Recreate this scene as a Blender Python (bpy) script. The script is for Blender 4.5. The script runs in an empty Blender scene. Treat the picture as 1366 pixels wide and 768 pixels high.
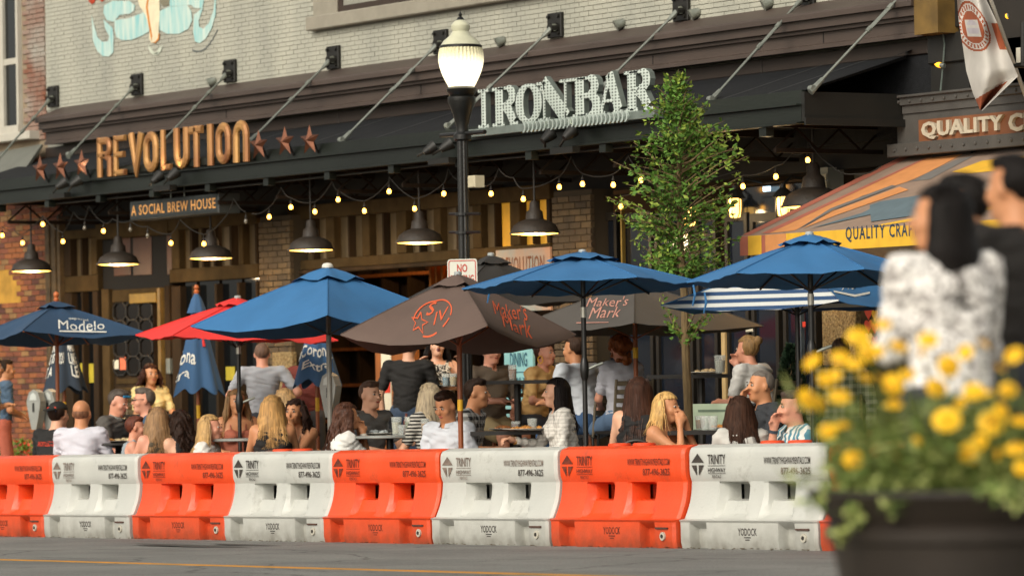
import bpy, math, random
import numpy as np
from mathutils import Vector, Matrix
rnd = random.Random(7)
S = bpy.context.scene
R_ = math.radians
# ---------------------------------------------------------------- camera
TH, ROLL, FPX, HORY, CAMH = R_(57.0), 0.018, 5908.5, 524.0, 1.269
_p = math.atan((HORY-384)/FPX)
_F0 = Vector((-math.sin(TH), math.cos(TH), 0)); _R0 = Vector((math.cos(TH), math.sin(TH), 0)); _Z = Vector((0, 0, 1))
CF = _F0*math.cos(_p)+_Z*math.sin(_p); _U0 = _Z*math.cos(_p)-_F0*math.sin(_p)
CR = _R0*math.cos(ROLL)-_U0*math.sin(ROLL); CU = _U0*math.cos(ROLL)+_R0*math.sin(ROLL)
CO = Vector((0, 0, CAMH))
cd = bpy.data.cameras.new('camera'); co = bpy.data.objects.new('camera', cd); S.collection.objects.link(co)
co.matrix_world = Matrix(((CR.x, CU.x, -CF.x, CO.x), (CR.y, CU.y, -CF.y, CO.y), (CR.z, CU.z, -CF.z, CO.z), (0, 0, 0, 1)))
cd.sensor_fit = 'HORIZONTAL'; cd.sensor_width = 36.0; cd.lens = 36.0*FPX/1366.0
cd.clip_start = 0.5; cd.clip_end = 2000
cd.dof.use_dof = True; cd.dof.focus_distance = 38.5; cd.dof.aperture_fstop = 2.7; cd.dof.aperture_blades = 8
S.camera = co
# ---------------------------------------------------------------- sky, sun, exposure
SUN_EL, SUN_AZ = R_(33), R_(158)          # azimuth: compass-like, 0 = +Y, clockwise
wd = bpy.data.worlds.new('World'); S.world = wd; wd.use_nodes = True
nt = wd.node_tree; nt.nodes.clear()
sky = nt.nodes.new('ShaderNodeTexSky'); sky.sky_type = 'NISHITA'; sky.sun_disc = False
sky.sun_elevation = SUN_EL; sky.sun_rotation = SUN_AZ; sky.air_density = 1.0; sky.dust_density = 3.0; sky.ozone_density = 1.0
hs = nt.nodes.new('ShaderNodeHueSaturation'); hs.inputs['Saturation'].default_value = 0.18
tn = nt.nodes.new('ShaderNodeMix'); tn.data_type = 'RGBA'; tn.blend_type = 'MULTIPLY'; tn.inputs[0].default_value = 1.0
tn.inputs[7].default_value = (1.0, 0.965, 0.88, 1)   # warm evening cloud light
bg = nt.nodes.new('ShaderNodeBackground'); bg.inputs[1].default_value = 0.14
ow = nt.nodes.new('ShaderNodeOutputWorld')
nt.links.new(sky.outputs[0], hs.inputs['Color']); nt.links.new(hs.outputs[0], tn.inputs[6]); nt.links.new(tn.outputs[2], bg.inputs[0]); nt.links.new(bg.outputs[0], ow.inputs[0])
sl = bpy.data.lights.new('sun', 'SUN'); sl.energy = 1.05; sl.angle = R_(28); sl.color = (1.0, 0.92, 0.79)
so = bpy.data.objects.new('sun', sl); S.collection.objects.link(so)
_sd = Vector((math.sin(SUN_AZ)*math.cos(SUN_EL), math.cos(SUN_AZ)*math.cos(SUN_EL), math.sin(SUN_EL)))
so.rotation_euler = _sd.to_track_quat('Z', 'Y').to_euler()
S.view_settings.view_transform = 'Standard'; S.view_settings.look = 'None'; S.view_settings.gamma = 1.0
S.view_settings.exposure = 0.45; S.view_settings.use_curve_mapping = False
S.cycles.max_bounces = 6; S.cycles.diffuse_bounces = 3; S.cycles.glossy_bounces = 3; S.cycles.transmission_bounces = 5; S.cycles.transparent_max_bounces = 8
S.cycles.sample_clamp_indirect = 4.0; S.cycles.caustics_reflective = False; S.cycles.caustics_refractive = False
# ---------------------------------------------------------------- layout: photo pixel -> point on the vertical plane at depth Y
def at(px, py, Y):
    d = CF*FPX + CR*(px-683) - CU*(py-384)
    return CO + d*(Y/d.y)
DB, DK, DC, DW = 20.11, 22.45, 24.3, 25.65       # barrier front, kerb, canopy front, shop wall
XB = at(683, 727, DB).x
GR = 0.0094                                       # the street falls gently to the left
def gz(x, Y=21.0): return GR*(x-XB) + (0.14 if (Y > DK or Y < 11.5) else 0.0)
def R4(tlx, tly, brx, bry, D):
    a = at(tlx, tly, D); b = at(brx, bry, D); return a.x, b.x, b.z, a.z
# ---------------------------------------------------------------- materials
def lin(h):
    h = h.lstrip('#'); o = []
    for i in (0, 2, 4):
        c = int(h[i:i+2], 16)/255; o.append(c/12.92 if c <= .04045 else ((c+.055)/1.055)**2.4)
    return o
MATS = {}
def mat(name, hexc, rough=.75, var=.18, scale=6.0, bump=.0, bscale=None, metal=0.0, emit=0.0, stretch=None, spec=None, trans=0.0, alpha=1.0, hex2=None, detail=5.0, coat=0.0, pos=False):
    if name in MATS: return MATS[name]
    m = bpy.data.materials.new(name); m.use_nodes = True; MATS[name] = m
    n = m.node_tree; b = n.nodes['Principled BSDF']; c = lin(hexc) if isinstance(hexc, str) else hexc
    b.inputs['Roughness'].default_value = rough; b.inputs['Metallic'].default_value = metal
    if spec is not None: b.inputs['Specular IOR Level'].default_value = spec
    if trans: b.inputs['Transmission Weight'].default_value = trans
    if coat: b.inputs['Coat Weight'].default_value = coat
    b.inputs['Alpha'].default_value = alpha
    tc = n.nodes.new('ShaderNodeTexCoord'); src = tc.outputs['Object']
    if pos: src = n.nodes.new('ShaderNodeNewGeometry').outputs['Position']
    if stretch:
        mp = n.nodes.new('ShaderNodeMapping'); mp.inputs['Scale'].default_value = stretch; n.links.new(src, mp.inputs[0]); src = mp.outputs[0]
    if var > 0 or hex2:
        no = n.nodes.new('ShaderNodeTexNoise'); no.inputs['Scale'].default_value = scale; no.inputs['Detail'].default_value = detail
        n.links.new(src, no.inputs['Vector'])
        rp = n.nodes.new('ShaderNodeValToRGB'); e = rp.color_ramp.elements
        e[0].position = .3; e[1].position = .7
        c2 = lin(hex2) if hex2 else [min(1, v*(1+var)) for v in c]
        c1 = c if hex2 else [v*(1-var) for v in c]
        e[0].color = (*c1, 1); e[1].color = (*c2, 1)
        n.links.new(no.outputs[0], rp.inputs[0]); n.links.new(rp.outputs[0], b.inputs['Base Color'])
    else:
        b.inputs['Base Color'].default_value = (*c, 1)
    if bump > 0:
        nb = n.nodes.new('ShaderNodeTexNoise'); nb.inputs['Scale'].default_value = bscale or scale*5; nb.inputs['Detail'].default_value = 6
        n.links.new(src, nb.inputs['Vector'])
        bp = n.nodes.new('ShaderNodeBump'); bp.inputs['Strength'].default_value = bump; bp.inputs['Distance'].default_value = .02
        n.links.new(nb.outputs[0], bp.inputs['Height']); n.links.new(bp.outputs[0], b.inputs['Normal'])
    if emit:
        b.inputs['Emission Color'].default_value = (*c, 1); b.inputs['Emission Strength'].default_value = emit
    return m
def pattern_mat(name, kind, h1, h2, size, rough=.85, axis='X', h3=None):
    """woven or printed patterns: stripes, checks, plaid, blotches, dots"""
    if name in MATS: return MATS[name]
    m = bpy.data.materials.new(name); m.use_nodes = True; MATS[name] = m
    n = m.node_tree; b = n.nodes['Principled BSDF']; b.inputs['Roughness'].default_value = rough
    tc = n.nodes.new('ShaderNodeTexCoord'); sp = n.nodes.new('ShaderNodeSeparateXYZ'); n.links.new(tc.outputs['Object'], sp.inputs[0])
    def math_(op, a, bb=None):
        q = n.nodes.new('ShaderNodeMath'); q.operation = op
        for i, v in enumerate((a, bb)):
            if v is None: continue
            if isinstance(v, (int, float)): q.inputs[i].default_value = v
            else: n.links.new(v, q.inputs[i])
        return q.outputs[0]
    def stripe(ax, sz, duty=.5):
        return math_('LESS_THAN', math_('FRACT', math_('MULTIPLY', sp.outputs[ax], 1/sz)), duty)
    mx = n.nodes.new('ShaderNodeMix'); mx.data_type = 'RGBA'
    mx.inputs[6].default_value = (*lin(h1), 1); mx.inputs[7].default_value = (*lin(h2), 1)
    if kind == 'stripes': fac = stripe(axis, size)
    elif kind == 'checks': fac = math_('MULTIPLY', math_('ADD', stripe('X', size, .3), stripe('Z', size, .3)), .5)
    elif kind == 'plaid': fac = math_('MULTIPLY', math_('ADD', stripe('X', size), stripe('Z', size)), .5)
    elif kind == 'dots':
        fx = math_('SUBTRACT', math_('FRACT', math_('MULTIPLY', sp.outputs['X'], 1/(size*1.8))), .5)
        fz = math_('SUBTRACT', math_('FRACT', math_('MULTIPLY', sp.outputs['Z'], 1/size)), .5)
        fac = math_('LESS_THAN', math_('ADD', math_('MULTIPLY', fx, fx), math_('MULTIPLY', fz, fz)), .085)
    else:
        no = n.nodes.new('ShaderNodeTexNoise'); no.inputs['Scale'].default_value = 1/size; no.inputs['Detail'].default_value = 3; no.inputs['Distortion'].default_value = 1.5
        n.links.new(tc.outputs['Object'], no.inputs['Vector']); fac = math_('GREATER_THAN', no.outputs[0], .47 if kind == 'blotch2' else .5)
    n.links.new(fac, mx.inputs[0]); n.links.new(mx.outputs[2], b.inputs['Base Color'])
    nb = n.nodes.new('ShaderNodeTexNoise'); nb.inputs['Scale'].default_value = 25
    n.links.new(tc.outputs['Object'], nb.inputs['Vector'])
    bp = n.nodes.new('ShaderNodeBump'); bp.inputs['Strength'].default_value = .35; bp.inputs['Distance'].default_value = .02
    n.links.new(nb.outputs[0], bp.inputs['Height']); n.links.new(bp.outputs[0], b.inputs['Normal'])
    return m
# ---------------------------------------------------------------- mesh building
class MB:
    def __init__(s): s.v = []; s.f = []
    def add(s, vs, fs):
        o = len(s.v); s.v += [tuple(p) for p in vs]; s.f += [tuple(i+o for i in q) for q in fs]; return s
    def box(s, x0, x1, y0, y1, z0, z1, M=None):
        vs = [Vector(p) for p in ((x0,y0,z0),(x1,y0,z0),(x1,y1,z0),(x0,y1,z0),(x0,y0,z1),(x1,y0,z1),(x1,y1,z1),(x0,y1,z1))]
        if M: vs = [M @ p for p in vs]
        return s.add(vs, [(0,3,2,1),(4,5,6,7),(0,1,5,4),(1,2,6,5),(2,3,7,6),(3,0,4,7)])
    def bbox(s, x0, x1, y0, y1, z0, z1, b=.004, M=None):
        """box with chamfered edges on the -Y face"""
        vs = [(x0,y1,z0),(x1,y1,z0),(x1,y1,z1),(x0,y1,z1),(x0,y0+b,z0),(x1,y0+b,z0),(x1,y0+b,z1),(x0,y0+b,z1),(x0+b,y0,z0+b),(x1-b,y0,z0+b),(x1-b,y0,z1-b),(x0+b,y0,z1-b)]
        vs = [Vector(p) for p in vs]
        if M: vs = [M @ p for p in vs]
        return s.add(vs, [(0,1,2,3)[::-1],(0,1,5,4),(1,2,6,5),(2,3,7,6),(3,0,4,7),(4,5,9,8),(5,6,10,9),(6,7,11,10),(7,4,8,11),(8,9,10,11)])
    def tube(s, pts, r, n=8, caps=True):
        pts = [Vector(p) for p in pts]; rs = r if isinstance(r, (list, tuple)) else [r]*len(pts)
        o = len(s.v); up = None
        for i, p in enumerate(pts):
            t = (pts[min(i+1, len(pts)-1)]-pts[max(i-1, 0)])
            if t.length < 1e-9: t = Vector((0, 0, 1))
            t.normalize()
            if up is None: up = t.orthogonal().normalized()
            up = (up - t*up.dot(t)); up = up.normalized() if up.length > 1e-6 else t.orthogonal().normalized()
            w = t.cross(up)
            for k in range(n):
                a = 2*math.pi*k/n; s.v.append(tuple(p+(up*math.cos(a)+w*math.sin(a))*rs[i]))
        for i in range(len(pts)-1):
            for k in range(n):
                k2 = (k+1) % n; s.f.append((o+i*n+k, o+i*n+k2, o+(i+1)*n+k2, o+(i+1)*n+k))
        if caps:
            s.f.append(tuple(o+k for k in range(n))[::-1]); s.f.append(tuple(o+(len(pts)-1)*n+k for k in range(n)))
        return s
    def lathe(s, prof, n=16, c=(0, 0, 0), M=None):
        o = len(s.v)
        for (r, z) in prof:
            for k in range(n):
                a = 2*math.pi*k/n; p = Vector((c[0]+r*math.cos(a), c[1]+r*math.sin(a), c[2]+z))
                s.v.append(tuple(M @ p if M else p))
        for i in range(len(prof)-1):
            for k in range(n):
                k2 = (k+1) % n; s.f.append((o+i*n+k, o+i*n+k2, o+(i+1)*n+k2, o+(i+1)*n+k))
        if prof[0][0] > 1e-4: s.f.append(tuple(o+k for k in range(n))[::-1])
        if prof[-1][0] > 1e-4: s.f.append(tuple(o+(len(prof)-1)*n+k for k in range(n)))
        return s
    def prism(s, poly, y0, y1, M=None):
        """2D polygon (x,z) extruded in y"""
        n = len(poly); vs = [Vector((p[0], y0, p[1])) for p in poly]+[Vector((p[0], y1, p[1])) for p in poly]
        if M: vs = [M @ p for p in vs]
        return s.add(vs, [tuple(range(n)), tuple(range(n, 2*n))[::-1]]+[(i, i+n, (i+1) % n+n, (i+1) % n) for i in range(n)])
    def extrude_x(s, prof, x0, x1):
        """profile (y,z) run along x"""
        n = len(prof)
        return s.add([(x0, p[0], p[1]) for p in prof]+[(x1, p[0], p[1]) for p in prof],
                     [(i, (i+1) % n, (i+1) % n+n, i+n) for i in range(n)]+[tuple(range(n))[::-1], tuple(range(n, 2*n))])
    def stroke(s, path, w, y0, y1, closed=False, ch=.25, ws=None):
        """raised letter stroke: 2D path (x,z), chamfered front at y0"""
        P = [Vector((p[0], p[1])) for p in path]; n = len(P); o = len(s.v)
        for i in range(n):
            a = P[(i-1) % n] if (closed or i > 0) else None; b = P[(i+1) % n] if (closed or i < n-1) else None
            d1 = (P[i]-a).normalized() if a is not None else None; d2 = (b-P[i]).normalized() if b is not None else None
            d1 = d1 or d2; d2 = d2 or d1
            n1 = Vector((-d1.y, d1.x)); n2 = Vector((-d2.y, d2.x)); nn = n1+n2
            nn = nn.normalized() if nn.length > 1e-6 else n1
            k = min(1.8, 1/max(.3, nn.dot(n1))); hw = (ws[i] if ws else w)/2*k
            for (q, yy) in ((-1, y1), (-1, y0+(y1-y0)*ch), (-.45, y0), (.45, y0), (1, y0+(y1-y0)*ch), (1, y1)):
                s.v.append((P[i].x+nn.x*hw*q, yy, P[i].y+nn.y*hw*q))
        for i in range(n if closed else n-1):
            j = (i+1) % n
            for k in range(6):
                k2 = (k+1) % 6; s.f.append((o+i*6+k, o+j*6+k, o+j*6+k2, o+i*6+k2))
        if not closed:
            s.f.append(tuple(o+k for k in range(6))); s.f.append(tuple(o+(n-1)*6+k for k in range(6))[::-1])
        return s
    def mesh(s, name, m=None, smooth=False, angle=35):
        me = bpy.data.meshes.new(name); me.from_pydata(s.v, [], s.f); me.validate(); me.update()
        if m: me.materials.append(m)
        if smooth:
            me.polygons.foreach_set('use_smooth', [True]*len(me.polygons))
            if angle < 180: me.set_sharp_from_angle(angle=R_(angle))
        return me
WINV = {}
def link(o, parent=None):
    S.collection.objects.link(o)
    if parent is not None:
        o.parent = parent
        if parent.name in WINV: o.matrix_parent_inverse = WINV[parent.name]
    return o
def tag(o, label=None, cat=None, group=None, kind=None):
    if label: o['label'] = label
    if cat: o['category'] = cat
    if group: o['group'] = group
    if kind: o['kind'] = kind
    return o
def obj(name, mb, m=None, parent=None, smooth=False, angle=35, loc=None, **kw):
    me = mb if isinstance(mb, bpy.types.Mesh) else mb.mesh(name, m, smooth, angle)
    o = bpy.data.objects.new(name, me); link(o, parent)
    if loc is not None: o.location = loc
    return tag(o, **kw)
def thing(name, base, label, cat, group=None, rotz=0, world=True):
    """an Empty at the thing's base; world=True: its parts are modelled in world coordinates"""
    o = bpy.data.objects.new(name, None); S.collection.objects.link(o); o.location = base; o.rotation_euler = (0, 0, rotz)
    o.empty_display_size = .1
    if world: WINV[o.name] = Matrix.Translation(-Vector(base))
    return tag(o, label, cat, group)
def copy_tree(o, parent=None):
    c = o.copy(); S.collection.objects.link(c); c.parent = parent
    for ch in list(o.children): copy_tree(ch, c)
    return c
_tc = {}
def text2d(s, bold=0.0, shear=0.0, spacing=1.0, align='CENTER', line=1.0):
    """lettering outline filled, as (verts2d, faces), normalised to a unit box"""
    key = (s, bold, shear, spacing, line)
    if key in _tc: return _tc[key]
    cu = bpy.data.curves.new('lettering', 'FONT'); cu.body = s; cu.align_x = align; cu.offset = bold; cu.shear = shear; cu.space_character = spacing
    cu.space_line = line; cu.resolution_u = 2; cu.fill_mode = 'FRONT'
    o = bpy.data.objects.new('lettering', cu); S.collection.objects.link(o)
    dg = bpy.context.evaluated_depsgraph_get(); me = bpy.data.meshes.new_from_object(o.evaluated_get(dg))
    v = np.array([p.co[:2] for p in me.vertices]); f = [tuple(p.vertices) for p in me.polygons]
    bpy.data.objects.remove(o); bpy.data.curves.remove(cu); bpy.data.meshes.remove(me)
    lo = v.min(0); hi = v.max(0); v = (v-lo)/(hi-lo)
    _tc[key] = (v, f); return _tc[key]
def text_on(name, s, mp, m, parent, bold=.0, shear=0., spacing=1., thick=None, **kw):
    """mp(u,v) -> point for the unit box of the lettering; thick: vector of extrusion"""
    v, f = text2d(s, bold, shear, spacing); mb = MB()
    P = [Vector(mp(a, b)) for a, b in v]
    mb.add(P, f)
    if thick is not None:
        t = Vector(thick); n = len(P); o = len(mb.v); mb.v += [tuple(p+t) for p in P]; mb.f += [tuple(i+n for i in q)[::-1] for q in f]
        cnt = {}
        for q in f:
            for i in range(len(q)): cnt[(q[i], q[(i+1) % len(q)])] = 1
        mb.f += [(a, a+n, b+n, b) for (a, b) in cnt if (b, a) not in cnt]
    return obj(name, mb, m, parent, **kw)
def flat_text(name, s, X0, X1, Z0, Z1, Y, m, parent, **kw):
    return text_on(name, s, lambda u, v: (X0+(X1-X0)*u, Y, Z0+(Z1-Z0)*v), m, parent, **kw)
# ================================================================ ground
GX0, GX1 = -160.0, 60.0
def slab(name, y0, y1, dz, m, x0=GX0, x1=GX1, th=.3, **kw):
    mb = MB(); vs = []
    for x in (x0, x1):
        z = GR*(x-XB)+dz
        vs += [(x, y0, z), (x, y1, z), (x, y1, z-th), (x, y0, z-th)]
    mb.add(vs, [(0,1,5,4),(1,2,6,5),(2,3,7,6),(3,0,4,7),(0,3,2,1),(4,5,6,7)])
    return obj(name, mb, m, kind='structure', **kw)
m_asph = mat('asphalt', '#6c6c69', .85, 0, hex2='#84837e', scale=1.1, detail=12, bump=.6, bscale=120, stretch=(.5, 1, 1), spec=.25)
_n = m_asph.node_tree; _b = _n.nodes['Principled BSDF']; _src = _b.inputs['Base Color'].links[0].from_socket     # stone speckle and hairline cracks
_tco = _n.nodes.new('ShaderNodeTexCoord'); _sp = _n.nodes.new('ShaderNodeTexNoise'); _sp.inputs['Scale'].default_value = 110; _sp.inputs['Detail'].default_value = 3; _n.links.new(_tco.outputs['Object'], _sp.inputs[0])
_mr = _n.nodes.new('ShaderNodeMapRange'); _mr.inputs[1].default_value = .35; _mr.inputs[2].default_value = .65; _mr.inputs[3].default_value = .62; _mr.inputs[4].default_value = 1.38; _n.links.new(_sp.outputs[0], _mr.inputs[0])
_dn = _n.nodes.new('ShaderNodeTexNoise'); _dn.inputs['Scale'].default_value = 2.5; _n.links.new(_tco.outputs['Object'], _dn.inputs[0])
_mx = _n.nodes.new('ShaderNodeMix'); _mx.data_type = 'RGBA'; _mx.inputs[0].default_value = .25; _n.links.new(_tco.outputs['Object'], _mx.inputs[6]); _n.links.new(_dn.outputs['Color'], _mx.inputs[7])
_vo = _n.nodes.new('ShaderNodeTexVoronoi'); _vo.feature = 'DISTANCE_TO_EDGE'; _vo.inputs['Scale'].default_value = .55; _n.links.new(_mx.outputs[2], _vo.inputs['Vector'])
_cr = _n.nodes.new('ShaderNodeMapRange'); _cr.inputs[1].default_value = .0; _cr.inputs[2].default_value = .012; _cr.inputs[3].default_value = .45; _cr.inputs[4].default_value = 1; _n.links.new(_vo.outputs['Distance'], _cr.inputs[0])
_ml = _n.nodes.new('ShaderNodeMath'); _ml.operation = 'MULTIPLY'; _n.links.new(_mr.outputs[0], _ml.inputs[0]); _n.links.new(_cr.outputs[0], _ml.inputs[1])
_vm = _n.nodes.new('ShaderNodeVectorMath'); _vm.operation = 'SCALE'; _n.links.new(_src, _vm.inputs[0]); _n.links.new(_ml.outputs[0], _vm.inputs['Scale']); _n.links.new(_vm.outputs[0], _b.inputs['Base Color'])
m_conc = mat('concrete_walk', '#8d8678', .9, .15, 3, .2, 40)
slab('road', 11.5, DK, 0, m_asph)
slab('ground', -60, 120, -.35, mat('dirt', '#5a544a', .95))
slab('pavement', DK+.15, 60, .14, m_conc)
slab('near_pavement', -40, 11.35, .14, m_conc)
slab('kerb', DK, DK+.15, .142, mat('kerb_stone', '#9a9485', .9))
slab('near_kerb', 11.35, 11.5, .142, mat('kerb_stone', '#9a9485', .9))
m_yel = mat('yellow_road_paint', '#d9921a', .8, .0, hex2='#a3782a', scale=5, detail=9, stretch=(.4, 3, 1), bump=.3, bscale=90)
ya = at(341, 754.5, 16.0); yl = CO+(at(341, 754.8, 16)-CO)*((CAMH-gz(ya.x))/(CAMH-at(341, 754.8, 16).z))
YL = yl.y
slab('road_marking', YL-.06, YL+.06, .004, m_yel, th=.003)
# faint older tyre-dirt patch
pm = MB()
for (px, py, w, d, sd) in ((300, 727, 1.7, .16, 3), (345, 724, .9, .1, 5)):
    c = CO+(at(px, py, 18)-CO); t = (CAMH-gz(at(px, py, 18).x))/(CAMH-at(px, py, 18).z); c = CO+(at(px, py, 18)-CO)*t
    rr = random.Random(sd); n = 24
    pm.add([(c.x+w*math.cos(2*math.pi*k/n)*rr.uniform(.8, 1.1), c.y+d*math.sin(2*math.pi*k/n)*rr.uniform(.7, 1.1), gz(c.x)+.003) for k in range(n)], [tuple(range(n))])
obj('road_patch', pm, mat('fresh_asphalt', '#45443f', .85, .3, 6, .4, 120), kind='structure')
# leaf litter along the barrier foot
lm = MB()
for k in range(420):
    x = rnd.uniform(XB-14, XB+12); y = DB+rnd.gauss(-.06, .05); s_ = rnd.uniform(.008, .022); a = rnd.uniform(0, 6.28); z = gz(x)+.004+rnd.uniform(0, .006)
    lm.add([(x+s_*math.cos(a), y+s_*math.sin(a), z), (x-s_*.5*math.sin(a), y+s_*.5*math.cos(a), z+.006), (x-s_*math.cos(a), y-s_*math.sin(a), z), (x+s_*.5*math.sin(a), y-s_*.5*math.cos(a), z+.005)], [(0,1,2,3)])
tag(obj('leaf_litter', lm, mat('dry_leaves', '#5b4526', .9, .5, 30)), 'dry leaf litter along the foot of the barriers', 'leaves', kind='stuff')

# ================================================================ brick helper
def brick_field(parent, m, X0, X1, Z0, Z1, Y, L, H, gap, keep=None, limit=300, proud=.010, near='max', thick=.09, name='brick', stuffname='brick_field', seed=1, mats=None):
    rr = random.Random(seed); cells = []
    nz = int((Z1-Z0)/H)
    for j in range(nz):
        z = Z0+j*H; off = (j % 2)*L/2
        k = -1
        while True:
            x = X0-off+k*L; k += 1
            if x >= X1: break
            a = max(x, X0); b = min(x+L, X1)
            if b-a < L*.25: continue
            if keep and not keep((a+b)/2, z+H/2): continue
            cells.append((a, b, z))
    cells.sort(key=lambda c: -c[0] if near == 'max' else c[0])
    shared = {}
    rest = MB(); rmi = []; rm_ = list(dict.fromkeys(mats)) if mats else [m]
    for i, (a, b, z) in enumerate(cells):
        w = round(b-a-gap, 3); dy = rr.uniform(0, .004)
        mi = rr.choice(mats) if mats else m
        if i < limit:
            key = (w, mi.name, rr.randrange(3))
            if key not in shared:
                q = MB().bbox(0, w, -proud, thick, 0, H-gap, .003); shared[key] = q.mesh('brick', mi)
            o = bpy.data.objects.new(name, shared[key]); link(o, parent); o.location = (a+gap/2, Y-dy, z+gap/2)
        else:
            rest.box(a+gap/2, b-gap/2, Y-proud-dy, Y+thick, z+gap/2, z+H-gap/2); rmi += [rm_.index(mi)]*6
    if rest.v:
        me = rest.mesh(stuffname, rm_[0])
        for q in rm_[1:]: me.materials.append(q)
        me.polygons.foreach_set('material_index', rmi); tag(obj(stuffname, me, None, parent), kind='stuff')
    return len(cells)
# ================================================================ painted brick building (upper wall, cornice, windows)
Xl, Xr = at(62, 100, DW).x, at(1238, 40, DW).x
ZT = at(683, -150, DW).z
zc = lambda y, Y: at(440, y, Y).z
main = thing('brewhouse_building', ((Xl+Xr)/2, DW, gz((Xl+Xr)/2, 25)), 'pale painted brick brewhouse with brown stepped cornice and timber shopfront', 'building')
m_pb = mat('painted_brick', '#95958a', .85, .0, hex2='#b0ae9f', scale=1.1, bump=.25, bscale=60, pos=True, detail=9, stretch=(1.6, 1, .5))
m_mort = mat('grimy_mortar', '#87867c', .9, .1, 6)
ZW0 = zc(96, DW)
obj('wall', MB().box(Xl, Xr, DW+.003, DW+.3, zc(168, DW), ZT), m_mort, main)
WX0, WX1 = at(419.5, 40, DW).x, Xr+2
zs = at(419.5, 40, DW-.12).z                     # underside of the stone sill
def keep_upper(x, z): return not (x > WX0-.02 and z > zs-.03)
brick_field(main, m_pb, Xl, Xr, ZW0, ZT, DW, .171, .0515, .006, keep_upper, 300, proud=.005, thick=.05)
# stone window surround
m_stone = mat('grey_stone_trim', '#8d8779', .85, .1, 5, .2, 50)
ws = obj('window_sill', MB().bbox(WX0, at(800, 20, DW).x, DW-.12, DW+.1, zs, zs+.16, .012), m_stone, main)
obj('window_jamb', MB().bbox(WX0+.02, at(452, 16, DW).x, DW-.03, DW+.1, zs+.16, ZT, .01), m_stone, main)
m_dbr = mat('dark_brown_frame', '#33261d', .6, .15, 8)
m_gl = mat('dark_glass', '#0d1114', .06, 0, spec=.6)
wx0 = at(452, 16, DW).x
wf = obj('window', MB().box(wx0, wx0+.10, DW-.01, DW+.06, zs+.16, ZT).box(wx0+.10, WX1-4, DW-.01, DW+.06, zs+.16, zs+.24).box(wx0+1.55, wx0+1.7, DW-.01, DW+.06, zs+.24, ZT), m_dbr, main)
obj('pane', MB().box(wx0+.1, wx0+1.55, DW+.03, DW+.04, zs+.24, ZT), m_gl, wf)
obj('pane', MB().box(wx0+1.7, wx0+4, DW+.03, DW+.04, zs+.24, ZT), m_gl, wf)
# cornice
m_corn = mat('brown_painted_metal', '#463a33', .55, .2, 3, .12, 30, stretch=(.3, 1, 1))
cx0 = at(50, 165, DW-.35).x; cx1 = at(1226, 20, DW-.3).x
prof = [(DW+.01, zc(93, DW)), (DW-.38, zc(104, DW-.38)), (DW-.39, zc(106, DW-.39)), (DW-.39, zc(111.5, DW-.39)), (DW-.335, zc(112.5, DW-.335)), (DW-.335, zc(122.5, DW-.335)), (DW-.285, zc(123.5, DW-.285)),
        (DW-.285, zc(127.5, DW-.285)), (DW-.235, zc(128.5, DW-.235)), (DW-.235, zc(141, DW-.235)), (DW-.26, zc(142, DW-.26)), (DW-.26, zc(146.5, DW-.26)), (DW-.12, zc(147.5, DW-.12)), (DW+.01, zc(148, DW))]
corn = obj('cornice', MB().extrude_x(prof[::-1], cx0, cx1), m_corn, main)
obj('cornice_end_panel', MB().box(cx1+.002, cx1+.35, DW-.36, DW+.01, zc(147, DW-.2), zc(90, DW)), mat('ochre_stained_panel', '#6d5425', .7, .35, 4), main)
for px in (300, 560, 870, 1098):
    X = at(px, 80, DW-.24).x
    obj('cornice_joint', MB().box(X, X+.012, DW-.239, DW-.2, zc(140.5, DW-.239), zc(129, DW-.239)), mat('seam_black', '#1c1815', .8, 0), corn)
bp = MB(); xs = [at(p, 165, DW-.1).x for p in (60, 165, 290, 452, 620, 800, 1018, 1240)]
for a, b in zip(xs, xs[1:]):
    obj('fascia_panel', MB().bbox(a, b-.012, DW-.10, DW, zc(166, DW-.1), zc(150.5, DW-.1), .006), mat('umber_panel', '#2b2018', .6, .2, 2), main)
# ---------------------------------------------------------------- mural painted on the bricks
mural = []
m_ribb = mat('mural_ribbon_paint', '#7fb9bb', .85, 0, hex2='#c9d2c6', scale=5, stretch=(2.5, 1, .35), detail=7)
m_ribl = mat('mural_pale_paint', '#c5cbbb', .85, .12, 9)
m_cream = mat('mural_cream_paint', '#d8cdae', .85, .1, 9)
m_org = mat('mural_orange_line', '#c07a35', .85, .2, 9)
m_redp = mat('mural_red_paint', '#a83a1d', .85, .2, 9)
def paint(name, pts, m, dy, parent=main):
    mb = MB(); q = [at(x, y, DW-dy) for x, y in pts]; mb.add([tuple(p) for p in q], [tuple(range(len(q)))][:1] if True else [])
    return obj(name, mb, m, parent)
Z4 = lambda L: [(a/4, b/4) for a, b in L]
P0 = .0165
paint('mural_ribbon', Z4([(610,110),(690,98),(780,62),(800,110),(795,170),(760,190),(700,215),(650,215),(622,200),(612,165)]), m_ribb, P0)
paint('mural_ribbon', Z4([(556,30),(600,6),(690,6),(720,30),(715,60),(690,75),(640,80),(605,118),(570,108),(552,70)]), m_ribb, P0)
paint('mural_ribbon', Z4([(552,105),(600,150),(606,200),(604,280),(580,303),(550,300),(520,275),(495,215),(488,80),(500,130),(520,200),(545,225),(575,222),(583,195),(560,150)]), m_ribb, P0)
paint('mural_ribbon', Z4([(848,62),(900,38),(1000,30),(1020,60),(1025,110),(1005,155),(955,182),(890,182),(852,160)]), m_ribb, P0)
paint('mural_ribbon', Z4([(905,0),(1088,0),(1080,45),(1040,45),(1020,28),(905,36)]), m_ribb, P0)
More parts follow.
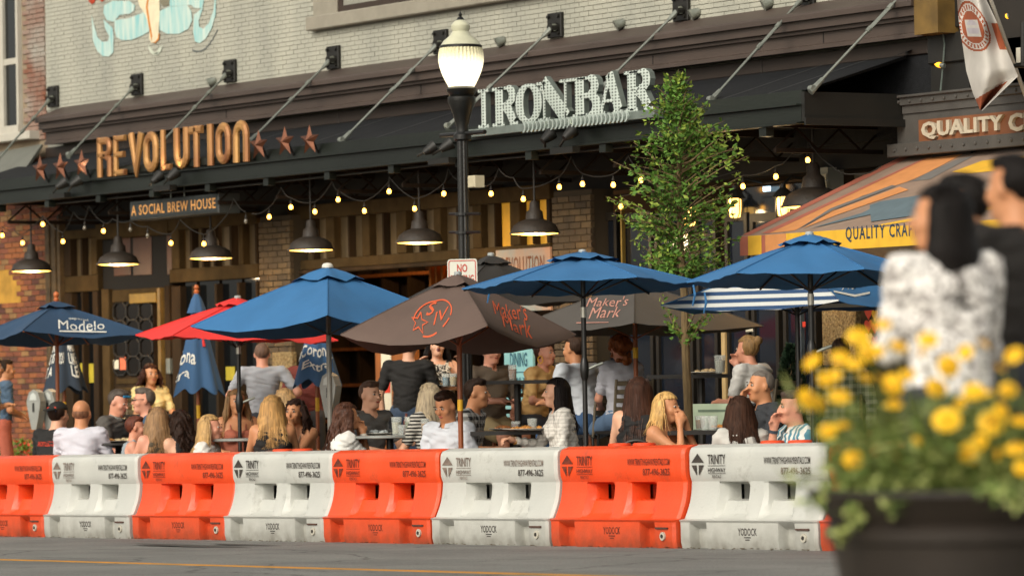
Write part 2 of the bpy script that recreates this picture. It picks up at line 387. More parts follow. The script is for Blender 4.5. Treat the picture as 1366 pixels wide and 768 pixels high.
paint('mural_ribbon', Z4([(1035,80),(1085,40),(1060,110),(1062,145),(1085,155),(1115,125),(1138,60),(1146,-10),(1152,0),(1150,80),(1130,150),(1100,205),(1065,232),(1040,222),(1030,170)]), m_ribb, P0)
paint('mural_figure', Z4([(735,-8),(780,-8),(850,-8),(852,80),(846,160),(850,205),(832,228),(806,228),(795,205),(798,160),(775,80),(742,30)]), m_cream, P0+.002)
paint('mural_line', Z4([(785,-8),(795,-8),(788,40),(800,120),(812,190),(808,225),(802,190),(790,120),(778,40)]), m_org, P0+.004)
paint('mural_line', Z4([(845,180),(852,180),(848,212),(830,232),(808,228),(828,224),(842,205)]), m_org, P0+.004)
for k in range(3):
    r0, r1 = 38-8*k, 34-8*k
    pts = [(828+r0*math.cos(t), 238+k*8+r0*1.5*math.sin(t)) for t in np.linspace(0.1, math.pi-.1, 14)]+[(828+r1*math.cos(t), 238+k*8+r1*1.4*math.sin(t)) for t in np.linspace(math.pi-.1, .1, 14)]
    paint('mural_line', Z4(pts), m_ribl, P0+.002)
paint('mural_accent', Z4([(470,-10),(510,-10),(505,15),(490,24),(475,12)]), m_redp, P0)
paint('mural_accent', Z4([(515,-10),(565,-10),(545,12)]), m_redp, P0)
paint('mural_shadow', Z4([(855,-10),(905,-10),(902,30),(870,36),(856,20)]), mat('mural_grey_paint', '#77725f', .85, .1, 9), P0)
# small signature
a0 = at(257, 68, DW-P0); a1 = at(290, 40, DW-P0)
obj('mural_signature', MB().tube([a0+(a1-a0)*u+Vector((0, 0, .012*math.sin(u*70)-.10*math.sin(u*3.1))) for u in np.linspace(0, 1, 60)], .004, 4), mat('mural_ink', '#3a4a55', .85, 0), main)

# ================================================================ left neighbour: white window and peeling brick above, red brick with arch below
nbx1 = Xl-.01; nbx0 = at(-60, 100, DW).x
nb = thing('brick_building', ((nbx0+nbx1)/2, DW, gz(nbx1, 25)), 'neighbouring red brick building with peeling white paint and an arched opening', 'building')
m_pw = mat('peeling_white_brick', '#9b958a', .9, 0, hex2='#7c4a34', scale=2.2, detail=9, bump=.35, bscale=60, pos=True)
m_rb = mat('red_brick', '#7a4630', .9, .25, 3, .3, 60, pos=True); m_rb2 = mat('orange_brick', '#8f5530', .9, .25, 3, .3, 60); m_rb3 = mat('dark_red_brick', '#5c372c', .9, .25, 3, .3, 60); m_rb4 = mat('tan_brick', '#87653f', .9, .25, 3, .3, 60)
zmid = at(30, 190, DW).z
obj('wall', MB().box(nbx0, nbx1, DW+.012, DW+.35, gz(nbx0, 25)-.4, ZT), mat('mortar_tan', '#8c7c66', .95, .15, 6), nb)
wl0, wl1 = at(9, 100, DW).x, at(26, 100, DW).x; wzb, wzt = at(20, 163, DW).z, ZT
brick_field(nb, m_pw, nbx0, nbx1, zmid, ZT, DW, .2, .062, .008, lambda x, z: not (x < wl1+.12 and z > wzb-.1), 300, seed=4)
aX, aZ = at(12, 420, DW).x, at(15, 405, DW).z
def keep_low(x, z):
    if x < aX-.62: return False
    if z < aZ: return True
    return math.hypot((x-(aX-.17))/.5, (z-aZ)/.42) > 1
brick_field(nb, m_rb, nbx0, at(84, 450, DW).x, gz(nbx1, 25)+.0, zmid-.0, DW, .215, .07, .011, lambda x, z: keep_low(x, z) and z < zmid-.25, 300, seed=5, mats=[m_rb, m_rb, m_rb2, m_rb3, m_rb2, m_rb4])
obj('arch_recess', MB().box(aX-.75, aX+.35, DW-.003, DW+.011, aZ, aZ+.45), mat('ochre_render', '#b08432', .9, .3, 5), nb)
wfm = mat('white_window_paint', '#b6b1a4', .6, .06, 6)
wn = obj('window', MB().box(nbx0, wl0, DW-.05, DW+.05, wzb-.05, ZT).box(wl1, wl1+.06, DW-.05, DW+.05, wzb-.05, ZT).box(wl0, wl1, DW-.04, DW+.05, at(20, 83, DW).z-.03, at(20, 78, DW).z).box(nbx0, wl1+.12, DW-.09, DW+.05, wzb-.22, wzb-.05), wfm, nb)
obj('pane', MB().box(wl0, wl1, DW-.01, DW, wzb-.05, ZT), m_gl, wn)
obj('ledge', MB().bbox(nbx0, at(44, 180, DW-.1).x, DW-.16, DW+.05, at(30, 187, DW-.1).z, at(30, 176, DW-.1).z, .01), wfm, nb)
# grey sheet-metal lean-to roof at far left
q = [at(-40, 262, DW-.8), at(24, 239, DW-.8), at(56, 192, DW-.1), at(-40, 210, DW-.1)]
mb = MB(); mb.add([tuple(p) for p in q]+[(p.x, p.y+.02, p.z-.03) for p in q], [(0,1,2,3),(7,6,5,4),(0,4,5,1),(1,5,6,2),(2,6,7,3),(3,7,4,0)])
obj('lean_to_roof', mb, mat('weathered_tin', '#77786f', .5, .15, 3, metal=.4), nb)

# ================================================================ canopy
Xe = at(1070, 140, DC).x; Xc0 = at(-60, 270, DC).x
cz = lambda y, Y=DC: at(440, y, Y).z
ZB0, ZB1, ZP1 = cz(229), cz(206.5), cz(190.5)
can = thing('entrance_canopy', ((Xc0+Xe)/2, DC+.6, gz((Xc0+Xe)/2, 25)), 'dark steel canopy hung over the pavement along the whole shopfront', 'canopy')
m_steel = mat('dark_green_steel', '#1f241f', .38, .3, 2.0, .1, 40, metal=.35, stretch=(.3, 1, 1))
m_blk = mat('black_steel', '#15140f', .55, .2, 4, .1, 40)
m_memb = mat('charcoal_membrane', '#1e1f21', .8, .2, 20, .3, 120, spec=.2)
obj('front_beam', MB().extrude_x([(DC-.07, ZB0), (DC-.07, ZB0+.012), (DC-.012, ZB0+.02), (DC-.012, ZB1-.02), (DC-.07, ZB1-.012), (DC-.07, ZB1), (DC+.05, ZB1), (DC+.05, ZB0)][::-1], Xc0, Xe), m_steel, can)
obj('upper_plate', MB().box(Xc0, Xe, DC+.0, DC+.05, ZB1+.003, ZP1), m_steel, can)
zr1 = cz(166, DW-.1)
m2 = MB().extrude_x([(DC+.052, ZP1-.02), (DC+.052, ZP1-.003), (DW-.1, zr1), (DW-.1, zr1-.03)], Xc0, Xe-.05)
obj('roof_membrane', m2, m_memb, can)
for px in (180, 300, 425, 525, 990, 1050):
    X = at(px, 180, DC+.3).x
    obj('membrane_seam', MB().add([(X, DC+.06, ZP1+.003), (X+.03, DC+.06, ZP1+.003), (X+.03, DW-.1, zr1+.006), (X, DW-.1, zr1+.006)], [(0,1,2,3)]), mat('seam_grey', '#3f4040', .7, .1), can)
# side return at the right end
obj('side_fascia', MB().box(Xe+.003, Xe+.05, DC-.01, DW-.02, at(1072, 162, DC).z, at(1072, 122.5, DC).z).box(Xe+.052, Xe+.08, DC-.02, DW-.02, at(1072, 165, DC).z-.015, at(1072, 157, DC).z), m_blk, can)
obj('side_roof_flashing', MB().add([(Xe-.05, DC+.06, at(1072, 122.5, DC).z+.01), (Xe+.05, DC+.0, at(1072, 122.5, DC).z+.01), (Xe+.05, DW-.1, zr1+.05), (Xe-.05, DW-.1, zr1+.04)], [(0,1,2,3)]), m_memb, can)
obj('membrane_upstand', MB().box(at(980, 150, DW).x, Xr+.6, DW-.07, DW+.01, ZB0-.1, zc(167, DW-.08)), m_memb, can)
# joists, ceiling and truss bars beneath
zj = ZB0+.02
obj('ceiling', MB().box(Xc0, Xe, DC+.05, DW, ZB1-.05, ZB1-.02), mat('ceiling_black', '#0b0a08', .95, .2, spec=.05), can)
x = Xe-.6; k = 0
m_rust = mat('brown_truss_steel', '#20170f', .7, .3, 6, spec=.15)
while x > Xc0:
    obj('joist', MB().box(x, x+.06, DC+.05, DW, zj-.02, zj+.05), m_rust, can)
    obj('beam_bracket', MB().box(x-.02, x+.09, DC-.04, DC+.05, ZB0-.085, ZB0-.004), m_steel, can)
    t = MB(); n = 5
    for i in range(n):
        ya_, yb_ = DC+.1+i*.25, DC+.1+(i+1)*.25
        t.tube([(x+.03, ya_, zj-.02 if i % 2 else zj-.22), (x+.03, yb_, zj-.22 if i % 2 else zj-.02)], .012, 5)
    t.box(x+.01, x+.05, DC+.1, DW, zj-.25, zj-.21)
    obj('truss_web', t, m_rust, can); x -= 1.32; k += 1
# conduit under the beam
obj('conduit', MB().tube([at(70, 272, DC+.06), at(300, 250, DC+.06), at(600, 218, DC+.06), at(880, 192, DC+.06)], .012, 6), m_blk, can)

# ---------------------------------------------------------------- tie rods
m_galv = mat('galvanised_steel', '#8d9188', .4, .15, 12, metal=.55)
m_plate = mat('black_iron_plate', '#16140f', .55, .2, 10, .2, 60)
rods = [((67, 132), (-12, 222)), ((179, 116), (92, 206)), ((303, 98), (212, 192)), ((441, 80), (330, 190)), ((584, 59), (455, 187)), ((737, 37), (597, 168)), ((905, 14), (765, 152)), ((1072, -4), (948, 133)), ((1228, -34), (1083, 119))]
for i, (u, l) in enumerate(rods):
    T = at(u[0], u[1], DW-.10); B = at(l[0], l[1]+2, DC+.05)
    nth = ['leftmost', 'second', 'third', 'fourth', 'fifth', 'sixth', 'seventh', 'eighth', 'ninth'][i]
    t = thing('tie_rod', B, f'galvanised tie rod holding up the canopy, {nth} from the left', 'tie rod', 'tie rods between wall and canopy')
    d = (T-B).normalized()
    obj('rod', MB().tube([B+d*.15, T-d*.12], .013, 8), m_galv, t, True)
    mid = B+(T-B)*(.62 if i not in (5, 6) else .30)
    tb = MB(); s_ = d.cross(Vector((0, 1, 0))).normalized()
    for q in (-1, 1): tb.tube([mid-d*.14+s_*.02*q, mid+d*.14+s_*.02*q], .009, 6)
    tb.tube([mid-d*.19, mid-d*.13], .024, 8).tube([mid+d*.13, mid+d*.19], .024, 8)
    obj('turnbuckle', tb, m_galv, t)
    obj('clevis', MB().tube([B-d*.02, B+d*.16], [.034, .022], 8).tube([B+Vector((-.03, 0, .02)), B+Vector((.03, 0, .02))], .03, 8), m_galv, t)
    obj('upper_eye', MB().tube([T-d*.15, T], [.02, .035], 8).tube([T+Vector((-.04, 0, 0)), T+Vector((.04, 0, 0))], .04, 10), m_galv, t)
    W = at(u[0]+5, u[1]-3, DW-.02)
    obj('wall_plate', MB().bbox(W.x-.13, W.x+.13, DW-.05, DW-.012, W.z-.13, W.z+.13, .006), m_plate, t)
    obj('lug', MB().tube([(T.x, DW-.05, T.z), (T.x, DW-.14, T.z-.01)], .05, 10), m_plate, t)
    for bx in (-.09, .09):
        for bz in (-.09, .09): obj('bolt', MB().tube([(W.x+bx, DW-.05, W.z+bz), (W.x+bx, DW-.075, W.z+bz)], .02, 6), m_plate, t)
# small round floods on the cornice top
for i, (px, py) in enumerate(((281, 110), (666, 56), (825, 33), (925, 19), (1022, 6))):
    c = at(px, py, DW-.06); nm = ['left of the window sill', 'right of the street lamp globe', 'above the letter A of the sign', 'beside the seventh wall plate', 'near the top right of the brick wall'][i]
    t = thing('wall_floodlight', c, f'small round grey floodlight on the cornice {nm}', 'floodlight', 'floodlights on the cornice')
    obj('housing', MB().lathe([(.0, -.07), (.035, -.07), (.05, -.02), (.062, .03), (.066, .035), (.05, .03), (0, .028)], 14, M=Matrix.Translation(c) @ Matrix.Rotation(R_(120), 4, 'X') @ Matrix.Rotation(R_(-25), 4, 'Y')), m_galv, t, True)
    obj('bracket', MB().box(c.x-.01, c.x+.01, c.y, DW-.01, c.z-.10, c.z-.02), m_plate, t)

# ================================================================ REVOLUTION sign
def arc(cx, cz_, rx, rz, a0, a1, n=8): return [(cx+rx*math.cos(R_(a0+(a1-a0)*i/n)), cz_+rz*math.sin(R_(a0+(a1-a0)*i/n))) for i in range(n+1)]
def letter(ch, w, h, t):
    """single-line letter skeletons inside w x h for stroke width t -> [(path, closed)]"""
    a, b, r = t/2, w-t/2, (w-t)/2; H = h-t/2
    rr = min(r, h*.2)
    if ch == 'I': return [([(w/2, 0), (w/2, h)], 0)]
    if ch == 'E': return [([(a, 0), (a, h)], 0), ([(a, H), (w, H)], 0), ([(a, h*.52), (w*.9, h*.52)], 0), ([(a, a), (w, a)], 0)]
    if ch == 'L': return [([(a, 0), (a, h)], 0), ([(a, a), (w, a)], 0)]
    if ch == 'T': return [([(w/2, 0), (w/2, h)], 0), ([(0, H), (w, H)], 0)]
    if ch == 'V': return [([(a, h), (w/2, a), (b, h)], 0)]
    if ch == 'O': return [(arc(w/2, H-r, r, r, 0, 180)+arc(w/2, a+r, r, r, 180, 360), 1)]
    if ch == 'U': return [([(a, h)]+arc(w/2, a+r, r, r, 180, 360)+[(b, h)], 0)]
    if ch == 'n': return [([(a, 0)]+arc(w/2, H-r, r, r, 180, 0)+[(b, 0)], 0)]
    if ch == 'R':
        zz = h*.55
        return [([(a, 0), (a, h)], 0), ([(a, H)]+arc(b-rr, H-rr*.9, rr, rr*.9, 90, 0, 5)+arc(b-rr, zz+rr*.9, rr, rr*.9, 0, -90, 5)+[(a, zz)], 0), ([(w*.5, zz), (b, zz-h*.12), (b, 0)], 0)]
    return []
m_gold = mat('brushed_copper_gold', '#bf9154', .45, .0, hex2='#855031', scale=1.6, detail=8, stretch=(3, 1, .7), metal=.35, bump=.1)
m_copp = mat('weathered_copper', '#543120', .5, .0, hex2='#70442e', scale=8, metal=.6, bump=.15)
YR = DC-.13
lets = [('R',126,146),('E',148,165),('V',167,189),('O',187.5,208),('L',211,226),('U',228,249),('T',249,268),('I',271,283),('O',284,305),('n',307,329)]
a = at(126, 235, YR); b = at(329, 217.5, YR); zb = (a.z+b.z)/2; ht = ((at(126, 183, YR).z-a.z)+(at(329, 160, YR).z-b.z))/2
sg = thing('letter_sign', (a.x, YR, ZB1), 'large copper gold letters reading REVOLUTION standing on the canopy beam', 'sign')
for ch, p0, p1 in lets:
    X0, X1 = at(p0, 210, YR).x, at(p1, 210, YR).x-.04; w = X1-X0; mb = MB()
    sw = (min(.13, w*.31) if ch not in 'RE' else w*.25) if ch != 'I' else w*.62
    for path, cl in letter(ch, w, ht, sw): mb.stroke([(X0+x, zb+z) for x, z in path], sw, YR+.02, YR+.065, bool(cl), .45)
    lo = obj('letter', mb, m_gold, sg)
obj('rail', MB().box(a.x, b.x, YR+.08, YR+.10, zb+.02, zb+.09), m_steel, sg)
for i, (px, py) in enumerate(((53.5, 226), (80.5, 223), (109, 219), (345, 194), (380, 189.5), (413, 187.5))):
    c = at(px, py, YR+.02); mb = MB(); Ro = .165*1.05; ri = Ro*.42; n = 10
    ring = [(c.x+1.22*(Ro if k % 2 == 0 else ri)*math.sin(k*math.pi/5), c.y, c.z+(Ro if k % 2 == 0 else ri)*math.cos(k*math.pi/5)) for k in range(n)]
    mb.add(ring+[(c.x, c.y-.05, c.z), (c.x, c.y+.03, c.z)], [(k, (k+1) % n, n) for k in range(n)]+[((k+1) % n, k, n+1) for k in range(n)])
    t = thing('barn_star', (c.x, c.y, ZB1), 'copper five pointed star, ' + ['leftmost before the word REVOLUTION', 'middle one before the word REVOLUTION', 'last one before the word REVOLUTION', 'first after the word REVOLUTION', 'middle one after the word REVOLUTION', 'rightmost after the word REVOLUTION'][i], 'star', 'copper stars on the canopy')
    obj('star_body', mb, m_copp, t)
    obj('mounting_stem', MB().tube([(c.x, c.y+.04, c.z), (c.x, DC, ZB1+.03)], .012, 6), m_blk, t)
# ================================================================ IRON BAR sign
YI = DC-.12
m_perf = pattern_mat('perforated_tin', 'dots', '#bcc6be', '#58605b', .030, .4)
m_zinc = mat('zinc_side', '#737c76', .45, .2, 6, metal=.35, bump=.1)
ib = thing('letter_sign', (at(755, 160, YI).x, YI, ZB1), 'silver perforated metal serif letters reading IRON BAR on a riveted base', 'sign')
def serif(ch, X0, X1, z0, h):
    w = X1-X0; T, th, sf = w*.32, h*.085, h*.085; mb = MB()
    def st(path, w_, closed=False, ws=None): mb.stroke([(X0+x, z0+z) for x, z in path], w_, YI-.03, YI+.035, closed, .06, ws)
    def bar(x0, x1, zz): st([(x0, zz), (x1, zz)], sf)
    B, Tt = sf/2, h-sf/2
    if ch == 'I': st([(w/2, 0), (w/2, h)], w*.42); bar(0, w, B); bar(0, w, Tt)
    if ch in 'RB':
        st([(w*.27, 0), (w*.27, h)], T); bar(0, w*.5, B); bar(0, w*.5, Tt)
        pr = [(w*.3, h-th/2)]+arc(w*.58, h*.76, w*.24, h*.24-th/2, 90, -90, 8)+[(w*.3, h*.52)]
        ws = [th]*2+[th+(T*.9-th)*math.sin(math.pi*i/8) for i in range(1, 8)]+[th]*2
        st(pr, 0, False, ws)
        if ch == 'R': st([(w*.5, h*.52), (w*.66, h*.4), (w*.86, sf)], T*.85); bar(w*.72, w*1.06, B)
        else:
            pr = [(w*.3, h*.5)]+arc(w*.6, h*.27, w*.28, h*.27-th/2, 90, -90, 8)+[(w*.3, th/2)]
            st(pr, 0, False, [th]*2+[th+(T*.95-th)*math.sin(math.pi*i/8) for i in range(1, 8)]+[th]*2)
    if ch == 'O':
        n = 28; pa = [(w/2+(w/2-T*.42)*math.cos(2*math.pi*i/n), h/2+(h/2-th*.6)*math.sin(2*math.pi*i/n)) for i in range(n)]
        st(pa, 0, True, [th*1.1+(T*.95-th)*abs(math.cos(2*math.pi*i/n))**1.5 for i in range(n)])
    if ch == 'N':
        st([(w*.16, 0), (w*.16, h)], th*1.3); st([(w*.84, 0), (w*.84, h)], th*1.3); st([(w*.12, h-.01), (w*.86, .01)], T*.95)
        bar(-w*.04, w*.34, B); bar(-w*.06, w*.25, Tt); bar(w*.66, w*1.04, Tt)
    if ch == 'A':
        st([(w*.5, h), (w*.14, sf)], th*1.5); st([(w*.48, h), (w*.84, sf)], T); st([(w*.28, h*.33), (w*.7, h*.33)], th)
        bar(-w*.02, w*.3, B); bar(w*.62, w*1.04, B)
    return mb
il = [('I', 641, 655, 170, 119), ('R', 660, 692, 167, 115), ('O', 691, 725, 164, 112), ('N', 722, 764, 162, 108), ('B', 766, 803, 156, 103), ('A', 800, 833, 153, 98), ('R', 836, 872, 149, 94)]
z0s = [at((p0+p1)/2, yb, YI).z for _, p0, p1, yb, yt in il]; hts = [at((p0+p1)/2, yt, YI).z-at((p0+p1)/2, yb, YI).z for _, p0, p1, yb, yt in il]
zI = sum(z0s)/7; hI = sum(hts)/7
for ch, p0, p1, yb, yt in il:
    mb = serif(ch, at(p0, (yb+yt)/2, YI).x, at(p1, (yb+yt)/2, YI).x, zI, hI)
    me = mb.mesh('letter', m_perf); me.materials.append(m_zinc)
    for p in me.polygons:
        if p.normal.y > -.9: p.material_index = 1
    o = bpy.data.objects.new('letter', me); link(o, ib)
bx0, bx1 = at(628, 176, YI).x, at(878, 150, YI).x
obj('base_bar', MB().bbox(bx0, bx1, YI-.05, YI+.08, ZB1+.004, zI-.002, .005), m_zinc, ib)
nt_ = 26
for k in range(nt_):
    X = at(706, 165, YI).x+(at(842, 150, YI).x-at(706, 165, YI).x)*k/(nt_-1)
    obj('tooth', MB().prism([(X+.045*math.cos(t)-.0, (ZB1+zI)/2+.055*math.sin(t)) for t in np.linspace(-1.9, 1.9, 7)]+[(X+.02*math.cos(t), (ZB1+zI)/2+.035*math.sin(t)) for t in np.linspace(1.6, -1.6, 5)], YI-.075, YI-.051), mat('bright_tin', '#b9c4bd', .35, .1, 20, metal=.4), ib)
# ================================================================ A SOCIAL BREW HOUSE hanging sign
YS = DC+.10
X0, X1 = at(173, 280, YS).x, at(291, 272, YS).x; zt, zb = at(173, 269, YS).z, at(173, 294.5, YS).z
hs_ = thing('hanging_sign', (X0, YS, zb), 'dark hanging box sign with copper lettering A SOCIAL BREW HOUSE', 'sign')
obj('sign_box', MB().bbox(X0, X1, YS, YS+.28, zb, zt, .012), mat('slate_sign', '#2e3231', .55, .15, 6), hs_)
obj('frame', MB().box(X0+.03, X1-.03, YS-.006, YS-.002, zb+.025, zb+.035).box(X0+.03, X1-.03, YS-.006, YS-.002, zt-.035, zt-.025), mat('sign_edge', '#1f2322', .5), hs_)
flat_text('lettering', 'A SOCIAL BREW HOUSE', X0+.05, X1-.05, zb+.055, zt-.05, YS-.006, mat('copper_letter_paint', '#d79a55', .5, .1, 10), hs_, bold=.012, spacing=1.1)
for px in (226, 244):
    X = at(px, 262, YS+.1).x; obj('hanger', MB().tube([(X, YS+.12, zt-.01), (X, YS+.12, ZB0+.05)], .01, 6), m_galv, hs_)
# ================================================================ spot heads on the canopy beam
spots = [((71, 257), (81, 247), (91, 255), (100, 244), (66, 262), 'below the stars left of REVOLUTION', 1), ((199, 247), (208, 239), (219, 245), (229, 235), (205, 252), 'below the letters of REVOLUTION', 0),
         ((557, 208), (572, 200), (577, 206), (594, 196), (572, 216), 'just left of the lamp post', 1), ((727, 196), (729, 184), (747, 195), (758, 180), (735, 202), 'below the letters IRON BAR', 0)]
for (a1_, h1, a2_, h2, bs, lab, lit) in spots:
    YY = DC-.16; t = thing('spot_lamp_pair', at(bs[0], bs[1], YY), f'pair of dark spot lamps on a bracket {lab}', 'spot lamps', 'spot lamps on the canopy beam')
    bb = at(bs[0], bs[1], YY); obj('mount_bar', MB().box(bb.x-.02, bb.x+.38, YY, DC-.07, bb.z-.03, bb.z+.03), m_blk, t)
    for A_, H_ in ((a1_, h1), (a2_, h2)):
        A3 = at(A_[0], A_[1], YY); H3 = at(H_[0], H_[1], YY-.05); d = (H3-A3).normalized() if lit else (Vector((0, .75, .55)).normalized())
        if lit: d = (Vector((CR.x*.75, CR.y*.75, .55))+Vector((0, .15, 0))).normalized()
        obj('arm', MB().tube([A3, H3-d*.03], .014, 6), m_blk, t)
        q = d.to_track_quat('Z', 'Y').to_matrix().to_4x4()
        hd = obj('lamp_head', MB().lathe([(.0, -.06), (.03, -.06), (.045, -.02), (.065, .06), (.068, .08), (.06, .075)], 14, M=Matrix.Translation(H3) @ q), m_blk, t, True)
        ld = bpy.data.lights.new('spot_beam', 'SPOT'); ld.energy = 7; ld.color = (1, .86, .6); ld.spot_size = R_(75); ld.spot_blend = .8; ld.shadow_soft_size = .05
        lo = bpy.data.objects.new('spot_beam', ld); link(lo, t); aim = Vector((.12 if lit else .0, .35, .75)).normalized(); lo.location = H3+aim*.1; lo.rotation_euler = (-aim).to_track_quat('Z', 'Y').to_euler()
        obj('lens', MB().lathe([(.058, .07), (.0, .072)], 14, M=Matrix.Translation(H3) @ q), mat('spot_lens', '#d5d3ba', .2, 0, emit=.5 if lit else 0), hd)
# ================================================================ timber shopfront
m_tim = mat('brown_timber', '#33271a', .8, .3, 5, .25, 30, stretch=(1, 1, .4), spec=.12)
m_timl = mat('olive_timber', '#453722', .85, .25, 5, .2, 30, spec=.08)
m_pane = mat('frosted_transom', '#55472f', .55, .12, 9)
m_panel = mat('lit_transom', '#c7922c', .6, .2, 4, emit=.22)
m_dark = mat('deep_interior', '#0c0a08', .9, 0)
def fr(name, tl, br, m, dy=0., th=.06, parent=main, b=.006):
    X0, X1, Zb, Zt = R4(*tl, *br, DW+dy); return obj(name, MB().bbox(X0, X1, DW+dy, DW+dy+th, Zb, Zt, b), m, parent)
# room behind (floor, back wall) so that openings have depth
rx0, rx1 = at(90, 400, DW).x, at(1150, 400, DW).x
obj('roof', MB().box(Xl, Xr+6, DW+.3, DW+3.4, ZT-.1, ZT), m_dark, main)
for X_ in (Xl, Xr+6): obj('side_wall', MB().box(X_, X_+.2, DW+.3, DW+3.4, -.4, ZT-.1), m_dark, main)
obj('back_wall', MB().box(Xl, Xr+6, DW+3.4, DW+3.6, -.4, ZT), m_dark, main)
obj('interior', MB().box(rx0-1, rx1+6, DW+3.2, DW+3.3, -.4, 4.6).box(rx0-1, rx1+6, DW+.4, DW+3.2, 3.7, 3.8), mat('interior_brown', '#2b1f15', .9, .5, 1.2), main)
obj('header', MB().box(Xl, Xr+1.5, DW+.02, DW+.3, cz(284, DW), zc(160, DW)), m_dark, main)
# header beam over transoms
zh1 = at(440, 283, DW).z; zh0 = at(440, 290, DW).z; zr_t = at(440, 345, DW).z; zr_b = at(440, 358, DW).z
def band(px0, px1, zb_, zt_, m, dy, name='rail', th=.1): return obj(name, MB().bbox(at(px0, 320, DW).x, at(px1, 320, DW).x, DW+dy, DW+dy+th, zb_, zt_, .008), m, main)
band(88, 132, zh0, zh1+.05, m_timl, -.04, 'header_beam'); band(132, 228, at(180, 316, DW).z, at(180, 306, DW).z+.1, m_timl, -.05, 'header_beam'); band(228, 346, zh0, zh1+.08, m_timl, -.04, 'header_beam'); band(388, 738, zh0, zh1+.1, m_timl, -.04, 'header_beam')
band(88, 132, zr_b-.09, zr_t, m_timl, -.03); band(228, 346, zr_b-.05, zr_t, m_timl, -.03); band(388, 738, zr_b, zr_t, m_timl, -.05)
band(388, 738, zr_b-.05, zr_b-.003, m_tim, -.08)
def transom(px0, px1, m=m_pane):
    X0, X1 = at(px0, 320, DW).x, at(px1, 320, DW).x
    obj('transom_pane', MB().box(X0, X1, DW+.05, DW+.06, zr_t, zh0), m, main)
def post(px0, px1, m=m_tim, z0=None, z1=None, dy=-.04, name='mullion'):
    X0, X1 = at(px0, 320, DW).x, at(px1, 320, DW).x
    obj(name, MB().bbox(X0, X1, DW+dy, DW+dy+.1, zr_t+.003 if z0 is None else z0, zh0-.003 if z1 is None else z1, .008), m, main)
for p0, p1 in ((98, 110), (113, 124), (243, 256), (260, 272), (275, 287), (291, 309), (313, 322), (328, 343), (402, 419), (422, 438), (450, 467), (470, 486), (497, 513), (516, 532), (546, 562), (565, 582), (592, 612), (616, 634), (646, 663)): transom(p0, p1)
for p0, p1 in ((665, 684), (698, 714), (716, 733)): transom(p0, p1, m_panel)
zgb = gz(at(200, 500, DW).x, 25)
for p0, p1, m in ((88, 97, m_tim), (110.5, 112.5, m_tim), (124.5, 132, m_timl), (232, 242, m_timl), (256.5, 259.5, m_tim), (272, 274.5, m_tim), (287.5, 290, m_tim), (309.5, 312.5, m_tim), (322.5, 327.5, m_timl), (343.5, 346, m_tim),
                (390, 401, m_tim), (419.5, 421.5, m_tim), (438.5, 449.5, m_timl), (467.5, 469.5, m_tim), (486.5, 496.5, m_timl), (513.5, 515.5, m_tim), (532.5, 545.5, m_timl), (562.5, 564.5, m_tim), (582.5, 591.5, m_timl), (612.5, 615.5, m_tim), (634.5, 645.5, m_timl), (663.3, 664.7, m_tim), (684.5, 697.5, m_timl), (714.2, 715.8, m_tim), (733.3, 738, m_tim)):
    post(p0, p1, m)
# lower windows of bays A and B
def lowwin(p0, p1, ytop=375):
    zt_ = at(p0, ytop, DW).z
    obj('window_pane', MB().box(at(p0, 400, DW).x, at(p1, 400, DW).x, DW+.05, DW+.06, zgb+.5, zr_b), m_gl, main)
for p0, p1 in ((98, 110), (113, 125), (243, 258), (262, 288), (292, 318), (322, 343)): lowwin(p0, p1)
for p0, p1 in ((88, 97.5), (110.5, 112.5), (125.5, 132), (231, 242.5), (258.5, 261.5), (288.5, 291.5), (318.5, 321.5), (343.5, 346)): post(p0, p1, m_tim, zgb, zr_b-.095)
for p0, p1 in ((88, 132), (231, 346)): obj('stall_riser', MB().bbox(at(p0, 400, DW).x, at(p1, 400, DW).x, DW-.05, DW+.08, zgb, zgb+.5, .01), m_tim, main)
# yellow posters seen in the lower panes
for tl, br in (((107, 484), (111, 508)), ((116, 485), (125, 510)), ((301, 489), (313, 507))):
    fr('window_poster', tl, br, mat('yellow_poster', '#a99a2c', .7, .2, 8), .036, .01, main, .001)
# carved corner post
for k, px in enumerate((64, 68, 72, 76, 80)):
    X = at(px, 330, DW-.05).x
    obj('corner_post', MB().bbox(X, X+.062, DW-.10-.02*(k % 2), DW, zgb, at(70, 300, DW).z+.05, .012), mat('old_oak', '#4a3a22', .7, .4, 9, .4, 30), main)
# door recess
dz0 = zgb
dr = thing('entrance_door', (at(180, 470, DW+.02).x, DW+.02, dz0), 'old brown timber door with an octagon lattice pane under a dark transom', 'door')
def dfr(name, tl, br, m, dy=.02, th=.06, parent=dr): return fr(name, tl, br, m, dy, th, parent)
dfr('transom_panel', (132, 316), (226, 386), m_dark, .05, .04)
for tl, br in (((151, 318), (174, 367)), ((177, 317), (202, 366)), ((222, 314), (229, 366))): dfr('transom_pane', tl, br, mat('brown_leather_pane', '#4a2a1a', .5, .3, 4), .036, .01)
dfr('frame_post', (135, 386), (149, 668), m_timl, -.02, .09); dfr('frame_post', (209, 384), (217, 668), mat('golden_oak', '#7a6031', .5, .3, 6, .2), -.03, .1); dfr('frame_post', (218.5, 381), (230, 668), m_tim, .0, .08)
dfr('frame_head', (149.5, 387), (208.5, 400), m_timl, .0, .07)
dfr('light_box', (172, 392), (207, 403), mat('brass_panel', '#8a6a1f', .5, .3, 6), -.02, .03)
leaf = dfr('door_leaf', (150, 401), (208.5, 667), m_tim, .04, .05)
X0, X1, Zb, Zt = R4(152, 404, 205, 499, DW+.034)
pn = obj('glass', MB().box(X0, X1, DW+.034, DW+.038, Zb, Zt), mat('door_glass', '#120c07', .12, .4, 3, spec=.5), leaf)
lat = MB(); n_c, n_r = 3, 4; cw, chh = (X1-X0)/n_c, (Zt-Zb)/n_r
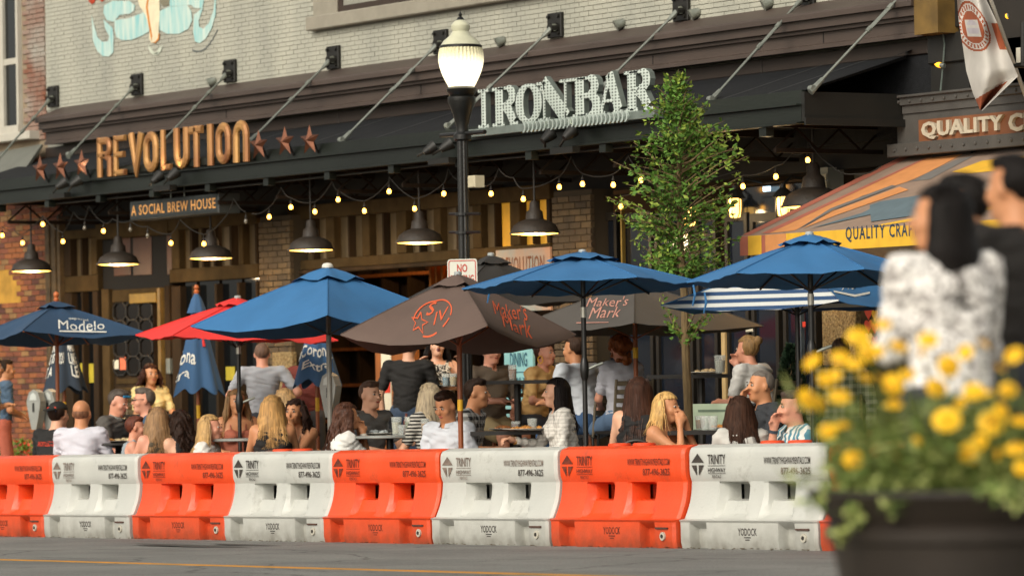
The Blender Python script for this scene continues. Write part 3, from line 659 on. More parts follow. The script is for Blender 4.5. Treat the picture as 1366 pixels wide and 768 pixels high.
for i in range(n_c):
    for j in range(n_r):
        cx_, cz2 = X0+cw*(i+.5), Zb+chh*(j+.5)
        pts = [(cx_+cw*.5*a_, DW+.026, cz2+chh*.5*b_) for a_, b_ in ((-.5, 1), (.5, 1), (1, .5), (1, -.5), (.5, -1), (-.5, -1), (-1, -.5), (-1, .5), (-.5, 1))]
        lat.tube(pts, .014, 5)
obj('lattice', lat, mat('black_lattice', '#14110c', .6), leaf)
for (ya_, yb_) in ((505, 511), (517, 521), (526, 655)): dfr('door_panel', (155, ya_), (204, yb_), m_timl, .028, .02, leaf)
dfr('notice', (150.5, 480), (158, 492), mat('white_paper', '#cfc9b4', .8, .1), .02, .004, leaf); dfr('notice', (159.5, 476), (167.5, 493), mat('salmon_paper', '#d8704f', .8, .2, 20), .02, .004, leaf)
dfr('handle', (221, 478), (226, 498), m_galv, -.06, .05)
# ================================================================ brick piers of the shopfront
m_pier = mat('brown_brick', '#554630', .85, .3, 5, .35, 60, pos=True); m_pier2 = mat('dark_tan_brick', '#443828', .85, .3, 5, .35, 60, pos=True)
for (p0, p1, ytop) in ((346, 388, 290), (738, 790, 256)):
    X0, X1 = at(p0, 330, DW-.18).x, at(p1, 330, DW-.18).x; z1 = at(p0, ytop, DW-.18).z
    pr_ = obj('pier', MB().box(X0+.01, X1-.01, DW-.17, DW+.1, zgb-.2, z1), mat('mortar_dark', '#3d3426', .95, .1), main)
    brick_field(pr_, m_pier, X0, X1, zgb, z1, DW-.18, .215, .069, .011, None, 300, thick=.04, mats=[m_pier, m_pier2], seed=9)
# pebble-dash columns
for (p0, p1, yt) in ((1096, 1141, 384), (362, 388, 470)):
    X0, X1 = at(p0, 430, DW-.25).x, at(p1, 430, DW-.25).x
    obj('pebble_column', MB().bbox(X0, X1, DW-.25, DW-.185, zgb-.1, at(p0, yt, DW-.25).z, .01), mat('pebble_dash', '#5d4a2c', .9, 0, hex2='#9a865e', scale=38, detail=2, bump=.8, bscale=45), main)
# ================================================================ right-hand bay: tall dark sliding doors
for k, (p0, p1) in enumerate(((793, 826), (832, 872), (876, 925), (930, 958), (970, 1000), (1004, 1040), (1046, 1090))):
    X0, X1 = at(p0, 400, DW+.02).x, at(p1, 400, DW+.02).x
    dl = obj('glazed_door', MB().box(X0, X0+.05, DW, DW+.06, zgb, at(p0, 285, DW).z).box(X1-.05, X1, DW, DW+.06, zgb, at(p0, 285, DW).z).box(X0+.05, X1-.05, DW, DW+.06, zgb, zgb+.3).box(X0+.05, X1-.05, DW, DW+.06, at(p0, 285, DW).z-.08, at(p0, 285, DW).z), mat('black_door_frame', '#17140f', .5, .2, 6), main)
    obj('pane', MB().box(X0+.05, X1-.05, DW+.03, DW+.035, zgb+.3, at(p0, 285, DW).z-.08), mat('blue_black_glass', '#141a24', .08, .5, .8, spec=.7), dl)
for tl, br, m in (((960.5, 400), (969, 600), mat('cream_trim', '#b39a6b', .6, .2, 5)), ((826.5, 270), (831, 430), mat('brass_trim', '#8b7335', .4, .2, 5, metal=.5)), ((1064, 300), (1071, 600), mat('grey_blue_trim', '#3c4650', .5, .2, 5))): fr('trim_strip', tl, br, m, -.03, .05)
fr('upper_window', (990, 250), (1072, 300), mat('blue_black_glass', '#141a24', .08), .02, .02); fr('header_beam', (790, 262), (1090, 240), m_tim, -.02, .05)
X0, X1 = at(1075, 240, DW-.1).x, at(1104, 240, DW-.1).x
pr_ = obj('pier', MB().box(X0+.01, X1-.01, DW-.09, DW+.1, at(1080, 300, DW).z, at(1080, 226, DW).z), m_mort, main)
brick_field(pr_, mat('white_brick', '#8f8a78', .85, .2, 8, .3, 50), X0, X1, at(1080, 300, DW-.1).z, at(1080, 226, DW-.1).z, DW-.1, .17, .069, .011, None, 300, thick=.04, seed=3)
# notices on the dark doors
fr('door_notice', (994, 430), (1004, 442), mat('white_paper', '#cfc9b4', .8, .1), -.006, .004); fr('door_notice', (1070, 429), (1074, 436), mat('red_sticker', '#c2331d', .6), -.036, .004)
fr('exit_light', (1017, 249), (1025, 255), mat('cold_lamp', '#bfe0f2', .4, 0, emit=2.0), -.05, .03)
# poster REVOLUTION beside the pier, on a board
X0, X1, Zb, Zt = R4(661, 334, 734, 375, DW-.22)
ps = thing('poster_board', (X0, DW-.2, Zb), 'painted board reading REVOLUTION hanging beside the brick pier', 'poster')
obj('board', MB().bbox(X0, X1, DW-.22, DW-.19, Zb-.3, Zt, .004), mat('teal_rust_board', '#6b8f93', .7, 0, hex2='#b07a55', scale=2.2, detail=8), ps)
flat_text('lettering', 'REVOLUTION', X0+.12, X1-.1, Zt-.26, Zt-.08, DW-.224, mat('rust_lettering', '#6b3a1c', .7, .1), ps, bold=.01, spacing=1.1)
flat_text('lettering', 'T S', X0+.5, X1-.35, Zt-.36, Zt-.29, DW-.224, mat('rust_lettering', '#6b3a1c', .7, .1), ps)
# blue menu board deep on the right of the brown parasol
X0, X1, Zb, Zt = R4(672, 458, 712, 560, DW-.3)
ps = thing('menu_board', (X0, DW-.3, Zb), 'pale blue menu board with dark lettering behind the tables', 'menu board')
obj('board', MB().bbox(X0, X1, DW-.3, DW-.27, Zb, Zt, .004), mat('pale_blue_board', '#7fb3b8', .7, .15, 3), ps)
m_ink = mat('teal_ink', '#23566a', .7, .1)
flat_text('lettering', 'DINING', X0+.12, X1-.1, Zt-.25, Zt-.1, DW-.304, m_ink, ps, bold=.02); obj('rule', MB().box(X0+.06, X1-.06, DW-.304, DW-.301, Zt-.31, Zt-.30), m_ink, ps)
flat_text('lettering', 'DAILY\nSPECIAL\nDINNER', X0+.12, X1-.1, Zb+.3, Zt-.36, DW-.304, m_ink, ps, bold=.02)
# wooden host stand with menu inside the entrance
X0, X1, Zb, Zt = R4(500, 462, 528, 560, DW-.4)
ps = thing('host_stand', (X0, DW-.4, zgb), 'orange brown timber host stand with white menu strip at the entrance', 'host stand')
obj('panel', MB().bbox(X0, X1+.35, DW-.4, DW-.3, zgb, Zt, .006), mat('orange_wood', '#8a4f1e', .6, .3, 4, .1, stretch=(4, 1, 1)), ps)
obj('menu_strip', MB().box(X0+.15, X0+.35, DW-.415, DW-.403, Zb+.1, Zt-.05), mat('white_paper', '#cfc9b4', .8, .1), ps)
obj('sticker', MB().box(X0+.16, X0+.34, DW-.42, DW-.416, Zb+.3, Zb+.5), mat('red_sticker', '#c2331d', .6), ps)
# interior timber stair glimpsed over the parasol
st_ = thing('interior_staircase', (at(580, 400, DW+1.2).x, DW+1.2, 0), 'dim timber staircase seen through the entrance opening', 'staircase')
for k in range(7):
    p = at(565+k*12, 352+k*7, DW+1.2); obj('stair_tread', MB().box(p.x, p.x+.5, DW+1.1, DW+1.9, p.z, p.z+.05), mat('orange_wood', '#8a4f1e', .6), st_)
for k in range(4):
    p = at(572+k*8, 356, DW+1.0); obj('baluster', MB().box(p.x, p.x+.04, DW+1.0, DW+1.05, p.z-.45, p.z+.1), mat('lit_oak', '#b06a24', .6, .2), st_)
# ================================================================ pendant lamps under the canopy
m_pend = mat('rusted_black_enamel', '#2a231c', .6, .35, 12, .25, 60)
m_warm = mat('warm_lamp_glow', '#ffc45a', .4, 0, emit=4.5)
def pend_mesh():
    a = MB().lathe([(.0, .30), (.03, .30), (.045, .28), (.05, .22), (.075, .20), (.085, .13), (.15, .105), (.20, .07), (.222, .02), (.228, .0), (.222, .0), (.21, .02), (.15, .09), (.0, .10)], 28).mesh('lamp_shade', m_pend, True, 50)
    g = MB().lathe([(.219, .006), (.219, -.006), (.12, -.016), (.0, -.018)], 24).mesh('diffuser', m_warm)
    r = MB().lathe([(.222, -.006), (.236, -.006), (.236, .008), (.222, .008)], 28).mesh('rim', m_pend, True)
    return a, g, r
pA, pG, pR = pend_mesh()
YP = DC+.45
pend = [(42, 361, 'over the navy parasol at far left'), (158, 352, 'in front of the door transom'), (281.5, 344, 'right of the brew house sign'), (415, 333, 'above the large blue parasol'), (560, 323, 'left of the lamp post'), (713.5, 311, 'in front of the lit yellow transom'), (1086, 275, 'beside the patterned awning')]
for i, (px, py, lab) in enumerate(pend):
    c = at(px, py, YP if i < 6 else DC+.75)
    t = thing('pendant_lamp', c, f'black industrial pendant lamp {lab}', 'pendant lamp', 'pendant lamps under the canopy', world=False)
    sc_ = 1.1 if i < 6 else 1.35
    for nm, me in (('lamp_shade', pA), ('diffuser', pG), ('rim', pR)):
        o = obj(nm, me, parent=t); o.scale = (sc_, sc_, sc_)
    obj('rod', MB().tube([(0, 0, .29*sc_), (0, 0, ZB0+.05-c.z)], .012, 6), m_blk, t)
    ld = bpy.data.lights.new('lamp_light', 'POINT'); ld.energy = 22; ld.color = (1, .72, .42); ld.shadow_soft_size = .12
    lo = bpy.data.objects.new('lamp_light', ld); link(lo, t); lo.location = (0, 0, -.06)
# ================================================================ string lights
m_bulb = mat('lit_bulb', '#ffb347', .3, 0, emit=9.0); m_bulb0 = mat('unlit_bulb', '#6d675a', .1, 0, spec=.8); m_cord = mat('lamp_cord', '#1d1912', .7, 0)
bul = MB().lathe([(.0, -.052), (.018, -.048), (.027, -.030), (.024, -.008), (.013, .008), (.012, .012)], 10)
bl1 = bul.mesh('bulb', m_bulb, True, 180); bl0 = bul.mesh('bulb', m_bulb0, True, 180)
sk = MB().lathe([(.014, .008), (.016, .012), (.016, .045), (.006, .06), (.004, .085), (0, .085)], 8).mesh('socket', m_cord, True)
YG = DC+.12
def string(lab, bulbs, peaks, Y, sag=1):
    """bulbs: (px, py, lit); cord runs through sockets and peaks in order of px"""
    pts = [(at(x, y, Y)+Vector((0, 0, .085)), 0) for x, y, l in bulbs]+[(at(x, y, Y), 1) for x, y in peaks]
    allp = sorted([(x, i) for i, (x, y, l) in enumerate(bulbs)]+[(x, len(bulbs)+i) for i, (x, y) in enumerate(peaks)])
    P = [pts[i][0] for _, i in allp]; path = []
    for a_, b_ in zip(P, P[1:]):
        for u in np.linspace(0, 1, 6)[:-1]: path.append(a_.lerp(b_, u)-Vector((0, 0, .03*math.sin(math.pi*u))))
    path.append(P[-1])
    t = thing('string_light', P[0], lab, 'string light', 'string lights under the canopy')
    obj('cord', MB().tube(path, .006, 5), m_cord, t)
    for x, y, l in bulbs:
        c = at(x, y, Y); b_ = obj('bulb', bl1 if l else bl0, parent=t); b_.location = c; b_.scale = (.86,)*3; s_ = obj('socket', sk, parent=b_)
string('string of warm bulbs along the left of the canopy around the brew house sign', [(3, 312, 1), (30, 322, 1), (57, 297, 1), (84, 320, 1), (113, 302, 0), (138, 306, 1), (174, 304, 0), (197, 312, 0), (228, 322, 1), (272, 323, 1), (328, 293, 0)], [(18, 305), (98, 283), (118, 274), (150, 292), (240, 293), (300, 290), (312, 265)], YG)
string('string of warm bulbs in swags between the blue parasol and the lamp post', [(359, 287, 1), (388, 274, 1), (420, 280, 1), (451, 264, 1), (486, 279, 1), (519, 253, 1), (553, 276, 1), (592, 256, 1)], [(336, 285), (375, 250), (443, 242), (519, 236), (598, 225), (612, 240)], YG)
string('string of warm bulbs in swags from the lamp post to the tree', [(655, 256, 1), (698, 263, 1), (746, 247, 1), (777, 243, 1), (818, 244, 1), (855, 238, 1)], [(642, 244), (665, 225), (685, 237), (762, 209), (838, 208), (862, 222)], YG)
string('string of warm bulbs right of the tree towards the patterned awning', [(828, 273, 1), (991, 246, 1), (1035, 233, 1), (1077.5, 211, 1)], [(985, 228), (1056, 205), (1078, 188), (1110, 222), (1140, 232), (1175, 222)], DC+.5)
# ================================================================ caged wall lanterns
m_lg = mat('lantern_glass', '#ffc566', .3, 0, emit=3.2)
for px, py, lab in ((920, 287, 'behind the tree crown'), (980.5, 276, 'right beside the tree crown'), (1045, 274, 'left of the patterned awning')):
    c = at(px, py, DW-.35)
    t = thing('wall_lantern', c, f'lit caged wall lantern {lab}', 'lantern', 'caged lanterns on the right bay')
    obj('glass', MB().lathe([(.0, -.11), (.05, -.10), (.06, -.02), (.06, .07), (.04, .09)], 14, c), m_lg, t, True)
    obj('hood', MB().lathe([(.10, .085), (.11, .08), (.075, .13), (.03, .17), (.025, .21), (0, .215)], 14, c), m_blk, t, True)
    cg = MB()
    for k in range(6):
        a_ = k*math.pi/3; cg.tube([(c.x+.072*math.cos(a_), c.y+.072*math.sin(a_), c.z+.09), (c.x+.076*math.cos(a_), c.y+.076*math.sin(a_), c.z-.06), (c.x+.02*math.cos(a_), c.y+.02*math.sin(a_), c.z-.135)], .006, 5)
    obj('cage', cg, m_blk, t)
    obj('arm', MB().tube([(c.x, c.y, c.z+.2), (c.x, c.y+.1, c.z+.28), (c.x, DW-.02, c.z+.24)], .014, 6), m_blk, t)
    ld = bpy.data.lights.new('lantern_light', 'POINT'); ld.energy = 5; ld.color = (1, .72, .38); ld.shadow_soft_size = .06
    lo = bpy.data.objects.new('lantern_light', ld); link(lo, t); lo.location = (c.x, c.y-.12, c.z)
# ================================================================ street lamp
YLp = DK+.42
pb = at(623.5, 560, YLp); pt = at(614, 22, YLp); X, Yp = (pb.x+pt.x)/2, YLp
zg = gz(X, 24); zp = lambda py: at(614+ (py-22)*.0165, py, YLp).z
t = thing('street_lamp', (X, Yp, zg), 'tall black street lamp with a lit acorn globe in front of the canopy', 'street lamp')
m_iron = mat('black_cast_iron', '#0f0f0c', .38, .2, 10, .15, 50)
c = (X, Yp, 0)
flu = MB(); n = 24
for z in (zg+.5, zp(180)):
    for k in range(n):
        r_ = (.062 if z < 2 else .054)*(1 if k % 2 else .88); a_ = 2*math.pi*k/n; flu.v.append((X+r_*math.cos(a_), Yp+r_*math.sin(a_), z))
for k in range(n): flu.f.append((k, (k+1) % n, n+(k+1) % n, n+k))
obj('post', flu, m_iron, t)
obj('base', MB().lathe([(.26, zg), (.26, zg+.10), (.20, zg+.16), (.17, zg+.40), (.13, zg+.46), (.12, zg+.62), (.16, zg+.66), (.09, zg+.72), (.08, zg+.78)], 20, c), m_iron, t, True)
obj('base_flange', MB().lathe([(.10, zp(562)), (.17, zp(560)), (.19, zp(556)), (.19, zp(552)), (.10, zp(546)), (.066, zp(535))], 20, c), m_iron, t, True)
obj('capital', MB().lathe([(.07, zp(188)), (.085, zp(186)), (.085, zp(180)), (.06, zp(176)), (.06, zp(168)), (.075, zp(160)), (.10, zp(148)), (.135, zp(136)), (.135, zp(130)), (.115, zp(128)), (.14, zp(124)), (.15, zp(119)), (.12, zp(116)), (0, zp(116))], 24, c), m_iron, t, True)
def globe_mat():
    m = mat('lit_globe', '#d9d3ab', .12, .2, 30, bump=.6, bscale=30, stretch=(1, 1, 4)); n = m.node_tree; b = n.nodes['Principled BSDF']
    sp = n.nodes.new('ShaderNodeSeparateXYZ'); n.links.new(n.nodes.new('ShaderNodeNewGeometry').outputs['Position'], sp.inputs[0])
    mr = n.nodes.new('ShaderNodeMapRange'); mr.interpolation_type = 'SMOOTHSTEP'; mr.inputs[1].default_value = zp(94); mr.inputs[2].default_value = zp(66); mr.inputs[3].default_value = 1.25; mr.inputs[4].default_value = .02
    n.links.new(sp.outputs['Z'], mr.inputs[0]); n.links.new(mr.outputs[0], b.inputs['Emission Strength']); b.inputs['Emission Color'].default_value = (*lin('#fff3cf'), 1)
    return m
_g = MB(); _pf = [(.12, 116.5), (.145, 110), (.17, 103), (.19, 96), (.205, 89), (.215, 82), (.216, 76), (.213, 70), (.198, 63)]; _na = 144
for _r, _y in _pf:
    for _k in range(_na): _a = 2*math.pi*_k/_na; _q = _r*(1+.022*math.cos(36*_a)); _g.v.append((X+_q*math.cos(_a), Yp+_q*math.sin(_a), zp(_y)))
_g.f = [(j*_na+k_, j*_na+(k_+1) % _na, (j+1)*_na+(k_+1) % _na, (j+1)*_na+k_) for j in range(len(_pf)-1) for k_ in range(_na)]
gl = obj('globe', _g, globe_mat(), t, True)
obj('globe_band', MB().lathe([(.20, zp(64.5)), (.207, zp(64)), (.207, zp(61.5)), (.19, zp(60.5))], 28, c), m_iron, t, True)
obj('globe_cap', MB().lathe([(.195, zp(60.5)), (.17, zp(55)), (.10, zp(47)), (.078, zp(42)), (.092, zp(38)), (.092, zp(34)), (.06, zp(29)), (.03, zp(26.5))], 28, c), mat('frosted_cap', '#b9b89f', .3, .1, 8, emit=.06), t, True)
obj('finial', MB().lathe([(.04, zp(27)), (.028, zp(24)), (.012, zp(22)), (.022, zp(20)), (.008, zp(17.5)), (0, zp(14))], 12, c), m_iron, t, True)
obj('ladder_bar', MB().tube([at(588, 181, YLp), at(647, 176, YLp)], [.022, .022], 8), m_iron, t, True)
for py in (287.5, 312): obj('band_clamp', MB().lathe([(.08, zp(py)), (.085, zp(py)), (.085, zp(py-3.5)), (.08, zp(py-3.5))], 16, c).tube([at(600, py-2, YLp-.02), at(640, py-2.5, YLp-.02)], .014, 6), m_iron, t)
jb = at(635, 242, YLp); obj('junction_box', MB().bbox(jb.x-.06, jb.x+.07, Yp-.06, Yp+.05, jb.z-.06, jb.z+.055, .008), mat('beige_box', '#b8ae92', .6, .1, 6), t)
ld = bpy.data.lights.new('globe_light', 'POINT'); ld.energy = 22; ld.color = (1, .9, .68); ld.shadow_soft_size = .2
lo = bpy.data.objects.new('globe_light', ld); link(lo, t); lo.location = (X, Yp, zp(85))
gl.visible_shadow = True
# no parking sign, facing the camera side of the street
sc = at(617, 377, YLp-.1); nrm = Vector((math.sin(R_(38)), -math.cos(R_(38)), 0)); rt = Vector((math.cos(R_(38)), math.sin(R_(38)), 0))
Ms = Matrix(((rt.x, -nrm.x, 0, sc.x), (rt.y, -nrm.y, 0, sc.y), (0, 0, 1, sc.z), (0, 0, 0, 1)))
t = thing('parking_sign', (sc.x, sc.y, sc.z-.2), 'white NO PARKING sign with red border on the lamp post', 'sign')
def rrect(w, h, r): return arc(w-r, h-r, r, r, 0, 90, 4)+arc(-w+r, h-r, r, r, 90, 180, 4)+arc(-w+r, -h+r, r, r, 180, 270, 4)+arc(w-r, -h+r, r, r, 270, 360, 4)
obj('plate', MB().prism(rrect(.152, .228, .03), 0, .004, Ms), mat('white_sign_paint', '#c9c8bb', .5, .05, 8), t)
m_sr = mat('red_sign_ink', '#b3311c', .5, .05)
bo = rrect(.140, .216, .024); bi = rrect(.131, .207, .018); nn = len(bo)
obj('border', MB().add([Ms @ Vector((p[0], -.003, p[1])) for p in bo+bi], [(i, (i+1) % nn, nn+(i+1) % nn, nn+i) for i in range(nn)]), m_sr, t)
for s_, x0, x1, z0, z1 in (('NO', -.052, .052, .10, .18), ('PARKING', -.118, .118, .0, .075), ('ANY TIME', -.11, .11, -.10, -.03)): text_on('lettering', s_, lambda u, v: tuple(Ms @ Vector((x0+(x1-x0)*u, -.004, z0+(z1-z0)*v))), m_sr, t, bold=.02)
# ================================================================ barriers
def barrier_mesh():
    L = 1.815; xs = sorted(set([0, .012, .03]+[round(e+d_, 4) for e in (.085*1.815, .205*1.815, .735*1.815, .845*1.815, .25*1.815, .415*1.815, .585*1.815, .745*1.815) for d_ in (-.009, -.003, .003, .009)]+[round(v, 4) for v in np.linspace(.03, L-.03, 48)]+[L-.03, L-.012, L]))
    rows = [0, .012, .05, .10, .155, .205, .222, .232, .245, .27, .30, .33, .358, .372, .384, .42, .46, .50, .512, .524, .534, .55, .575, .61, .66, .70, .74, .77, .79, .803, .811, .813]
    def step(a, b, x): t_ = min(1, max(0, (x-a)/(b-a))); return t_*t_*(3-2*t_)
    def pulse(x, a, b, s_): return step(a-s_, a+s_, x)*(1-step(b-s_, b+s_, x))
    hole = [(.25*L, .415*L), (.585*L, .745*L)]
    def depth(x, z):
        """half thickness of the body at x, z"""
        if z < .226:
            d = .30
            for a, b in ((.085*L, .205*L), (.735*L, .845*L)): d -= .085*pulse(x, a, b, .007)*(1-step(.192, .204, z))
            d -= .028*pulse(x, .875*L, .975*L, .008)*(1-step(.15, .16, z)) if False else 0
            if z > .20: d += .016*step(.203, .212, z)
            d -= .03*(1-step(0, .05, z))*.4
        elif z < .52:
            t_ = (z-.226)/.294; rib = .262-.082*t_-.02*math.sin(math.pi*t_)
            d = rib
            for a, b in hole:
                fl = .05*(1-t_)**1.2
                w = pulse(x, a-.018-fl*.2, b+.018+fl, .011)
                d -= w*(.050+.03*t_)*step(.0, .12, t_)
                if .378 < z: d -= pulse(x, a, b, .011)*(1-step(.508, .518, z))*(d-.012)*step(.372, .38, z)
        else:
            t_ = (z-.52)/.293
            d = .178+.022*math.sin(min(1, t_*3.5)*math.pi/2) - .0*t_
            if z > .74: d *= math.sqrt(max(0, 1-((z-.74)/.0735)**2))*.45+.55 if z < .8135 else .55
            if z > .80: d = d*.85
        # ends: vertical tongue / rounded ends
        e = min(x, L-x)
        d -= .018*(1-step(0, .03, e))
        return max(.012, d)
    nx, nz = len(xs), len(rows); V = []
    for sgn in (-1, 1):
        for z in rows:
            for x in xs: V.append((x, sgn*depth(x, z), z))
    idx = lambda s_, j, i: s_*nx*nz+j*nx+i; Fc = []
    for j in range(nz-1):
        for i in range(nx-1):
            xm, zm = (xs[i]+xs[i+1])/2, (rows[j]+rows[j+1])/2
            ds = [depth(xs[a], rows[b]) for a in (i, i+1) for b in (j, j+1)]
            if max(ds) < .02: continue
            Fc.append((idx(0, j, i), idx(0, j, i+1), idx(0, j+1, i+1), idx(0, j+1, i)))
            Fc.append((idx(1, j, i), idx(1, j+1, i), idx(1, j+1, i+1), idx(1, j, i+1)))
        for i in (0, nx-1):
            q = (idx(0, j, i), idx(0, j+1, i), idx(1, j+1, i), idx(1, j, i)); Fc.append(q if i == 0 else q[::-1])
    for i in range(nx-1):
        Fc.append((idx(0, nz-1, i), idx(0, nz-1, i+1), idx(1, nz-1, i+1), idx(1, nz-1, i)))
        Fc.append((idx(0, 0, i+1), idx(0, 0, i), idx(1, 0, i), idx(1, 0, i+1)))
    # close the rims where the pockets meet in the middle
    mb = MB(); mb.v = V; mb.f = Fc
    return mb
def plastic(name, h, h2, h3):
    if name in MATS: return MATS[name]
    m = mat(name, h, .42, 0, hex2=h2, scale=2.5, detail=8, bump=.12, bscale=45, coat=.0)
    n = m.node_tree; b = n.nodes['Principled BSDF']; src = b.inputs['Base Color'].links[0].from_socket
    tc = n.nodes.new('ShaderNodeTexCoord'); oi = n.nodes.new('ShaderNodeObjectInfo'); ad = n.nodes.new('ShaderNodeVectorMath'); ad.operation = 'ADD'
    cb = n.nodes.new('ShaderNodeCombineXYZ'); mu = n.nodes.new('ShaderNodeMath'); mu.operation = 'MULTIPLY'; mu.inputs[1].default_value = 40
    n.links.new(oi.outputs['Random'], mu.inputs[0]); n.links.new(mu.outputs[0], cb.inputs[0])
    n.links.new(tc.outputs['Object'], ad.inputs[0]); n.links.new(cb.outputs[0], ad.inputs[1])
    sp = n.nodes.new('ShaderNodeSeparateXYZ'); n.links.new(tc.outputs['Object'], sp.inputs[0])
    # splashed road dirt low down, scuffs above
    no = n.nodes.new('ShaderNodeTexNoise'); no.inputs['Scale'].default_value = 9; no.inputs['Detail'].default_value = 8; n.links.new(ad.outputs[0], no.inputs['Vector'])
    mr = n.nodes.new('ShaderNodeMapRange'); mr.inputs[1].default_value = .26; mr.inputs[2].default_value = .0; mr.inputs[3].default_value = 0; mr.inputs[4].default_value = 1.25; n.links.new(sp.outputs['Z'], mr.inputs[0])
    ml = n.nodes.new('ShaderNodeMath'); ml.operation = 'MULTIPLY'; n.links.new(mr.outputs[0], ml.inputs[0]); n.links.new(no.outputs[0], ml.inputs[1])
    n2 = n.nodes.new('ShaderNodeTexNoise'); n2.inputs['Scale'].default_value = 3; n2.inputs['Detail'].default_value = 12; n2.inputs['Roughness'].default_value = .75; n.links.new(ad.outputs[0], n2.inputs['Vector'])
    r2 = n.nodes.new('ShaderNodeMapRange'); r2.inputs[1].default_value = .57; r2.inputs[2].default_value = .70; r2.inputs[4].default_value = .5; n.links.new(n2.outputs[0], r2.inputs[0])
    mxx = n.nodes.new('ShaderNodeMath'); mxx.operation = 'MAXIMUM'; n.links.new(ml.outputs[0], mxx.inputs[0]); n.links.new(r2.outputs[0], mxx.inputs[1])
    mx = n.nodes.new('ShaderNodeMix'); mx.data_type = 'RGBA'; n.links.new(mxx.outputs[0], mx.inputs[0]); n.links.new(src, mx.inputs[6]); mx.inputs[7].default_value = (*lin(h3), 1)
    n.links.new(mx.outputs[2], b.inputs['Base Color'])
    return m
m_bo = plastic('orange_plastic', '#dc4412', '#e65225', '#6f3e2a'); m_bw = plastic('white_plastic', '#b4b5af', '#c2c2bb', '#6f6b61')
bm_ = barrier_mesh(); meO = bm_.mesh('barrier_body', m_bo, True, 26); meW = bm_.mesh('barrier_body', m_bw, True, 26)
m_ink2 = mat('black_stencil', '#1f1c19', .7, .0, hex2='#4a423b', scale=14, detail=9)
m_ink3 = mat('faded_stencil', '#5a4d45', .7, .0, hex2='#8d7c70', scale=14, detail=9)
m_inkO = mat('stencil_on_orange', '#2e1710', .7, .0, hex2='#8d3413', scale=14, detail=9)
_tm = {}
def tmesh(s, x0, x1, z0, z1, y, m, bold=.0, key=None):
    k = (s, x0, z0, m.name)
    if k not in _tm:
        v, f = text2d(s, bold); _tm[k] = MB().add([(x0+(x1-x0)*a_, y, z0+(z1-z0)*b_) for a_, b_ in v], f).mesh('lettering', m)
    return _tm[k]
lm1 = {}
def logo_mesh(m):
    if m.name not in lm1:
        y = -.206; c_, z_ = .145, .66
        tri = MB().add([(c_-.085, y, z_+.012), (c_+.085, y, z_+.012), (c_, y, z_+.085)], [(0,1,2)]).mesh('logo', m)
        lq = MB().add([(c_-.085, y, z_-.008), (c_-.014, y, z_-.008), (c_-.014, y, z_-.085), (c_-.02, y, z_-.085)], [(0,3,2,1)]).mesh('logo', m)
        rq = MB().add([(c_+.014, y, z_-.008), (c_+.085, y, z_-.008), (c_+.02, y, z_-.085), (c_+.014, y, z_-.085)], [(0,3,2,1)]).mesh('logo', m)
        lm1[m.name] = (tri, lq, rq)
    return lm1[m.name]
XA = at(916, 640, DB+.10).x
labs = ['orange plastic barrier at the far left edge of the row', 'white plastic barrier between the two leftmost orange ones', 'orange plastic barrier second from the left edge', 'white plastic barrier below the blonde woman in black tank top', 'orange plastic barrier below the drinks table, middle of the row', 'white plastic barrier below the young man in pale shirt', 'orange plastic barrier below the woman in the peach top', 'white plastic barrier with the boldest black logo, beside the planter', 'orange plastic barrier half hidden behind the planter']
cap_m = MB().lathe([(.095, -.02), (.095, .014), (.085, .022), (.03, .024), (0, .022)], 18).mesh('fill_cap', mat('orange_cap', '#d8481f', .5, .1, 8), True)
blt = MB().tube([(0, 0, 0), (0, -.016, 0)], .034, 14).mesh('drain_plug', mat('pale_plug', '#b7b2a4', .5, .15, 20))
blt2 = MB().tube([(0, 0, 0), (0, -.008, 0)], .016, 8).mesh('plug_socket', mat('plug_dark', '#2b2723', .7))
slope = math.atan(GR)
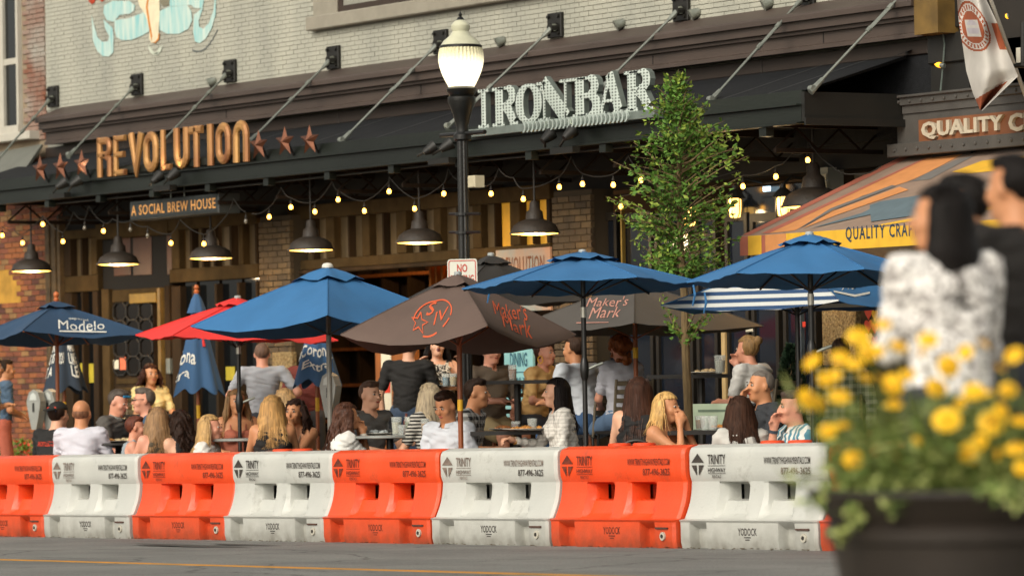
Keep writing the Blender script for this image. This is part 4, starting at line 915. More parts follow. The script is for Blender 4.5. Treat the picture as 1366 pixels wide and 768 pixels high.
for k in range(9):
    X = XA+(k-7)*1.83; orange = k % 2 == 0
    t = thing('barrier', (X, DB+.30+rnd.uniform(-.02, .02), gz(X)), labs[k], 'barrier', 'water-filled barriers along the road', world=False)
    t.rotation_euler = (0, -slope, rnd.uniform(-.012, .012))
    body = obj('body', meO if orange else meW, parent=t)
    mi = (m_inkO if orange else m_ink2); mf = m_inkO if orange else (m_ink2 if k == 7 else m_ink3)
    mlogo = m_ink2 if (k in (3, 7)) else (m_inkO if orange else m_ink3)
    for me in logo_mesh(mlogo if k != 1 else m_ink3): obj('logo', me, parent=body)
    mt = m_ink2 if k in (3, 7) else mf
    Yt = -.206
    for s_, x0, x1, z0, z1, m__ in (('TRINITY', .285, .52, .66, .735, mt), ('HIGHWAY', .285, .52, .595, .63, mt), ('RENTALS', .34, .46, .55, .575, mt), ('WWW.TRINITYHIGHWAYRENTALS.COM', 1.03, 1.63, .655, .71, mi if k != 5 else mf), ('877-496-3625', 1.25, 1.63, .575, .63, mi)):
        if k == 7 and s_ == '877-496-3625': m__ = m_ink3
        obj('lettering', tmesh(s_, x0, x1, z0, z1, Yt, m__, .012), parent=body)
    for z in (.645, .585): obj('lettering_rule', MB().box(.285, .52, Yt-.0005, Yt, z, z+.004), mt, body)
    obj('lettering', tmesh('YODOCK', .80, 1.05, .105, .165, -.3015, m_ink2 if k in (1, 3, 5, 7) else mi, .02), parent=body)
    for q, (z, w) in enumerate(((.088, .09), (.07, .06))): obj('lettering_rule', MB().box(.925-w/2, .925+w/2, -.302, -.3015, z, z+.008), mi, body)
    d = obj('drain_plug', blt, parent=t, loc=(1.66, -.298, .095)); obj('plug_socket', blt2, parent=d, loc=(0, -.014, 0))
    obj('end_slot_shade', MB().box(1.56, 1.73, -.3125, -.29, .152, .166), mat('slot_shadow_line', '#4a3026', .8), t)  # dark strip laid on the face as the shadow line of a slot
    for cx_ in (.62, .98):
        if k in (3, 6, 7): obj('fill_cap', cap_m, parent=t, loc=(cx_+(.25 if k == 7 else 0), .0, .812))
# ================================================================ right-hand shop: black pilaster, riveted sign, striped awning, flag
YQ = DW-.22
sx0 = Xr+.0
sh = thing('corner_shop', (sx0+3, DW, gz(sx0, 25)), 'dark corner shop front right of the canopy with riveted steel sign band', 'building')
m_bp = mat('black_pilaster', '#191713', .6, .2, 4, .1)
px0 = at(1241, 60, DW-.12).x; px1 = at(1292, 60, DW-.12).x
pl = obj('pilaster', MB().box(px0, px1, DW-.12, DW+.3, at(1260, 140, DW).z-1.2, ZT), m_bp, sh)
for z_ in (at(1250, 37, DW-.16).z, at(1250, 82, DW-.16).z): pl.select_set(False); obj('pilaster_band', MB().bbox(px0+.003, px1+.01, DW-.16, DW-.121, z_-.02, z_+.25, .01), m_bp, sh)
obj('wall', MB().box(px1, px1+9, DW+.02, DW+.3, -.3, ZT), mat('shop_wall_dark', '#241f19', .7, .2, 3), sh)
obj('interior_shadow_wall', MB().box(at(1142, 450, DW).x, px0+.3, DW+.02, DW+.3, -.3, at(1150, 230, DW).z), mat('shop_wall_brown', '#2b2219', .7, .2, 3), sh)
# sign band
g0 = at(1190, 205, YQ); q0 = at(1183, 206, YQ-.06)
m_gs = mat('grey_riveted_steel', '#4a4743', .55, .15, 6, .15, 50)
zsb, zst = at(1183, 211, YQ).z, at(1215, 127, YQ).z
sb = thing('shop_sign', (g0.x, YQ, zsb), 'grey riveted steel sign reading QUALITY CRAFT on copper brown board', 'sign')
xe_ = g0.x+7
obj('band', MB().bbox(at(1196, 170, YQ).x, xe_, YQ, YQ+.9, zsb+.06, zst-.05, .01), m_gs, sb)
obj('top_moulding', MB().extrude_x([(YQ-.02, zst-.17), (YQ-.02, zst-.10), (YQ-.05, zst-.09), (YQ-.05, zst-.03), (YQ-.08, zst-.02), (YQ-.08, zst), (YQ+.9, zst+.02), (YQ+.9, zst-.17)][::-1], at(1211, 140, YQ).x-.06, xe_), m_gs, sb)
obj('lower_flange', MB().bbox(q0.x, xe_, YQ-.06, YQ+.02, zsb, zsb+.12, .006), m_gs, sb)
cx_0 = at(1226, 170, YQ-.02).x
zcb, zct = at(1230, 189, YQ-.02).z, at(1230, 160, YQ-.02).z
obj('copper_board', MB().box(cx_0, xe_, YQ-.025, YQ-.003, zcb, zct), mat('copper_board', '#7a4a2c', .6, .15, 6), sb)
rv = MB().lathe([(.018, 0), (.014, .012), (0, .016)], 8, M=Matrix.Rotation(R_(90), 4, 'X')).mesh('rivet', m_gs, True)
x = q0.x+.12
while x < q0.x+3.0:
    obj('rivet', rv, parent=sb, loc=(x, YQ-.062, zsb+.06)); obj('rivet', rv, parent=sb, loc=(x+.06, YQ-.052, zst-.06)); x += .17
tx0, tx1 = at(1232, 175, YQ-.03).x, at(1341, 162, YQ-.03).x
tz0, tz1 = at(1235, 187, YQ-.03).z, at(1235, 163, YQ-.03).z
m_sl = mat('cream_raised_letter', '#b7ac97', .6, .1, 9)
text_on('lettering', 'QUALITY', lambda u, v: (tx0+(tx1-tx0)*u, YQ-.06, tz0+(tz1-tz0)*v), m_sl, sb, bold=.035, spacing=1.05, thick=(0, .035, 0))
wC = (tx1-tx0)/7*1.08
text_on('lettering', 'CRAFT', lambda u, v: (tx1+.42*wC+wC*5*u, YQ-.06, tz0+(tz1-tz0)*v), m_sl, sb, bold=.035, spacing=1.05, thick=(0, .035, 0))
# awning
YA0 = 23.75; _k = at(1203, 209, 1.0)-CO; YA1 = at(988, 315, YA0).x/_k.x
fl_ = at(988, 315, YA0); xaw0 = fl_.x; ztop = at(1203, 209, YA1).z; zfr = fl_.z
rl = at(1203, 209, YA1).x; xaw1 = xaw0+7.5
aw = thing('shop_awning', (xaw0, (YA0+YA1)/2, zfr), 'sloping shop awning printed with orange, grey and blue rays and a yellow valance', 'awning')
def slope_pt(u, v, dz=.0): return (xaw0+u, YA0+(YA1-YA0)*v, zfr+(ztop-zfr)*v+dz)
m_can = mat('taupe_canvas', '#8d7767', .85, .1, 6, .1, 60)
obj('canvas', MB().add([slope_pt(0, 0), slope_pt(7.5, 0), slope_pt(7.5, 1), slope_pt(0, 1), slope_pt(0, 0, -.02), slope_pt(7.5, 0, -.02), slope_pt(7.5, 1, -.02), slope_pt(0, 1, -.02)], [(0,1,2,3),(7,6,5,4),(0,3,7,4),(1,5,6,2),(3,2,6,7),(0,4,5,1)]), m_can, aw)
def on_slope(px, py):
    """pixel -> point on the sloped canvas"""
    lo, hi = 0., 1.
    for _ in range(40):
        v = (lo+hi)/2; p = at(px, py, YA0+(YA1-YA0)*v)
        if p.z > zfr+(ztop-zfr)*v: lo = v
        else: hi = v
    return at(px, py, YA0+(YA1-YA0)*v)
def ray(name, pts, m, dz):
    P = []
    for p in pts:
        q = on_slope(*p); q.y = min(max(q.y, YA0), YA1); q.x = max(q.x, xaw0+.003); q.z = zfr+(ztop-zfr)*(q.y-YA0)/(YA1-YA0)+dz; P.append(tuple(q))
    obj(name, MB().add(P, [tuple(range(len(P)))]), m, aw)
c_sal = mat('salmon_print', '#a8604c', .85, .08, 8); c_ora = mat('orange_print', '#cb8850', .85, .08, 8); c_blu = mat('slate_blue_print', '#5b6b72', .85, .1, 8); c_gry = mat('grey_print', '#6e6a66', .85, .1, 8); c_yel = mat('yellow_print', '#d9a82e', .85, .08, 8)
ray('printed_ray', [(988, 314), (1201, 208), (1218, 207), (1000, 314)], c_sal, .004)
ray('printed_ray', [(1022, 312), (1150, 253), (1232, 212), (1285, 206), (1220, 240), (1150, 262), (1060, 308)], c_ora, .004)
ray('printed_ray', [(1016, 312), (1233, 212), (1241, 210), (1026, 312)], c_sal, .006)
ray('printed_ray', [(1070, 306), (1110, 283), (1200, 250), (1212, 254), (1115, 288)], c_ora, .006)
ray('printed_ray', [(1064, 307), (1112, 281), (1196, 249), (1190, 248), (1108, 279)], c_gry, .008)
ray('printed_ray', [(1080, 306), (1150, 285), (1164, 278), (1166, 286)], c_blu, .008)
ray('printed_ray', [(1160, 275), (1175, 270), (1300, 250), (1320, 275), (1162, 297)], c_blu, .010)
ray('printed_ray', [(1270, 230), (1310, 215), (1400, 205), (1400, 222), (1290, 232)], c_yel, .004)
ray('printed_ray', [(1163, 302), (1300, 275), (1400, 262), (1400, 268), (1165, 304)], c_yel, .004)
ray('printed_ray', [(1210, 243), (1280, 212), (1300, 208), (1240, 240)], c_gry, .004)
# valance in coloured sections
vz1, vz0 = zfr-.004, at(1159, 331, YA0).z
for (p0, p1, m) in ((988, 999, c_sal), (999, 1017, c_yel), (1017, 1022, c_sal), (1022, 1050, c_ora), (1050, 1700, c_yel)):
    X0, X1 = max(xaw0, at(p0, 320, YA0).x), at(p1, 320, YA0).x
    obj('valance_panel', MB().bbox(X0, X1-.004, YA0-.012, YA0-.002, vz0, vz1, .002), m, aw)
vx0, vx1 = at(1130, 318, YA0).x, at(1211, 314, YA0).x
text_on('lettering', 'QUALITY CRAFT', lambda u, v: (vx0+(vx1-vx0)*u*1.19, YA0-.016, vz0+.06+.14*v), mat('navy_print', '#23384a', .8, .1), aw, spacing=1.25, bold=.015)
obj('frame', MB().tube([slope_pt(.04, 0, -.05), slope_pt(.04, 1, -.05)], .016, 6).tube([slope_pt(.04, 0, -.05), (xaw0+.04, YA1, zfr-.05)], .016, 6), m_blk, aw)
# flag on an angled pole
fp = at(1300, -30, YQ-.7)
fl = thing('hanging_flag', at(1310, 145, YQ-.7), 'limp white flag with copper round emblem hanging above the shop sign', 'flag')
obj('flag_pole', MB().tube([at(1376, 150, YQ+.0), at(1300, -60, YQ-.72)], .018, 8), mat('white_pole', '#b9b4a6', .5, .05), fl)
Lf = [(1276, -10), (1279, 30), (1284, 60), (1289, 95), (1298, 125), (1307, 146)]; Rf = [(1311, -10), (1330, 30), (1341, 62), (1353, 90), (1358, 102), (1310, 148)]
g = MB(); nu = 51
Vf = []
for i in range(121):
    s_ = i/120*5; k = min(4, int(s_)); u = s_-k
    l_ = (Lf[k][0]*(1-u)+Lf[k+1][0]*u, Lf[k][1]*(1-u)+Lf[k+1][1]*u); r_ = (Rf[k][0]*(1-u)+Rf[k+1][0]*u, Rf[k][1]*(1-u)+Rf[k+1][1]*u)
    for j in range(nu):
        w = j/(nu-1); Vf.append(at(l_[0]*(1-w)+r_[0]*w, l_[1]*(1-w)+r_[1]*w, YQ-.7+.09*math.sin(w*7+i*.03)+.03*math.sin(i*.12+w*3)))
g.add(Vf, [(i*nu+j, i*nu+j+1, (i+1)*nu+j+1, (i+1)*nu+j) for i in range(120) for j in range(nu-1)])
me = g.mesh('cloth', mat('flag_white', '#b3aea6', .8, .08, 5), True, 180); cop = mat('flag_copper', '#8a4526', .8, .1, 6); me.materials.append(cop); ltg = mat('flag_lilac', '#a39ca0', .8, .1, 6); me.materials.append(ltg)
for p in me.polygons:
    i, j = divmod(p.index, nu-1); di, dj = (i-30)/24, (j-16)/21; rr = math.hypot(di, dj)
    if .90 < rr < 1.0 or (.30 < rr < .66 and not (abs(di) < .36 and abs(dj) < .40)): p.material_index = 1
    elif rr < .36 and (int(i/3) % 3): p.material_index = 2
    elif .70 < rr < .86 and (int(math.atan2(di, dj)*9) % 2): p.material_index = 1
    if 24 < i < 52 and j >= 42: p.material_index = 1
    if i > 104-j*.2 and j < 40: p.material_index = 1
obj('cloth', me, parent=fl)
# bulbs clipped on the pilaster
m_amb = mat('amber_bulb', '#e8a52a', .3, 0, emit=1.6)
t = thing('pilaster_light_string', at(1257, 120, DW-.2), 'string of amber bulbs clipped up the black pilaster', 'string light')
obj('cord', MB().tube([at(1255, -20, DW-.18), at(1256, 28, DW-.18), at(1260, 60, DW-.18), at(1258, 88, DW-.18), at(1254, 128, DW-.18)], .008, 5), mat('grey_green_cord', '#5b6660', .7), t)
for a_, b_ in (((1259, 28), (1246, 30)), ((1260, 88), (1247, 86)), ((1346, 21), (1341, 23)), ((1346, 65), (1341, 66))):
    A_, B_ = at(a_[0], a_[1], DW-.2), at(b_[0], b_[1], DW-.22)
    sk_ = obj('socket', MB().tube([A_, A_.lerp(B_, .45)], .022, 8), m_galv, t); obj('bulb', MB().tube([A_.lerp(B_, .4), A_.lerp(B_, .7), B_], [.026, .024, .005], 8), m_amb, sk_)
# iron street fixture peeking in at the top right corner
t = thing('shop_bracket', at(1362, 60, YQ-.5), 'black iron bracket with pale plate at the top right corner', 'bracket')
obj('arm', MB().tube([at(1380, 88, YQ-.5), at(1352, 88, YQ-.5)], .02, 8).tube([at(1366, 30, YQ-.5), at(1366, 88, YQ-.5)], .03, 8), m_blk, t)
obj('plate', MB().box(at(1358, 84, YQ-.5).x, at(1364, 84, YQ-.5).x, YQ-.52, YQ-.5, at(1360, 84, YQ-.5).z, at(1360, 64, YQ-.5).z), mat('white_pole', '#b9b4a6'), t)
# paper-heart garlands
hcol = [('#6f9a96', '#b9402a', '#b9402a', '#d3c19a', '#c9b58e'), ('#7f9a3a', '#d7a62c', '#c24a34', '#b9402a', '#c9c0a6')]
for gi, (px, lab) in enumerate(((1159, 'left of the two beside the pebble column'), (1167.5, 'right of the two beside the pebble column'))):
    t = thing('heart_garland', at(px, 480, DW-.5), f'garland of paper hearts, {lab}', 'garland', 'heart garlands')
    obj('cord', MB().tube([at(px, 385, DW-.5), at(px, 490, DW-.5)], .003, 4), m_cord, t)
    for i in range(5):
        c = at(px, 399+i*17.5+gi*3, DW-.5); s_ = .062 if gi == 0 else .05
        pts = [(c.x+s_*16*math.sin(a_)**3/16, c.z+s_*(13*math.cos(a_)-5*math.cos(2*a_)-2*math.cos(3*a_)-math.cos(4*a_))/14) for a_ in np.linspace(0, 2*math.pi, 17)[:-1]]
        obj('paper_heart', MB().prism(pts, DW-.506, DW-.501), mat('heart_'+hcol[gi][i][1:], hcol[gi][i], .8, .05), t)
# ================================================================ parking meters
m_met = mat('grey_meter_enamel', '#8b8c86', .4, .12, 8)
def meter(px, py, Y, lab, n):
    c = at(px, py, Y); t = thing('parking_meter', (c.x, c.y, gz(c.x, Y)), lab, 'parking meter', 'parking meters')
    obj('post', MB().tube([(c.x, Y, gz(c.x, Y)), (c.x, Y, c.z-.30)], .03, 8), m_met, t)
    for k in range(n):
        o_ = CR*(.15*(k-(n-1)/2)) + CF*(.10*k); ox, oy = o_.x, o_.y; M = Matrix.Translation((c.x+ox, Y+oy, c.z)) @ Matrix.Rotation(TH-.5, 4, 'Z')
        hd = obj('meter_head', MB().prism([(-.085, -.05), (-.095, .02), (-.06, .12), (.0, .155), (.06, .12), (.095, .02), (.085, -.05), (.05, -.22), (.03, -.30), (-.03, -.30), (-.05, -.22)], -.06, .06, M), m_met, t)
        obj('window', MB().prism([(-.05, .03), (.05, .03), (.04, .09), (0, .12), (-.04, .09)], -.066, -.062, M), mat('meter_window', '#b9bdb8', .15, .1, 5), hd)
        obj('slot', MB().box(-.012, .012, -.067, -.062, -.10, .0, M), mat('meter_slot', '#24231f', .6), hd)
meter(57.5, 537, DK+.35, 'grey double headed parking meter left of the man in the black cap', 2)
meter(441, 517, DK+.4, 'grey parking meter behind the blue parasol pole', 1)
# ================================================================ street tree
YT = DK+.6
tb_ = at(917, 560, YT); tz = gz(tb_.x, 24)
tr = thing('street_tree', (tb_.x, YT, tz), 'slender young street tree with dense upright green crown beside IRON BAR sign', 'tree')
m_bark = mat('pale_bark', '#6d5a3c', .9, .3, 20, .5, 60, stretch=(1, 1, .3))
tp = [at(px, py, YT) for px, py in ((922, 640), (919, 560), (915, 480), (913, 400), (908, 330), (905, 250), (906, 180), (905, 110))]; tp[0].z = tz
obj('trunk', MB().tube(tp, [.05, .042, .038, .034, .03, .022, .014, .005], 8), m_bark, tr, True)
rt_ = random.Random(3)
# crown outline in the photo: (py, left px, right px)
outl = [(95, 900, 908), (120, 880, 915), (150, 868, 945), (180, 862, 968), (205, 850, 985), (230, 842, 985), (260, 838, 980), (290, 842, 975), (320, 850, 975), (345, 858, 968), (365, 862, 955)]
twigs = MB(); Lv = []
def leaf(p, d, s_, out):
    up = Vector((rt_.uniform(-1, 1), rt_.uniform(-1, 1), rt_.uniform(.2, 1))).normalized(); w = d.cross(up); w = w.normalized() if w.length > 1e-3 else Vector((1, 0, 0)); n_ = w.cross(d).normalized()
    o = len(out.v); out.v += [tuple(p), tuple(p+d*s_*.45+w*s_*.27-n_*s_*.07), tuple(p+d*s_), tuple(p+d*s_*.45-w*s_*.27-n_*s_*.07), tuple(p+d*s_*.5+n_*s_*.03)]
    out.f += [(o, o+1, o+4), (o+1, o+2, o+4), (o+2, o+3, o+4), (o+3, o, o+4)]
lv1, lv2 = MB(), MB()
def spray(a_, b_, nl, s0=.055, bright=.25):
    twigs.tube([a_, a_.lerp(b_, .5)+Vector((0, 0, .02)), b_], [.008, .005, .002], 4, False)
    for k in range(nl):
        u = rt_.uniform(.15, 1.0); p = a_.lerp(b_, u)+Vector((rt_.gauss(0, .025), rt_.gauss(0, .025), rt_.gauss(0, .02)))
        d = ((b_-a_).normalized()*.6+Vector((rt_.gauss(0, .6), rt_.gauss(0, .6), rt_.gauss(-.15, .45)))).normalized()
        leaf(p, d, s0*rt_.uniform(.7, 1.3), lv2 if rt_.random() < bright*(u**2)*1.6 else lv1)
for k in range(230):
    py = 100+(370-100)*rt_.random()**.9
    for (y0, l0, r0), (y1, l1, r1) in zip(outl, outl[1:]):
        if y0 <= py <= y1: u = (py-y0)/(y1-y0); lpx = l0+(l1-l0)*u; rpx = r0+(r1-r0)*u
    cxp = (lpx+rpx)/2; hw = (rpx-lpx)/2*.0083; base = at(906, min(py+28, 372), YT)
    an = rt_.uniform(0, 2*math.pi); rad = hw*rt_.uniform(.35, 1.0); cc = at(cxp, py, YT)
    tip = Vector((cc.x+rad*math.cos(an)*1.0, YT+rad*math.sin(an), cc.z+rt_.uniform(-.05, .08)))
    spray(base.lerp(cc, .25), tip, rt_.choice((10, 18, 26, 34)), rt_.choice((.045, .055, .064)), .3)
for (px, py) in ((905, 92), (892, 100), (918, 112), (882, 128), (935, 148), (945, 175), (970, 178), (985, 205), (998, 208), (845, 190), (815, 214), (826, 262), (808, 262), (840, 275), (818, 285), (990, 235), (845, 320)):
    e = at(px, py, YT+rt_.uniform(-.2, .1)); b_ = at(905+(px-905)*.25, py+38, YT); spray(b_, e, 26, .05, .8)
for (px, py) in ((880, 395), (890, 420), (895, 438), (955, 400), (962, 408), (935, 430), (905, 440), (940, 395), (885, 405), (930, 440)):
    e = at(px, py, YT+rt_.uniform(-.15, .1)); b_ = at(913, 445+rt_.uniform(-5, 25), YT); spray(b_, e, 20, .05, .3)
obj('branches', twigs, m_bark, tr)
m_lf = mat('tree_leaf', '#56792f', .65, .45, 3, spec=.25); m_lf2 = mat('young_leaf', '#7d8f38', .65, .3, 4, spec=.25)
cr_ = obj('crown', lv1, m_lf, tr); obj('young_shoots', lv2, m_lf2, cr_)
# small conical evergreen by the doors
YY = DC-.2; cb_ = at(1056, 520, YY); et = thing('potted_evergreen', (cb_.x, YY, gz(cb_.x, 24)), 'small conical dark evergreen shrub in a pot by the dark doors', 'shrub')
z0_, z1_ = gz(cb_.x, 24)+.35, at(1054, 461, YY).z; ev = MB()
for k in range(5200):
    u = rt_.random()**1.3; r_ = .26*(1-u)**.75*(.55+.45*rt_.random())+.01; a_ = rt_.uniform(0, 6.283); p = Vector((cb_.x+r_*math.cos(a_), YY+r_*math.sin(a_), z0_+(z1_-z0_)*u))
    d = Vector((math.cos(a_), math.sin(a_), rt_.uniform(.2, 1.4))).normalized(); leaf(p, d, rt_.uniform(.03, .06), ev)
obj('foliage', ev, mat('evergreen', '#16301a', .7, .4, 6), et)
obj('trunk', MB().tube([(cb_.x, YY, gz(cb_.x, 24)+.25), (cb_.x, YY, z1_-.1)], [.025, .006], 6), m_bark, et)
obj('pot', MB().lathe([(.14, 0), (.19, .34), (.205, .34), (.205, .38), (.17, .38), (.16, .33), (0, .33)], 18, (cb_.x, YY, gz(cb_.x, 24))), mat('black_pot', '#26221e', .6), et, True)
# low flowering plant by the left wall
YY = DW-.35; p = at(42, 600, YY); fp_ = thing('flower_clump', (p.x, YY, gz(p.x, 25)), 'low green clump with red flowers against the red brick wall', 'plant')
fo, fl2 = MB(), MB()
for k in range(500):
    a_ = rt_.uniform(0, 6.28); r_ = rt_.uniform(0, .35); q = Vector((p.x+r_*math.cos(a_), YY-.1+r_*.5*math.sin(a_), gz(p.x, 25)+rt_.uniform(.1, .62+.2)))
    leaf(q, Vector((rt_.gauss(0, 1), rt_.gauss(0, 1), rt_.uniform(.2, 1))).normalized(), .07, fo if rt_.random() < .85 else fl2)
obj('foliage', fo, mat('clump_leaf', '#5d7a24', .6, .3, 6), fp_); obj('blossoms', fl2, mat('red_blossom', '#c23a1f', .6, .2, 6), fp_)
# ================================================================ parasols
TOW = Vector((-_F0.x, -_F0.y, 0)); RGT = Vector((_R0.x, _R0.y, 0))
def fabric(name, h, var=.06, h2=None):
    return mat(name, h, .8, var*1.8, 2.2, .25, 5, hex2=h2, detail=8)
m_blue = fabric('blue_canvas', '#30699a'); m_navy = fabric('navy_canvas', '#25425f'); m_red = fabric('red_canvas', '#d8312c'); m_brn = fabric('brown_canvas', '#5b4a42'); m_gryc = fabric('charcoal_canvas', '#4d4843'); m_dgr = fabric('dark_canvas', '#2f2d2b')
m_wood = mat('teak_pole', '#8a4a25', .5, .3, 9, .1, stretch=(1, 1, .2)); m_bpole = mat('black_pole', '#12110f', .35, .1, 9); m_gpole = mat('grey_pole', '#77746c', .4, .15, 9)
m_white = mat('white_print', '#d7d6cd', .8, .08, 9); m_oprint = mat('orange_print_ink', '#c7552f', .8, .1, 9)
class Parasol: pass
def parasol(label, apex, D, R, n, rot, rise, mats, polem, pole_r=.019, tilt=0., sag=.05, hem=.0, cap=True, finial='knob', vent=.22, capm=None, bow=1.12, poledx=0., valance=.0, tiltr=0.):
    A = at(apex[0], apex[1], D); U = Parasol(); gzv = gz(A.x, D)
    t = thing('parasol', (A.x+poledx, A.y, gzv), label, 'parasol', 'parasols over the tables'); U.t = t
    TM = Matrix.Rotation(tilt, 3, RGT) @ Matrix.Rotation(tiltr, 3, TOW)
    def ribv(k):
        a = R_(rot+360*k/n); return (RGT*math.cos(a)+TOW*math.sin(a))*R
    def pt(k, u, v, off=0.):
        e = ribv(k)*(1-u)+ribv(k+1)*u; s_ = 4*u*(1-u)
        p = e*v*(1-hem*s_*v); z = -rise*(v**bow)-sag*s_*v*v+.014*math.sin(u*9.4+k*1.7+R*9)*math.sin(v*5+k)*s_+.007*math.sin(u*23+v*8+k)*s_*v
        return A+TM @ Vector((p.x, p.y, z+off))
    U.pt = pt; U.panels = []
    NU, NV = 10, 9
    for k in range(n):
        mb = MB(); top = []; v0 = .12
        for j in range(NV):
            for i in range(NU): mb.v.append(tuple(pt(k, i/(NU-1), v0+(1-v0)*j/(NV-1))))
        o2 = len(mb.v)
        for j in range(NV):
            for i in range(NU): mb.v.append(tuple(pt(k, i/(NU-1), v0+(1-v0)*j/(NV-1), -.004)))
        for j in range(NV-1):
            for i in range(NU-1):
                a, b, c, d = j*NU+i, j*NU+i+1, (j+1)*NU+i+1, (j+1)*NU+i
                mb.f += [(d, c, b, a), (o2+a, o2+b, o2+c, o2+d)]
        for i in range(NU-1): a = (NV-1)*NU+i; mb.f.append((a, o2+a, o2+a+1, a+1))
        if valance:
            o = len(mb.v)
            for i in range(NU):
                p = pt(k, i/(NU-1), 1); mb.v.append(tuple(p)); mb.v.append(tuple(p+TM @ Vector((0, 0, -valance))))
            mb.f += [(o+2*i, o+2*i+1, o+2*i+3, o+2*i+2) for i in range(NU-1)]
        m = mats[k % len(mats)]
        pn = obj('canopy_panel', mb, m, t, True, 50); U.panels.append(pn)
        rb = MB().tube([pt(k, 0, v, -.018) for v in (.05, .4, .7, .985)], .009, 5)
        obj('seam', MB().tube([pt(k, 0, v, .003) for v in (.12, .35, .6, .8, 1.0)], .006, 4), m, pn)
        rb = obj('rib', rb, polem if polem is not m_gpole else m_bpole, t)
        hubz = TM @ Vector((0, 0, -rise-.10)); obj('strut', MB().tube([A+hubz, pt(k, 0, .52, -.02)], .008, 5), polem if polem is not m_gpole else m_bpole, rb)
    if cap:
        mb = MB(); m_ = n*4
        for j, v in enumerate((0., .5, 1.)):
            for i in range(m_):
                k, u = divmod(i, 4); q = pt(k, u/4, vent*v*1.0); w = .018*math.sin(i*2.1) if j == 2 else 0
                mb.v.append((q.x, q.y, q.z+.035+w+(.012 if j < 2 else 0)))
        mb.f += [(j*m_+i, (j+1)*m_+i, (j+1)*m_+(i+1) % m_, j*m_+(i+1) % m_) for j in range(2) for i in range(m_)]
        obj('vent_cap', mb, capm or mats[0], t, True, 60)
    if finial == 'knob': obj('finial', MB().lathe([(.03, .03), (.035, .05), (.03, .065), (0, .07)], 12, A), mat('pale_finial', '#9aa0a0', .5), t, True)
    elif finial == 'white': obj('finial', MB().lathe([(.055, .035), (.055, .055), (.04, .075), (0, .085)], 14, A), mat('white_finial', '#cfccc0', .5), t, True)
    else: obj('finial', MB().lathe([(.02, .03), (.03, .06), (.02, .08), (.032, .11), (.02, .14), (0, .15)], 12, A), mat('copper_finial', '#b5612f', .5, .1), t, True)
    pd = Vector((poledx, 0, 0))
    obj('pole', MB().tube([A+Vector((0, 0, .03)), A+pd*.5+Vector((0, 0, -(A.z-gzv)*.5)), Vector((A.x+poledx, A.y, gzv))], pole_r, 10), polem, t, True)
    obj('base', MB().lathe([(.25, 0), (.25, .05), (.1, .08), (.05, .30), (0, .30)], 18, (A.x+poledx, A.y, gzv)), m_bpole, t, True)
    U.A, U.n = A, n
    def on(k, px, py, off=.006):
        e0 = pt(k, 0, 1)-A; e1 = pt(k, 1, 1)-A; nn = e0.cross(e1); d = (CF*FPX+CR*(px-683)-CU*(py-384)); s_ = (A-CO).dot(nn)/d.dot(nn); q = CO+d*s_-A
        M = np.array([[e0.dot(e0), e0.dot(e1)], [e0.dot(e1), e1.dot(e1)]]); a, b = np.linalg.solve(M, np.array([q.dot(e0), q.dot(e1)])); v = a+b; u = b/v if v > 1e-6 else .5
        nn = nn.normalized(); nn = nn if nn.z > 0 else -nn
        return pt(k, min(1, max(0, u)), min(v, .975))+nn*off
    U.on = on
    return U
def ptext(U, k, s, bl, br, tl, m, bold=.0, shear=0., spacing=1.0, name='lettering'):
    """lettering on panel k inside the parallelogram bl, br, tl given in the picture"""
    f_ = lambda a, b: tuple(U.on(k, bl[0]+(br[0]-bl[0])*a+(tl[0]-bl[0])*b, bl[1]+(br[1]-bl[1])*a+(tl[1]-bl[1])*b))
    return text_on(name, s, f_, m, U.panels[k % U.n], bold=bold, shear=shear, spacing=spacing)
def pshape(U, k, pts, m, name='print', closed_stroke=None):
    if closed_stroke:
        w = closed_stroke; P = []; n = len(pts); mb = MB()
        for i, p in enumerate(pts):
            q = pts[min(i+1, n-1)]; r = pts[max(i-1, 0)]; dx, dy = q[0]-r[0], q[1]-r[1]; L = math.hypot(dx, dy) or 1
            P += [U.on(k, p[0]-dy/L*w/2, p[1]+dx/L*w/2), U.on(k, p[0]+dy/L*w/2, p[1]-dx/L*w/2)]
        mb.add(P, [(2*i, 2*i+1, 2*i+3, 2*i+2) for i in range(n-1)]); return obj(name, mb, m, U.panels[k % U.n])
    return obj(name, MB().add([U.on(k, *p) for p in pts], [tuple(range(len(pts)))]), m, U.panels[k % U.n])
# navy at far left
UA = parasol('navy parasol with white lettering on a teak pole at the far left', (75, 407), 21.7, 1.03, 4, 14, .34, [m_navy], m_wood, .022, sag=.05, finial='wood', tilt=-.06)
ptext(UA, 0, 'Modelo', (78, 436), (140, 438), (76, 427), m_white, .0, .1); ptext(UA, 0, 'especial', (92, 427), (118, 428.5), (91, 424.5), m_white, .0)
pshape(UA, 0, [(79, 437.5), (142, 440), (142, 441), (79, 438.7)], m_white)
# red
UB = parasol('bright red parasol on a black crank pole behind the big blue one', (317, 403), 22.0, 1.03, 6, 4, .36, [m_red], m_bpole, .021, sag=.03, tiltr=-.045)
# big blue, square
UC = parasol('large blue parasol with white finial on a grey pole, second from the left', (437, 362), 21.35, 1.30, 4, -2, .50, [m_blue], m_gpole, .026, sag=.09, finial='white', tilt=-.05, vent=.27)
